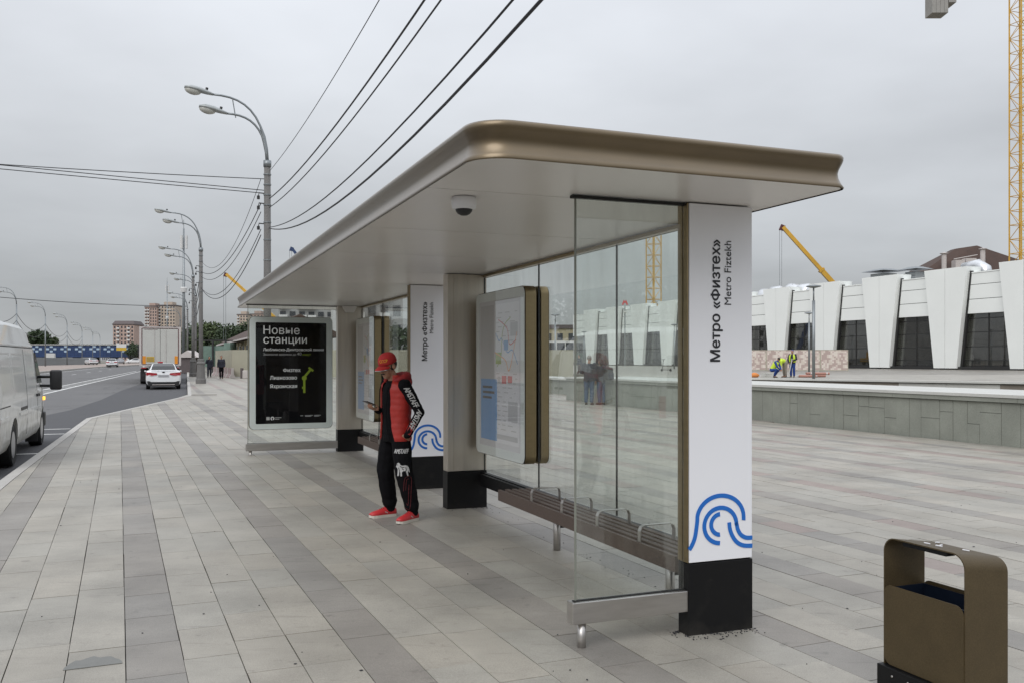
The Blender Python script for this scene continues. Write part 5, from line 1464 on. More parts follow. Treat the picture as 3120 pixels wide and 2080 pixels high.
lo.part('notice_plate', MB().b2(-.84, -.36, -.03, -.021, Z0+.24, Z0+.58), 'ochre')
mb = MB()
for k in range(4): mb.b2(-.80, -.42+.02*(k % 2), -.033, -.031, Z0+.28+k*.07, Z0+.305+k*.07)
lo.part('fine_print', mb, 'brownstone')
lo.part('underride_bar', MB().b2(-1.18, 1.18, .05, .17, .52, .66), 'plastic'); lo.part('chassis', MB().b2(-.5, .5, .2, 15, .78, 1.19), 'plastic')
lo.part('cab', MB().b2(-1.24, 1.24, 13.9, 16.0, .6, 3.65), 'car_white', bev=.12)
lo.part('spoiler', MB().add([(-1.1, 13.95, 3.63), (1.1, 13.95, 3.63), (1.1, 15.4, 3.63), (-1.1, 15.4, 3.63), (-1.1, 13.95, 3.95), (1.1, 13.95, 3.95)], [(0, 1, 2, 3), (0, 4, 5, 1), (4, 3, 2, 5), (0, 3, 4), (1, 5, 2)]), 'car_white')
lo.part('windscreen', MB().b2(-1.1, 1.1, 15.98, 16.02, 1.9, 2.9), 'dark_glass')
for s in (-1, 1): lo.part('mirror', MB().b2(s*1.3, s*1.62, 15.5, 15.62, 1.9, 2.75), 'plastic', bev=.03)

# ------------------------------------------------------------------ people
def limb(mb, pts, radii, n=10):
    mb.tube(pts, radii, n)
    for p, r in zip(pts, radii): mb.ell(p, (r, r, r), n, 6)
def lerpv(a, b, t): return tuple(a[i]+(b[i]-a[i])*t for i in range(3))
def ring(c, rx, ry, n=20): return [(c[0]+rx*math.cos(2*PI*k/n), c[1]+ry*math.sin(2*PI*k/n), c[2]) for k in range(n)]
JB = dict(hipR=(.09, 0, .92), hipL=(-.09, 0, .92), kneeR=(.10, .02, .50), kneeL=(-.10, .02, .50), ankR=(.10, -.03, .09), ankL=(-.10, -.03, .09), toeR=(.12, .16, .03), toeL=(-.12, .16, .03),
          shR=(.19, 0, 1.42), shL=(-.19, 0, 1.42), elR=(.24, -.04, 1.14), elL=(-.24, -.04, 1.14), wrR=(.24, .04, .88), wrL=(-.24, .04, .88), hdR=(.235, .07, .80), hdL=(-.235, .07, .80),
          pel=(0, 0, .95), waist=(0, 0, 1.10), chest=(0, .01, 1.30), neck=(0, .02, 1.48), head=(0, .045, 1.63))
def head_geo(mb, c, yaw=0, pitch=0, s=1.0):
    R = Matrix.Rotation(yaw, 3, 'Z') @ Matrix.Rotation(-pitch, 3, 'X'); c = Vector(c)
    def e(p, r, n=14, m=10): mb.ell(c+R @ (Vector(p)*s), tuple(q*s for q in r), n, m, 0, R)
    e((0, -.01, .03), (.076, .098, .094)); e((0, .03, -.045), (.058, .066, .075)); e((0, .062, -.092), (.030, .026, .024))
    e((0, .096, -.02), (.013, .022, .026)); e((0, .088, .002), (.010, .014, .03)); e((0, .083, .03), (.050, .014, .012)); e((0, .084, -.062), (.024, .012, .010))
    for q in (-1, 1): e((q*.078, -.01, -.005), (.012, .022, .034)); e((q*.04, .066, -.03), (.022, .02, .025))
    return R, c
def fingers(mb, wr, hd, palm_n, s=1.0, curl=.5, side_=1):
    """palm with four bent fingers and a thumb"""
    w = Vector(wr); h = Vector(hd); d = (h-w).normalized(); n = Vector(palm_n).normalized(); a = d.cross(n).normalized()*side_
    R = Matrix((a, d, n)).transposed()
    c = w+d*.05*s
    mb.ell(c, (.040*s, .055*s, .016*s), 12, 8, 0, R)
    for k, (off, ln) in enumerate(((-.028, .062), (-.009, .072), (.010, .068), (.028, .052))):
        b = w+d*.088*s+a*off*s; ln *= s
        d1 = (d+n*curl*.6).normalized(); d2 = (d*max(.1, 1-curl*1.3)+n*curl*1.4).normalized(); d3 = (d*(1-2.2*curl)+n*curl*1.4).normalized()
        p1 = b+d1*ln*.45; p2 = p1+d2*ln*.32; p3 = p2+d3*ln*.25
        limb(mb, [b-d*.02*s, b, p1, p2, p3], [.009*s, .0092*s, .0088*s, .008*s, .0068*s], 8)
    b = w+d*.03*s-a*.034*s; t1 = (d*.6-a*.7+n*.5).normalized(); t2 = (d*.8-a*.05+n*.6).normalized()
    limb(mb, [b, b+t1*.035*s, b+t1*.035*s+t2*.03*s, b+t1*.035*s+t2*.052*s], [.013*s, .011*s, .0095*s, .007*s], 8)
def body_geo(mb, J, hv=True, yaw=0, pitch=0, palmR=(-1, 0, 0), palmL=(1, 0, 0), curl=(.35, .35)):
    g = lambda k: J[k]
    mb.loft([ring(g('pel'), .15, .10), ring(g('waist'), .135, .095), ring(g('chest'), .165, .115), ring((g('neck')[0], g('neck')[1]-.01, 1.42+g('neck')[2]-1.48), .13, .08), ring((g('neck')[0], g('neck')[1], g('neck')[2]-.02), .065, .06)])
    limb(mb, [lerpv(g('chest'), g('neck'), .6), g('neck'), lerpv(g('neck'), g('head'), .6)], [.07, .056, .052])
    for s in 'RL':
        limb(mb, [g('hip'+s), lerpv(g('hip'+s), g('knee'+s), .5), g('knee'+s), lerpv(g('knee'+s), g('ank'+s), .35), g('ank'+s)], [.085, .072, .052, .050, .036])
        limb(mb, [(g('ank'+s)[0], g('ank'+s)[1], g('ank'+s)[2]-.035), g('toe'+s)], [.028, .024])
        limb(mb, [lerpv(g('chest'), g('sh'+s), .6), g('sh'+s), g('el'+s), lerpv(g('el'+s), g('wr'+s), .4), g('wr'+s)], [.07, .056, .040, .038, .026])
    fingers(mb, g('wrR'), g('hdR'), palmR, 1.0, curl[0], 1); fingers(mb, g('wrL'), g('hdL'), palmL, 1.0, curl[1], -1)
    return head_geo(mb, g('head'), yaw, pitch)
def wrinkle(me, amp, sc, seed=0):
    for v in me.vertices:
        p = v.co*sc+Vector((seed, 0, 0)); v.co += v.normal*(noise.noise(p)*.6+noise.noise(p*2.3)*.4)*amp
    me.update()
def jacket_geo(mb, J, infl=.025, hem=.86):
    g = lambda k: J[k]; n_ = g('neck')
    mb.loft([ring((g('pel')[0], g('pel')[1], hem), .165+infl, .115+infl), ring(g('waist'), .15+infl, .11+infl), ring(g('chest'), .175+infl, .125+infl), ring((n_[0], n_[1]-.01, n_[2]-.07), .145+infl*.6, .09+infl), ring((n_[0], n_[1], n_[2]-.005), .07, .068)])
    for s in 'RL':
        limb(mb, [lerpv(g('chest'), g('sh'+s), .7), g('sh'+s), lerpv(g('sh'+s), g('el'+s), .5), g('el'+s), lerpv(g('el'+s), g('wr'+s), .5), g('wr'+s)], [.075, .066+infl*.5, .056+infl*.5, .050+infl*.5, .043+infl*.5, .034+infl*.4])
def trousers_geo(mb, J, r=(.105, .098, .080, .076, .068), top=.98, kcut=.92):
    g = lambda k: J[k]
    mb.loft([ring((g('pel')[0], g('pel')[1], .82), .15, .115), ring((g('pel')[0], g('pel')[1], .90), .17, .125), ring((g('pel')[0], g('pel')[1], top), .155, .115)])
    for s in 'RL':
        a = g('ank'+s); limb(mb, [g('hip'+s), lerpv(g('hip'+s), g('knee'+s), .5), g('knee'+s), lerpv(g('knee'+s), a, .5), lerpv(g('knee'+s), a, kcut)], r)
def shoe(heel, toe, w=.042, h=.075):
    a, b = Vector((heel[0], heel[1], 0)), Vector((toe[0], toe[1], 0)); d = (b-a); ln = d.length; d.normalize(); q = Vector((-d.y, d.x, 0))
    mb = MB(); so = MB(); R1, R2 = [], []
    for f, ww, hh in ((0, .55, .72), (.05, .8, .85), (.2, .88, 1.0), (.38, .86, 1.02), (.55, .95, .80), (.75, 1.08, .62), (.9, .9, .50), (.98, .5, .34)):
        c = a+d*ln*f; W_ = w*ww; H_ = h*hh+.018; z0 = .026+(.012 if f > .9 else 0)
        R1.append([c+q*W_*math.cos(t)+Vector((0, 0, z0+(H_-z0)*max(0, math.sin(t))**.7)) for t in [PI*k/8 for k in range(9)]])
        W2 = w*ww*1.07
        R2.append([c+q*W2+Vector((0, 0, .03)), c-q*W2+Vector((0, 0, .03)), c-q*W2*.97+Vector((0, 0, .008 if f > .9 else 0)), c+q*W2*.97+Vector((0, 0, .008 if f > .9 else 0))])
    mb.loft(R1, True); so.loft(R2, True); return mb, so
def person(lab, place, heading, mats, J=None, group=None, scale=1.0, yaw=0, pitch=.1, hem=.86, infl=.025, trou=None, hairshape='short', voxel=.014, **kw):
    """heading: world direction (x, y) faced. mats: top, trousers, shoes, hair"""
    JJ = dict(JB); JJ.update(J or {})
    a = math.atan2(heading[1], heading[0])-PI/2
    t = Thing('person', lab, 'person', (0, 0, 0), 0, group); t.o.location = place; t.o.rotation_euler = (0, 0, a); t.o.scale = (scale,)*3
    mb = MB(); R, hc = body_geo(mb, JJ, True, yaw, pitch, **kw)
    me = fuse(mb, .009, 3, 'body'); me.materials.append(M['skin']); t.part('body', me, None)
    def cloth(nm, mb, m_, amp=.005, sc=9):
        me = fuse(mb, voxel, 5, nm); wrinkle(me, amp, sc, hash(lab) % 50); me.materials.append(M[m_]); return t.part(nm, me, None)
    mb = MB(); jacket_geo(mb, JJ, infl, hem); cloth('jacket', mb, mats[0])
    mb = MB(); trousers_geo(mb, JJ, *( [trou] if trou else [])); cloth('trousers', mb, mats[1])
    for s in 'RL':
        an, to = Vector(JJ['ank'+s]), Vector(JJ['toe'+s]); d = (to-an); d.z = 0; d.normalize()
        u_, s_ = shoe(an-d*.06, an+d*.21)
        o = t.part('shoe', u_, mats[2], smooth=True); o.location.z += JJ['ank'+s][2]-.09; t.part('sole', s_, 'sole' if mats[2] == 'red_shoe' else 'plastic', o)
    mb = MB(); mb.ell(hc+R @ Vector((0, -.022, .045)), (.083, .096, .090), 14, 10, 0, R)
    if hairshape == 'long': mb.ell(hc+R @ Vector((0, -.05, -.04)), (.09, .07, .13), 14, 10, 0, R)
    if hairshape == 'hood': mb.ell(hc+R @ Vector((0, -.03, -.01)), (.105, .105, .14), 14, 10, 0, R)
    if mats[3]: t.part({'hood': 'hood', 'cap': 'helmet'}.get(hairshape, 'hair'), mb, mats[3], smooth=True)
    return t, JJ, R, hc
# ------------------------------------------------------------------ the waiting man
MX, MY = -1.22, 9.47
FWD = Vector((-.8, -.6)); MA = math.atan2(FWD.y, FWD.x)-PI/2
J = dict(JB); J.update(hipR=(.085, .0, .93), hipL=(-.085, .0, .93), kneeR=(.165, .035, .50), kneeL=(-.155, -.01, .50), ankR=(.202, -.05, .09), ankL=(-.178, -.11, .09), toeR=(.212, .16, .035), toeL=(-.255, .10, .035),
    shR=(.185, .0, 1.41), shL=(-.185, .0, 1.41), elR=(.255, -.03, 1.13), elL=(-.275, -.125, 1.13), wrR=(.12, .15, 1.145), wrL=(-.245, -.005, .905), hdR=(.085, .25, 1.175), hdL=(-.135, .03, .83),
    pel=(0, .0, .95), waist=(0, .0, 1.10), chest=(0, -.005, 1.29), neck=(0, .025, 1.46), head=(0, .095, 1.605))
t = Thing('person', 'man in red cap and open red vest looking down at his phone under the roof', 'person', (0, 0, 0)); man = t
t.o.location = (MX, MY, GZ(MX, MY)+.001); t.o.rotation_euler = (0, 0, MA)
mb = MB(); HYAW = .30
R, hc = body_geo(mb, J, True, HYAW, .36, palmR=(-.05, .1, 1), palmL=(1, -.2, 0), curl=(.42, .3))
me = fuse(mb, .0062, 3, 'body'); me.materials.append(M['skin']); t.part('body', me, None)
def hp(p): return hc+R @ Vector(p)
fc = MB(); fc.ell(hp((0, .097, -.050)), (.028, .008, .007), 10, 6, 0, R); t.part('moustache', fc, 'hair', smooth=True)
for q in (-1, 1):
    ey = MB(); ey.ell(hp((q*.031, .080, .008)), (.013, .008, .007), 10, 6, 0, R); o = t.part('eye', ey, 'panel_white', smooth=True)
    ey = MB(); ey.ell(hp((q*.031, .0865, .006)), (.0065, .003, .006), 8, 6, 0, R); t.part('iris', ey, 'hair', o, smooth=True)
    eb = MB(); eb.tube([hp((q*.014, .093, .021)), hp((q*.034, .088, .026)), hp((q*.054, .075, .019))], .0038, 6); t.part('eyebrow', eb, 'hair')
hr = MB(); hr.ell(hp((0, -.024, .012)), (.082, .092, .075), 14, 10, 0, R); t.part('hair', hr, 'hair', smooth=True)
# cap
cp = MB(); rings = []
for k in range(9):
    a = PI/2*k/8; rings.append([hp((.090*math.cos(a)**.8*math.cos(q), -.012+.108*math.cos(a)**.8*math.sin(q), .052+.092*math.sin(a))) for q in [2*PI*i/24 for i in range(24)]])
rings[-1] = [hp((.004*math.cos(q), -.012+.004*math.sin(q), .145)) for q in [2*PI*i/24 for i in range(24)]]
rings.insert(0, [hp((.091*math.cos(q), -.012+.109*math.sin(q), .034-.004*math.sin(q))) for q in [2*PI*i/24 for i in range(24)]])
cp.loft(rings); capme = cp.mesh('cap', 'red_cap', True); fixn(capme); capo = t.part('cap', capme, None)
def brim(x, f):   # point on the brim: x across -1..1, f 0 at the band .. 1 at the tip
    w = .080*(1-.12*f*f); xx = x*w; yy = math.sqrt(max(0, 1-x*x))*(.098+.105*f)*1.0-.012*(1-f)
    yy = .094*math.sqrt(max(0, 1-(x*.88)**2))+f*.088*math.sqrt(max(0, 1-x*x*.92))
    return xx, yy, .042-.012*f-.024*x*x-.010*f*f
for nm, f0, m_, lift in (('brim', 0, 'red_cap', 0), ('brim_edge', .965, 'white_print', -.0012)):
    bm_ = MB(); rr_ = []
    for k in range(13):
        x = -1+k/6
        row = [brim(x, f0+(1-f0)*i/4) for i in range(5)]
        rr_.append([hp((a, b+(.002 if f0 else 0), c+lift)) for a, b, c in row]+[hp((a, b+(.002 if f0 else 0), c-.005-(0 if not f0 else .001)+lift)) for a, b, c in reversed(row)])
    bm_.loft(rr_); t.part(nm, bm_, m_, capo, smooth=True)
t.part('cap_button', MB().ell(hp((0, -.012, .146)), (.008, .008, .004), 8, 6), 'red_cap', capo)
# black hooded top, red vest over it
jm = MB(); jacket_geo(jm, J, .012, .90); jme = fuse(jm, .011, 6, 'hoodie'); wrinkle(jme, .008, 11, 3); jme.materials.append(M['black_cloth']); hood_o = t.part('hoodie', jme, None)
def vest_ring(z, rx, ry, gap, cy=0.0, th=.016, q=0):
    n = 44; o_, i_ = [], []
    for k in range(n+1):
        th_ = PI/2+gap+(2*PI-2*gap)*k/n
        e = 1+.0*math.cos(2*th_)
        o_.append((rx*math.cos(th_)*e, cy+ry*math.sin(th_), z+q*.0)); i_.append(((rx-th)*math.cos(th_), cy+(ry-th)*math.sin(th_), z))
    return o_+i_[::-1]
prof_v = [(.832, .204, .150), (.86, .208, .154), (.95, .200, .152), (1.05, .194, .149), (1.18, .199, .152), (1.30, .204, .152), (1.37, .196, .146), (1.42, .176, .128), (1.455, .125, .102), (1.475, .100, .092), (1.50, .102, .094), (1.515, .098, .09)]
rings = []; z = .832; nst = 70
for k in range(nst+1):
    z = .832+(1.515-.832)*k/nst
    rx, ry = lerp([(a, b) for a, b, c in prof_v], z), lerp([(a, c) for a, b, c in prof_v], z)
    puff = .003*abs(math.sin(PI*(z-.832)/.062))**.6 if z < 1.44 else 0
    gap = lerp([(.83, .85), (.95, .66), (1.15, .56), (1.36, .56), (1.45, .72), (1.52, .85)], z)
    cy = lerp([(.83, .0), (1.3, -.005), (1.45, .012), (1.52, .02)], z)
    rings.append(vest_ring(z, rx+puff-.004, ry+puff-.004, gap, cy))
vm = MB(); vm.loft(rings); vme = vm.mesh('vest', 'red_cloth', True); fixn(vme); wrinkle(vme, .007, 7, 9); autosmooth(vme, 1.0); t.part('vest', vme, None)
for s in (-1, 1):
    zp = MB()
    zp.tube([(s*lerp([(.83, .126), (.95, .086), (1.15, .073), (1.36, .083), (1.42, .09)], z)*1.0, lerp([(.83, .130), (.95, .146), (1.15, .152), (1.36, .140), (1.42, .115)], z)+.004, z) for z in [.84+k*.04 for k in range(15)]], .006, 6)
    t.part('zip', zp, 'black_cloth')
hd = MB()
for k in range(1):
    pts = []
    for i in range(21):
        a = PI/2+.85+(2*PI-1.7)*i/20
        pts.append((.118*math.cos(a), .0+.118*math.sin(a), 1.475+.030*(-math.sin(a))+.0))
    hd.tube(pts, [.024+.026*math.sin(PI*i/20) for i in range(21)], 10)
hd.ell((0, -.105, 1.44), (.13, .06, .085), 16, 10)
hme = fuse(hd, .010, 6, 'hood'); wrinkle(hme, .008, 14, 5); hme.materials.append(M['red_dark']); t.part('hood', hme, None)
cf = MB(); limb(cf, [lerpv(J['elL'], J['wrL'], .88), J['wrL'], lerpv(J['wrL'], J['hdL'], .12)], [.036, .038, .036]); t.part('cuff', cf, 'black_cloth', hood_o, smooth=True)
cf = MB(); limb(cf, [lerpv(J['elR'], J['wrR'], .88), J['wrR'], lerpv(J['wrR'], J['hdR'], .05)], [.036, .036, .034]); t.part('cuff', cf, 'black_cloth', hood_o, smooth=True)
# joggers
tm = MB(); trousers_geo(tm, J, (.098, .103, .094, .087, .076), 1.0, .82)
for s in 'RL':
    a, k_ = J['ank'+s], J['knee'+s]
    limb(tm, [lerpv(k_, a, .80), lerpv(k_, a, .88)], [.084, .070])
    limb(tm, [lerpv(k_, a, .86), (a[0], a[1], a[2]+.0)], [.050, .046])
tme = fuse(tm, .010, 5, 'joggers'); wrinkle(tme, .011, 8, 1); tme.materials.append(M['black_cloth']); tro = t.part('joggers', tme, None)
for nm, he, to in (('R', (.200, -.114), (.214, .198)), ('L', (-.150, -.172), (-.272, .135))):
    u_, s_ = shoe(he, to, .047, .094); o = t.part('shoe', u_, 'red_shoe', smooth=True); t.part('sole', s_, 'sole', o)
    a, b = Vector((*he, 0)), Vector((*to, 0)); d = (b-a).normalized(); q = Vector((-d.y, d.x, 0)); L_ = (b-a).length
    lc = MB()
    for f in (.42, .48, .54, .60): lc.tube([a+d*L_*f-q*.022+Vector((0, 0, lerp([(.4, .10), (.6, .078)], f))), a+d*L_*f+Vector((0, 0, lerp([(.4, .113), (.6, .092)], f))), a+d*L_*(f+.02)+q*.022+Vector((0, 0, lerp([(.4, .10), (.6, .078)], f)))], .0035, 5)
    t.part('lace', lc, 'red_dark', o)
    lg = MB(); p = a+d*L_*.42+q*.0405
    lg.box((p.x, p.y, .055), (.035, .003, .008), math.atan2(d.y, d.x), 0, -.5); t.part('shoe_mark', lg, 'white_print', o)
for s in 'RL':
    a = J['ank'+s]; sk = MB(); sk.ell((a[0], a[1]+.01, a[2]-.005), (.05, .062, .05), 12, 8); t.part('sock', sk, 'black_cloth', smooth=True)
# printed lettering laid on the cloth
def bvh(me): return BVHTree.FromPolygons([v.co.copy() for v in me.vertices], [tuple(p.vertices) for p in me.polygons])
def decal(name, me, tree, c, d, up, m_, parent, off=.004, sub=1, path=None):
    d = Vector(d).normalized(); up = Vector(up); up = (up-d*up.dot(d)).normalized(); ex = up.cross(d).normalized()
    bm = bmesh.new(); bm.from_mesh(me)
    bmesh.ops.triangulate(bm, faces=bm.faces)
    for _ in range(sub): bmesh.ops.subdivide_edges(bm, edges=[e for e in bm.edges if e.calc_length() > .02], cuts=1)
    for v in bm.verts:
        p = Vector(c)+ex*v.co.x+up*v.co.y
        h = tree.ray_cast(p+d*.35, -d, .6)
        v.co = h[0]+d*off if h[0] else p+d*.0
    bm.to_mesh(me); bm.free(); me.materials.clear(); me.materials.append(M[m_]); me.name = name
    o = bpy.data.objects.new(name, me); COL.objects.link(o); o.parent = parent; return o
def centred(me):
    xs = [v.co.x for v in me.vertices]; ys = [v.co.y for v in me.vertices]; cx, cy = (max(xs)+min(xs))/2, (max(ys)+min(ys))/2
    for v in me.vertices: v.co.x -= cx; v.co.y -= cy
    return me
jt, tt, ct = bvh(jme), bvh(tme), bvh(capme)
sd = Vector((-.87, .49, 0))
def along(a, b, f): return Vector(lerpv(a, b, f))
# red stripe and white words down the left sleeve
arm_u = (Vector(J['elL'])-Vector(J['shL'])).normalized(); arm_l = (Vector(J['wrL'])-Vector(J['elL'])).normalized()
for body, c, dr, w in (("AMSTAFF", along(J['shL'], J['elL'], .45), arm_u, .235), ("AMSTAFF", along(J['elL'], J['wrL'], .34), arm_l, .215)):
    up = dr.cross(Vector((-.87, .49, 0)))       # tops of the letters point away from the chest
    me = centred(text_mesh(body, width=w, height=.058, bold=.03, ext=0, shear=.25))
    n_ = Vector((-.87, .49, .1))
    up = n_.cross(dr)
    exq = up.cross(n_)
    decal('lettering', me, jt, c, n_, up, 'white_print', hood_o)
st_m = MB(); st_m.b2(-.03, .03, -.11, .11, 0, 0.0001)
me = MB().add([(-.030, -.115, 0), (.034, -.115, 0), (.034, .02, 0), (-.030, .02, 0)], [(0, 1, 2, 3)]).mesh('sleeve_stripe', 'red_dark')
decal('sleeve_stripe', me, jt, along(J['elL'], J['wrL'], .50)+Vector((.012, .012, 0)), sd, -arm_l, 'red_dark', hood_o, .0025, 3)
me = centred(text_mesh("CCCP", width=.085, height=.030, bold=.02, ext=0))
fwd_h = R @ Vector((-.40, .9, .25))
decal('lettering', me, ct, hp((-.035, .08, .085)), fwd_h, R @ Vector((0, 0, 1)), 'yellow_print', capo, .002, 1)
# prints on the left trouser leg
ld = Vector((-.80, .60, 0))
kc = along(J['hipL'], J['kneeL'], .56)
me = centred(text_mesh("AMSTAFF", width=.150, height=.046, bold=.03, ext=0, shear=.2))
decal('lettering', me, tt, kc+Vector((0, 0, .045)), ld, (0, 0, 1), 'white_print', tro, .004, 2)
dog = [(-.095, .055), (-.085, .078), (-.06, .088), (-.045, .080), (-.03, .060), (.0, .052), (.04, .056), (.07, .05), (.088, .03), (.098, .0), (.104, -.03), (.094, -.028), (.086, .0), (.078, -.03), (.09, -.07), (.07, -.07), (.058, -.03), (.04, -.01), (.01, -.012),
       (-.01, -.03), (-.006, -.074), (-.034, -.074), (-.03, -.03), (-.05, -.02), (-.055, -.07), (-.085, -.074), (-.078, -.04), (-.075, .005), (-.085, .025), (-.105, .035)]
me = MB().add([(x*.68, y*.86, 0) for x, y in dog], [tuple(range(len(dog)))]).mesh('dog_print', 'white_print')
do_ = decal('dog_print', me, tt, along(J['hipL'], J['kneeL'], .90), ld, (0, 0, 1), 'white_print', tro, .004, 3)
for pts in ([(-.035, .045), (0, .03), (.03, .035)], [(-.06, .03), (-.045, -.01), (-.04, -.05)], [(.045, .035), (.055, .0), (.04, -.02)], [(-.085, .06), (-.07, .062)], [(-.01, .02), (.02, .0)]):
    me = ribbon([(x*.71, y*.84) for x, y in pts], .007, .0).mesh('dog_line', 'black_cloth'); decal('dog_line', me, tt, along(J['hipL'], J['kneeL'], .90), ld, (0, 0, 1), 'black_cloth', tro, .0055, 1)
for pts in ([(-.045, -.20), (-.02, -.215), (.02, -.20), (.035, .05), (.03, .12)], [(-.045, -.03), (-.03, .10), (.02, .13)], [(-.02, -.16), (.0, -.165), (.012, .04)], [(-.022, -.02), (-.012, .085), (.012, .10)]):
    me = ribbon(spline(pts, 6), .008, .0).mesh('outline_print', 'maroon_print'); decal('outline_print', me, tt, along(J['kneeL'], J['ankL'], .36)+Vector((-.01, -.01, 0)), ld, (0, 0, 1), 'maroon_print', tro, .004, 1)
# phone in his right hand
ph = Thing('phone', 'dark phone held flat in the right hand of the man in the red cap', 'phone', (0, 0, 0))
rm = Matrix.Rotation(MA, 3, 'Z'); pc_ = Vector((.075, .262, 1.222))
ph.o.location = Vector(t.o.location)+rm @ pc_; ph.o.rotation_euler = (math.radians(20), 0, MA+.25)
ph.part('case', MB().b2(-.037, .037, -.078, .078, -.004, .004), 'phone', bev=.003); ph.part('screen', MB().b2(-.033, .033, -.072, .072, .0042, .0048), 'dark_glass')

# ------------------------------------------------------------------ other people
person('walker in black with a hand raised to the face beside the second street lamp', (-24.35, 72.6, GZ(-24.35, 72.6)), (.35, -.94), ('navy', 'navy', 'brown_boot', 'hair'),
       dict(elR=(.27, .02, 1.20), wrR=(.10, .17, 1.47), hdR=(.05, .16, 1.55), ankR=(.12, .12, .10), kneeR=(.11, .1, .5), ankL=(-.10, -.16, .12), kneeL=(-.1, .0, .5), toeR=(.13, .3, .05), toeL=(-.12, .02, .03)), group=None, hairshape='long', infl=.04, hem=.80, scale=.96)
person('walker in open navy jacket and black trousers in front of the striped barriers', (-22.1, 68.6, GZ(-22.1, 68.6)), (.32, -.95), ('navy', 'black_cloth', 'brown_boot', 'hair'),
       dict(wrR=(.26, .0, .88), wrL=(-.22, .12, .9), hdL=(-.2, .17, .84), ankR=(.07, .06, .10), kneeR=(.09, .07, .5), ankL=(-.07, -.06, .10), toeR=(.09, .24, .05), toeL=(-.09, .13, .04)), infl=.035)
tt_, JJ, R2, hc2 = person('grey haired man in dark jacket and jeans seen from behind through the glass', (2.75, 32.2, GZ(2.75, 32.2)), (.25, .97), ('navy', 'jeans', 'brown_boot', 'hair_grey'),
       dict(elL=(-.29, .02, 1.16), wrL=(-.20, .22, 1.12), hdL=(-.15, .30, 1.14)), scale=1.0, infl=.035, hem=.84)
tt_, JJ, R2, hc2 = person('woman in grey jacket with a backpack close beside the grey haired man', (3.2, 32.35, GZ(3.2, 32.3)), (-.55, .83), ('navy', 'jeans', 'brown_boot', 'hair'),
       dict(elR=(.28, .03, 1.2), wrR=(.16, .2, 1.35)), scale=.94, hairshape='long', infl=.03)
bp = Thing('backpack', 'dark rounded backpack on the back of the woman by the grey haired man', 'backpack', (0, 0, 0)); bp.o.location = (3.38, 32.12, GZ(3.4, 32.1)+1.12); bp.o.rotation_euler = (0, 0, math.atan2(.83, -.55)-PI/2)
me = MB().b2(-.16, .16, -.20, .02, -.24, .22).mesh('bag', 'plastic'); bevelled(me, .07, 3); bp.part('bag', me, None, auto=.8); 
me = MB().b2(-.12, .12, -.26, -.19, -.20, .02).mesh('pocket', 'navy'); bevelled(me, .03, 2); bp.part('pocket', me, None)
for s in (-1, 1): bp.part('strap', MB().tube([(s*.1, .0, .20), (s*.11, .08, .26), (s*.11, .14, .16)], .018, 6), 'navy')
person('man standing on the square behind the glass with an electric scooter', (5.35, 71.5, ZP-.28), (-.8, -.5), ('navy', 'darkred_trousers', 'brown_boot', 'hair'), dict(ankR=(.12, .14, .1), ankL=(-.1, -.14, .1), wrR=(.22, .25, 1.0), wrL=(-.22, .25, 1.0)), infl=.03)
# e-scooters
def scooter(x, y, z, rz, lab):
    t = Thing('electric_scooter', lab, 'scooter', (0, 0, 0), 0, 'electric scooters on the square'); t.o.location = (x, y, z); t.o.rotation_euler = (0, 0, rz)
    t.part('deck', MB().b2(-.08, .08, -.35, .35, .12, .18), 'plastic', bev=.01)
    t.part('stem', MB().tube([(0, .42, .2), (0, .30, 1.1)], .03, 8), 'plastic'); t.part('handlebar', MB().tube([(-.26, .3, 1.12), (.26, .3, 1.12)], .025, 8), 'plastic')
    for yy in (-.45, .46): t.part('wheel', MB().tube([(-.03, yy, .12), (.03, yy, .12)], .12, 14), 'tyre')
    t.part('mudguard', MB().b2(-.04, .04, -.5, -.38, .24, .26), 'plastic')
scooter(14.6, 85.4, ZP, .9, 'dark electric scooter parked near the hall fins, seen through glass'); scooter(4.85, 71.2, ZP-.28, .4, 'scooter beside the man behind the glass, left of him')
# construction workers
w1 = person('worker standing in blue trousers and yellow vest holding a shovel', (17.5, 56.3, ZP), (-.55, -.83), ('navy', 'work_blue', 'brown_boot', 'work_blue'), dict(elL=(-.27, .05, 1.15), wrL=(-.1, .22, 1.05), hdL=(-.07, .28, 1.03), elR=(.27, .04, 1.12), wrR=(.18, .2, .92), hdR=(.12, .25, .9)), hairshape='cap', infl=.03, scale=.97)
def hivis(t, J, hem=.95):
    n = 36
    rings = []
    for k in range(14):
        z = hem+(1.46-hem)*k/13
        rx, ry = lerp([(.8, .225), (1.3, .228), (1.40, .2), (1.47, .12)], z), lerp([(.8, .175), (1.3, .178), (1.4, .15), (1.47, .105)], z)
        rings.append(vest_ring(z, rx, ry, .42, 0, .010))
    mb = MB(); mb.loft(rings); return t.part('hi_vis_vest', mb, 'hivis', smooth=True)
hivis(w1[0], w1[1])
sv = Thing('shovel', 'long pale handled shovel held by the standing worker', 'shovel', (0, 0, 0)); sv.o.location = (17.05, 55.6, ZP)
sv.part('handle', MB().tube([(0, 0, .1), (.32, .35, 1.15)], .025, 8), 'coping'); sv.part('blade', MB().b2(-.16, .1, -.12, .1, .0, .04), 'lamp_grey')
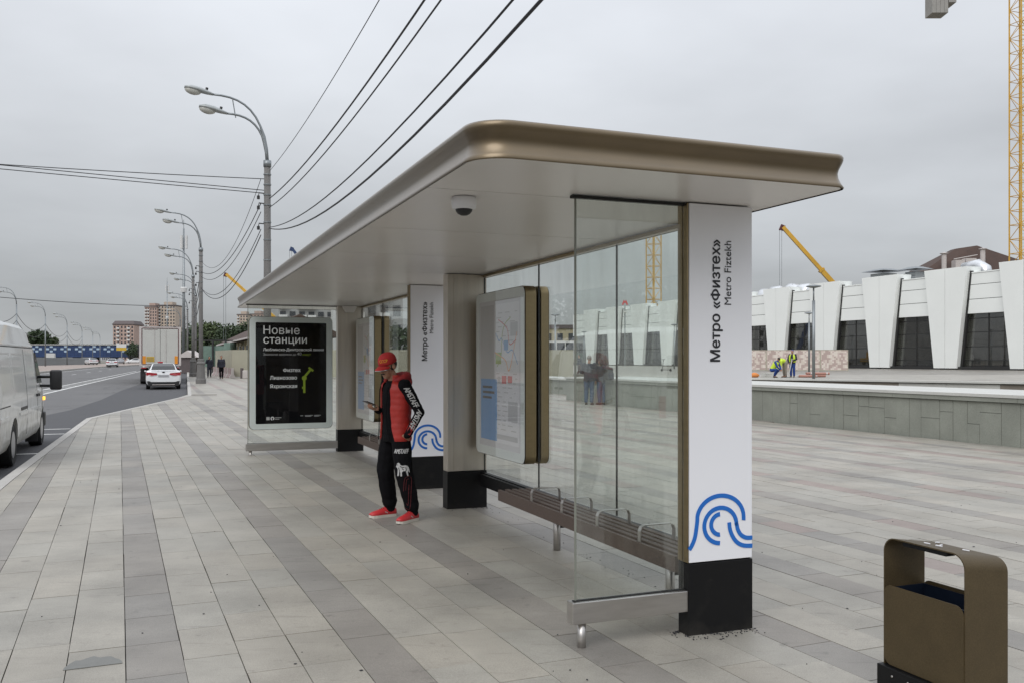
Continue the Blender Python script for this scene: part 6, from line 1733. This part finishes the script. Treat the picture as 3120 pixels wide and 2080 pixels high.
# bending worker: trunk folded forward
bend = dict(pel=(0, -.05, .93), waist=(0, .08, 1.02), chest=(0, .26, 1.06), neck=(0, .42, 1.02), head=(0, .52, .96), shR=(.19, .38, 1.02), shL=(-.19, .38, 1.02), elR=(.2, .42, .74), elL=(-.2, .42, .74), wrR=(.1, .45, .5), wrL=(-.1, .45, .5), hdR=(.08, .46, .42), hdL=(-.08, .46, .42))
def bent_person(lab, place, heading, top, trou, hairm, J, scale=1.0):
    JJ = dict(JB); JJ.update(J); a = math.atan2(heading[1], heading[0])-PI/2
    t = Thing('person', lab, 'person', (0, 0, 0)); t.o.location = place; t.o.rotation_euler = (0, 0, a); t.o.scale = (scale,)*3
    g = lambda k: JJ[k]
    mb = MB(); limb(mb, [g('pel'), g('waist'), g('chest'), lerpv(g('chest'), g('neck'), .6), g('neck')], [.13, .125, .135, .12, .06]); limb(mb, [g('neck'), lerpv(g('neck'), g('head'), .6)], [.055, .05])
    for s in 'RL':
        limb(mb, [g('hip'+s), g('knee'+s), g('ank'+s)], [.08, .055, .04]); limb(mb, [g('ank'+s), g('toe'+s)], [.035, .03]); limb(mb, [g('sh'+s), g('el'+s), g('wr'+s)], [.055, .04, .028])
    fingers(mb, g('wrR'), g('hdR'), (-1, 0, .1), 1, .4, 1); fingers(mb, g('wrL'), g('hdL'), (1, 0, .1), 1, .4, -1)
    R, hc = head_geo(mb, g('head'), 0, 1.0); me = fuse(mb, .011, 3, 'body'); me.materials.append(M['skin']); t.part('body', me, None)
    mb = MB(); limb(mb, [g('pel'), g('waist'), g('chest'), lerpv(g('chest'), g('neck'), .7)], [.155, .15, .165, .13])
    for s in 'RL': limb(mb, [lerpv(g('chest'), g('sh'+s), .7), g('sh'+s), g('el'+s), g('wr'+s)], [.08, .075, .06, .045])
    me = fuse(mb, .016, 4, 'jacket'); wrinkle(me, .006, 9); me.materials.append(M[top]); t.part('jacket', me, None)
    mb = MB(); limb(mb, [g('pel'), lerpv(g('pel'), g('waist'), .6)], [.165, .158])
    for s in 'RL': limb(mb, [g('hip'+s), g('knee'+s), lerpv(g('knee'+s), g('ank'+s), .9)], [.11, .085, .065])
    me = fuse(mb, .016, 4, 'trousers'); wrinkle(me, .006, 9); me.materials.append(M[trou]); t.part('trousers', me, None)
    for s in 'RL':
        an, to = Vector(g('ank'+s)), Vector(g('toe'+s)); d = (to-an); d.z = 0; d.normalize(); u_, s_ = shoe(an-d*.06, an+d*.21); o = t.part('shoe', u_, 'brown_boot', smooth=True); t.part('sole', s_, 'plastic', o)
    mb = MB(); mb.ell(hc+R @ Vector((0, -.02, .045)), (.085, .1, .092), 12, 8, 0, R); t.part('helmet' if hairm == 'orange' else 'hair', mb, hairm, smooth=True)
    return t
bent_person('worker in bright yellow jacket bending forward over the kneeling one', (16.9, 55.9, ZP), (-.95, -.3), 'hivis', 'brownstone', 'orange', bend, .97)
kneel = dict(hipR=(.1, 0, .45), hipL=(-.1, 0, .45), pel=(0, -.02, .48), kneeR=(.14, .32, .48), kneeL=(-.14, .30, .42), ankR=(.13, .12, .09), ankL=(-.12, .05, .09), toeR=(.14, .3, .03), toeL=(-.13, .2, .03), waist=(0, .08, .62), chest=(0, .2, .82), neck=(0, .3, .98), head=(0, .38, 1.09),
             shR=(.19, .26, .94), shL=(-.19, .26, .94), elR=(.22, .38, .68), elL=(-.22, .38, .68), wrR=(.1, .5, .5), wrL=(-.1, .5, .5), hdR=(.08, .54, .43), hdL=(-.08, .54, .43))
kt = bent_person('worker in blue with striped yellow vest crouching on the square', (16.0, 55.4, ZP), (.75, -.65), 'work_blue', 'work_blue', 'hair', kneel)
mb = MB(); limb(mb, [(0, .0, .52), (0, .08, .63), (0, .19, .80), (0, .24, .88)], [.165, .163, .178, .165]); me = fuse(mb, .016, 3, 'hi_vis_vest'); me.materials.append(M['hivis']); kt.part('hi_vis_vest', me, None)
# their materials
pp_ = Thing('pipe_stack', 'heap of pinkish clay pipes lying by the near plaza lamp post', 'pipes', (18.2, 56, ZP)); rr = random.Random(4)
for k in range(9):
    x, y, z = 17.9+rr.uniform(0, 1.2), 55.6+rr.uniform(-.4, .6), ZP+.09+.15*(k > 5)
    a = rr.uniform(-.5, .5)
    pp_.part('pipe', MB().tube([(x-.5*math.cos(a), y-.5*math.sin(a), z), (x+.5*math.cos(a), y+.5*math.sin(a), z)], .08, 10), 'pink_pipe' if k % 3 else 'stripe_white')
me = MB().ell((0, 0, .12), (.3, .2, .16), 14, 8).mesh('sack', 'orange_bag', True); wrinkle(me, .1, 3, 2); solo('sack', me, 'small orange sack on the ground left of the crouching worker', 'sack', loc=(15.0, 55.8, ZP))
me = MB().ell((0, 0, .2), (.6, .4, .4), 14, 8).mesh('sack', 'stripe_white', True); wrinkle(me, .15, 2, 8); o = solo('sack', me, 'white and blue bulk sack close to the white pillar', 'sack', loc=(14.3, 57.5, ZP)); 
me2 = MB().ell((0, 0, .12), (.62, .42, .16), 14, 6).mesh('blue_band', 'work_blue', True); o2 = bpy.data.objects.new('blue_band', me2); COL.objects.link(o2); o2.parent = o
pl = Thing('floor_slabs', 'short stack of grey slabs beside the crouching worker', 'slabs', (15.6, 55.0, ZP))
for k in range(3): pl.part('slab', MB().box((15.55+k*.02, 55.0, ZP+.05+k*.1), (.6, .4, .09), .2+k*.1), 'coping')

# ------------------------------------------------------------------ site fence, barriers, sheds on the pavement side
hb = Thing('site_fence', 'long beige sheet metal site fence behind the walkers and the advert case', 'fence', (-26, 84, .3))
HP = [(-27.6, 84), (-22.2, 71.5), (-14, 70.0), (-4, 67.5), (4.5, 66)]
for (a, b), (c, d) in zip(HP, HP[1:]):
    n = max(2, round(math.hypot(c-a, d-b)/1.9)); an = math.atan2(d-b, c-a)
    for k in range(n):
        f0, f1 = k/n, (k+1)/n; x, y = a+(c-a)*(f0+f1)/2, b+(d-b)*(f0+f1)/2; wd = math.hypot(c-a, d-b)/n
        hb.part('sheet', MB().box((x, y, GZ(x, y)+1.15), (wd-.02, .03+.02*(k % 2), 2.1), an), 'hoarding')
br = Thing('barrier', 'red and white striped plastic barrier, left one behind the walkers', 'barrier', (0, 0, 0), 0, 'striped barriers along the site fence')
bz = Vector((-21.7-(-26.6), 70.2-80.6)).normalized(); ba = math.atan2(bz.y, bz.x)
for k in range(7):
    x0 = k*.28
    prf = [(-.24, 0), (.24, 0), (.2, .12), (.1, .32), (.08, .78), (-.08, .78), (-.1, .32), (-.2, .12)]
    mb = MB(); sh_ = .14
    mb.add([(x0+sh_*z, y, z) for y, z in prf]+[(x0+.28+sh_*z, y, z) for y, z in prf], [tuple(range(8)), tuple(range(15, 7, -1))]+[(i, (i+1) % 8, 8+(i+1) % 8, 8+i) for i in range(8)])
    br.part('stripe', mb, 'stripe_red' if k % 2 else 'stripe_white')
labs = ['farthest striped red and white barrier along the beige fence', 'second farthest striped barrier, just behind the left walker', 'striped barrier between the two walkers, in the middle', 'striped barrier right of the navy walker\'s legs', 'nearest striped barrier at the right end of the row']
p0 = Vector((-26.6, 80.6)); L_ = (Vector((-21.7, 70.2))-p0).length
for k in range(5):
    p = p0+bz*(k*L_/5)
    if k == 0: br.o.location = (p.x, p.y, GZ(p.x, p.y)); br.o.rotation_euler = (0, 0, ba); br.o['label'] = labs[0]
    else: copy_tree(br.o, loc=(p.x, p.y, GZ(p.x, p.y)), rz=ba, label=labs[k])
bw = Thing('barrier', 'dirty white plastic barrier beside the far glass screen', 'barrier', (0, 0, 0)); bw.o.location = (-20.2, 69.6, GZ(-20, 70)); bw.o.rotation_euler = (0, 0, -.15)
bw.part('block', MB().b2(-.55, 2.2, -.2, .2, 0, .62), 'stripe_white', bev=.04); bw.part('post', MB().b2(-.75, -.6, -.12, .12, 0, .8), 'roof_dark')
cb = Thing('site_cabin', 'long cream site building with dark brown sloping roof behind the beige fence', 'building', (8.3, 78, .3), A)
cb.part('wall', MB().b2(8.3, 14, 77, 126, .2, 3.55), 'cream_wall')
mb = MB(); q = [(7.6, 76.4, 3.75), (11.2, 76.4, 5.5), (14.8, 76.4, 3.75), (14.8, 76.4, 3.62), (7.6, 76.4, 3.62)]
mb.loft([q, [(x, 126.6, z) for x, y, z in q]]); cb.part('roof', mb, 'roof_brown')
cb.part('gutter', MB().b2(7.5, 7.62, 76.4, 126.6, 3.55, 3.70), 'stripe_white')
for k in range(12):
    cb.part('window', MB().b2(8.22, 8.32, 79+k*3.9, 79.9+k*3.9, 1.5, 3.1), 'win'); cb.part('wall_rib', MB().b2(8.2, 8.32, 80.9+k*3.9, 81.1+k*3.9, .3, 3.5), 'cream_wall')
gn = Thing('netted_scaffold', 'green netted scaffold and grey shed behind the site fence', 'scaffold', (-31, 92, .4))
gn.part('net', MB().b2(-31.3, -29.0, 91, 93, 1.0, 3.1), 'net_green'); gn.part('top_rail', MB().b2(-32.0, -28.8, 90.9, 93.1, 3.6, 3.7), 'plastic'); gn.part('net', MB().b2(-28.75, -28.1, 90, 92, 1.2, 3.4), 'net_green')
for x in (-31.4, -30.1, -28.8): gn.part('post', MB().b2(x-.08, x+.08, 90.7, 90.85, .4, 3.6), 'plastic')
gs_ = Thing('garden_shed', 'small dark roofed kiosk between the lorry and the lamp poles', 'kiosk', (-33, 91, .4))
gs_.part('wall', MB().b2(-35.4, -33.6, 96, 98, .3, 2.0), 'roof_dark'); gs_.part('roof', MB().prism([(-35.7, 1.95), (-33.3, 1.95), (-34.5, 2.7)], 95.8, 98.2, fn=lambda p, z: (p[0], z, p[1])), 'stripe_white')

# ------------------------------------------------------------------ far buildings
def block(lab, x0, x1, y, depth, z1, wall, rows, cols, roof='roof_dark', name='apartment_block', bands=None, top=None, z0=.5, wm=(.45, .55), winm='win', ang=0.0):
    w = x1-x0; cx = (x0+x1)/2
    t = Thing(name, lab, 'building', (0, 0, 0)); t.o.location = (cx, y, .3); t.o.rotation_euler = (0, 0, ang)
    t.part('wall', MB().b2(-w/2, w/2, 0, depth, 0, z1), wall)
    t.part('roof', MB().b2(-w/2-.4, w/2+.4, -.4, depth+.4, z1, z1+.9), roof)
    cw, rh = w/cols, (z1-1.5)/rows
    wme = MB().b2(-cw*wm[0]/2, cw*wm[0]/2, -.12, .1, -rh*wm[1]/2, rh*wm[1]/2).mesh('window', winm); fixn(wme)
    bme = MB().b2(-cw*.42, cw*.42, -1.0, -.13, -rh*.5, -rh*.12).mesh('balcony', 'panel_white'); fixn(bme)
    for r in range(rows):
        for c in range(cols):
            x, z = -w/2+cw*(c+.5), 1.2+rh*(r+.55)
            t.inst('window', wme, (x, 0, z))
            if bands and c in bands: t.inst('balcony', bme, (x, 0, z))
    if top: t.part('roof_house', MB().b2(-w*.25, w*.25, depth*.2, depth*.8, z1+.9, z1+top), wall)
    return t
def fx(px, Y): return (px-1560)/2749.4*Y
b = block('pinkish brick block of flats with flat dark roof left of the lorry', fx(344, 700), fx(408, 700), 700, 18, 28.3, 'brick_pink_hazed', 9, 6, bands=(1, 4))
mb = MB(); w_ = fx(408, 700)-fx(344, 700); mb.loft([[(-w_/2-.6, -.6, 28.8), (w_/2+.6, -.6, 28.8), (w_/2+.6, 18.6, 28.8), (-w_/2-.6, 18.6, 28.8)], [(-w_/2+1, 1.5, 31.6), (w_/2-1, 1.5, 31.6), (w_/2-1, 16, 31.6), (-w_/2+1, 16, 31.6)]]); b.part('mansard', mb, 'roof_dark')
block('white and blue flats partly hidden between the brick block and the lorry', fx(408, 720), fx(432, 720), 720, 14, 24, 'panel_white', 8, 4)
block('left half of the twin brown tower blocks above the lorry', fx(441, 900), fx(478, 900), 900, 18, 53.5, 'brick_pink_hazed', 17, 5, bands=(0, 1), top=4.5)
block('right half of the twin brown tower blocks above the lorry', fx(482, 905), fx(534, 905), 905, 18, 55.5, 'brick_tan_hazed', 17, 6, bands=(0,), top=4.0)
block('long low pale block behind the trees right of the lamp poles', fx(562, 950), fx(690, 950), 950, 16, 33, 'panel_grey', 6, 18, wm=(.5, .4))
block('left one of two far brown towers seen beside the advert case', fx(722, 980), fx(756, 980), 980, 18, 50, 'brick_tan_hazed', 15, 4, bands=(0,), top=4)
block('right one of two far brown towers seen beside the advert case', fx(762, 990), fx(802, 990), 990, 18, 51, 'brick_pink_hazed', 15, 4, bands=(0,), top=4)
block('hazy tiny flats on the skyline left of the brick block', fx(310, 1100), fx(338, 1100), 1100, 16, 16, 'panel_grey', 4, 5)
# larger flats right behind the far end of the shelter
block('grey and white balcony flats above the advert case', -46.0, -35.0, 178, 16, 13.6, 'panel_grey', 6, 6, bands=(0, 2, 3), ang=.35, wm=(.6, .45))
block('white framed flats seen above and right of the advert case', -33, -24.0, 172, 14, 13.8, 'panel_white', 5, 5, bands=(1, 3), ang=.35, wm=(.6, .5))
b = block('pale flats with stacked white balcony frames seen beside the waiting man', -22.5, -15.5, 128, 12, 15.5, 'panel_grey', 5, 4, bands=(0, 2), ang=.2, wm=(.6, .55))
b2_ = block('long beige shop building seen through the glass left of the hall', -9, 15.5, 215, 14, 8.8, 'cream_wall', 2, 9, wm=(.5, .45))
sf = Thing('shop_front', 'glazed shop front with green lower band before the beige building', 'shop', (-6, 205, .5))
sf.part('glazing', MB().b2(-6, 16, 205, 206, 3.4, 5.6), 'win'); sf.part('green_band', MB().b2(-6, 16, 204.8, 205.9, 1.9, 3.4), 'net_green'); sf.part('fascia', MB().b2(-6.2, 16.2, 204.7, 206, 5.6, 6.0), 'panel_white')
for k in range(12): sf.part('column', MB().b2(-6+k*2, -5.8+k*2, 204.7, 204.98, 1.9, 5.6), 'panel_white')
sf.part('plinth', MB().b2(-6, 16, 204.5, 206, .4, 1.88), 'hoarding')
rh = Thing('brown_roofed_house', 'house with big dark brown hipped roof and white chimneys behind the station', 'house', (0, 0, 0)); rh.o.location = (87.5, 165, .5)
rh.part('wall', MB().b2(-15.5, 18.5, 0, 14, 0, 14.2), 'cream_wall')
rh.part('roof', MB().loft([[(-17, -1, 14.2), (20, -1, 14.2), (20, 15, 14.2), (-17, 15, 14.2)], [(-3.4, 6, 22.2), (.6, 6, 22.8), (.6, 8, 22.8), (-3.4, 8, 22.2)]]), 'roof_brown')
for x, y, z0, z1 in ((-8.1, .8, 14.6, 20.6), (-1.1, .6, 14.9, 21.4)):
    c = rh.part('chimney', MB().tube([(x, y, z0), (x, y, z1)], .42, 12), 'stripe_white'); rh.part('chimney_cap', MB().lathe([(.7, 0), (.75, .12), (.1, .3)], (x, y, z1), 12), 'stripe_white', c)
rh.part('roof_unit', MB().b2(-6.5, -4.8, -.3, 1.3, 17.6, 19.4), 'stripe_white'); rh.part('roof_unit', MB().b2(-4.6, -2.7, -.3, 1.3, 17.9, 19.7), 'stripe_white'); rh.part('roof_rail', MB().tube([(-6.9, -.4, 19.5), (-2.6, -.4, 20.3)], .09, 6), 'stripe_white')

# blue panelled wall across the far road
bl = Thing('overpass', 'long overpass clad in dark blue panels with pale squares beyond the road', 'overpass', (0, 0, 0)); bl.o.location = (fx(95, 420), 420, .5); bl.o.rotation_euler = (0, 0, .03)
Lb = fx(395, 420)-fx(95, 420)
bl.part('wall', MB().b2(0, Lb, 0, 10, 2.4, 8.0), 'plastic')
for k in range(6): bl.part('pillar', MB().b2(.5+k*(Lb-2)/5, 1.7+k*(Lb-2)/5, 2, 8, -.3, 2.4), 'concrete'); bl.part('roof_edge', MB().b2(-.4, Lb+.4, -.5, 10.4, 8.0, 8.6), 'panel_white')
cw_, ch_ = 1.65, 1.07
d1 = MB().b2(-cw_*.485, cw_*.485, -.10, 0, -ch_*.48, ch_*.48).mesh('panel', 'blue_dark'); d2 = MB().b2(-cw_*.42, cw_*.42, -.18, 0, -ch_*.42, ch_*.42).mesh('pale_panel', 'blue_pale'); fixn(d1); fixn(d2)
nc = int(Lb/cw_)
for c in range(nc):
    for r in range(5):
        pale = (r == 0 and c % 4 == 1) or (r == 1 and c % 2 == 0) or (r == 2 and c % 4 == 1)
        bl.inst('pale_panel' if pale else 'panel', d2 if pale else d1, (cw_*(c+.6), 0, 7.35-r*ch_))
# slatted fence along the far verge
fe = Thing('slatted_fence', 'long grey slatted fence on the far verge across the road', 'fence', (-78.8, 150, .64))
fa, fb = Vector((-83, 147)), Vector((-104, 226)); n = 90; dr = (fb-fa); an = math.atan2(dr.y, dr.x)
sl = MB().b2(-.36, .36, -.03, .03, 0, 1.55).mesh('slat', 'lamp_grey'); fixn(sl)
for k in range(n):
    p = fa+dr*(k/n); o = fe.inst('slat', sl, (p.x, p.y, .62), rz=an)
fe.part('rail', MB().tube([(fa.x+.08, fa.y, 1.9), (fb.x+.08, fb.y, 1.9)], .05, 6), 'lamp_grey')
gt = Thing('gantry_sign', 'small road gantry sign with yellow band before the blue overpass', 'sign', (0, 0, 0)); gt.o.location = (fx(370, 330), 330, .5)
gt.part('post', MB().b2(-.15, .15, 0, .3, 0, 7), 'lamp_grey'); gt.part('board', MB().b2(-1.8, 1.8, -.2, -.01, 4.6, 5.7), 'ochre'); gt.part('board', MB().b2(-1.8, 1.8, -.2, -.01, 5.75, 7.0), 'panel_white')

# ------------------------------------------------------------------ trees
def tree(x, y, h, r, lab, leaf='leaf_dark', seed=0, n=1500, group=None, ls=.45, z=None):
    rr = random.Random(seed); z0 = GZ(x, y) if z is None else z
    t = Thing('tree', lab, 'tree', (0, 0, 0), 0, group); t.o.location = (x, y, z0)
    mb = MB(); mb.tube([(0, 0, -.2), (.1, 0, h*.3), (0, .1, h*.62), (.05, 0, h*.85)], [h*.022, h*.017, h*.010, h*.004], 8)
    cl = []
    for k in range(16):
        a, zz = rr.uniform(0, 2*PI), rr.uniform(.30, .95)*h
        rad = r*math.sqrt(max(.05, 1-((zz/h-.55)/.48)**2))*rr.uniform(.35, .85)
        c = Vector((rad*math.cos(a), rad*math.sin(a), zz)); cl.append((c, rr.uniform(.22, .42)*r))
        if k < 9: mb.tube([(0, 0, zz*.6), c*.5+Vector((0, 0, zz*.36)), c], [h*.009, h*.005, h*.002], 5)
    t.part('trunk', mb, 'trunk')
    lf = MB()
    for k in range(n):
        c, cr = cl[k % len(cl)]
        d = Vector((rr.gauss(0, 1), rr.gauss(0, 1), rr.gauss(0, .8))); d = d.normalized()*cr*rr.uniform(.3, 1.1)
        p = c+d; s = ls*rr.uniform(.5, 1.2); e1 = Vector((rr.gauss(0, 1), rr.gauss(0, 1), rr.gauss(0, 1))).normalized(); e2 = e1.orthogonal().normalized()
        lf.add([p-e1*s, p+e2*s*.5, p+e1*s, p-e2*s*.5], [(0, 1, 2, 3)])
    me = lf.mesh('crown', leaf); o = bpy.data.objects.new('crown', me); COL.objects.link(o); o.parent = t.o
TL = [(fx(92, 440), 440, 15.5, 6.0, 'taller dark tree above the blue overpass at the left end', 'leaf_dark'), (fx(124, 440), 442, 15, 6, 'second dark tree above the blue overpass, beside a lamp pole', 'leaf_dark'), (fx(164, 450), 450, 11.5, 5.5, 'rounded lighter tree above the blue overpass', 'leaf_mid')]
for i, (x, y, h, r, lb, lf_) in enumerate(TL): tree(x, y, h, r, lb, lf_, i+1, 1800, None, .8)
G2 = 'trees behind the site fence'
for i, (px, Y, h, r) in enumerate(((548, 230, 7.5, 4), (572, 215, 8.5, 4.5), (596, 205, 8.0, 4.5), (622, 200, 8.6, 4.8), (648, 190, 8.2, 4.6), (676, 195, 9.0, 4.8), (702, 185, 8.4, 4.5), (730, 190, 8.8, 5), (762, 185, 8.2, 4.6), (420, 420, 9, 6))):
    lb = ['bushy tree just right of the lorry box', 'second tree right of the lorry, between two lamp poles', 'tree in line with the broad lamp pedestal', 'dark tree above the left walker', 'tree above the green netted scaffold', 'tree between the scaffold and the brown roof',
          'tree above the gable of the brown roof', 'tree behind the brown roof near the glass edge', 'tree seen through the glass beside the advert case', 'small green tree between the brick block and the lorry'][i]
    tree(fx(px, Y), Y, h, r, lb, 'leaf_mid' if i % 3 == 1 else 'leaf_dark', 20+i, 1500, G2 if i < 9 else None, .42)
for i, (x, y, h) in enumerate(((-11.5, 92, 4.4), (-9.0, 90, 3.8))):
    tree(x, y, h, 2.4, ['dark shrubby tree seen through glass right of the waiting man', 'lower shrubby tree next to it behind the fence'][i], 'leaf_dark', 50+i, 900, None, .25)

# wood across the road, outside the left edge: the shelter glass mirrors it
lf, rr = MB(), random.Random(77)
for i, (u, v, h) in enumerate(((58, -46, 14), (70, -42, 16), (80, -45, 15), (90, -41, 17), (101, -46, 15), (114, -48, 18))):
    p = W(u, v, gzu(u)); lf.tube([p, p+Vector((.2, 0, h*.5)), p+Vector((0, .1, h*.85))], [.3, .2, .06], 7, True, 1)
    for k in range(1300):
        zz = rr.uniform(.25, 1)*h; rad = 5.8*math.sqrt(max(.04, 1-((zz/h-.58)/.46)**2))*math.sqrt(rr.random()); a = rr.uniform(0, 2*PI)
        rad *= .7+.45*noise.noise(Vector((a*1.3, zz*.35, i*7.0)))
        q = p+Vector((rad*math.cos(a), rad*math.sin(a), zz)); s_ = rr.uniform(.35, .8); e1 = Vector((rr.gauss(0, 1), rr.gauss(0, 1), rr.gauss(0, 1))).normalized(); e2 = e1.orthogonal().normalized()
        lf.add([q-e1*s_, q+e2*s_*.5, q+e1*s_, q-e2*s_*.5], [(0, 1, 2, 3)])
solo('woods', lf.mesh('woods', ['leaf_dark', 'trunk']), 'dark belt of tall trees across the road, mirrored in the shelter glass', 'woods', kind='stuff')
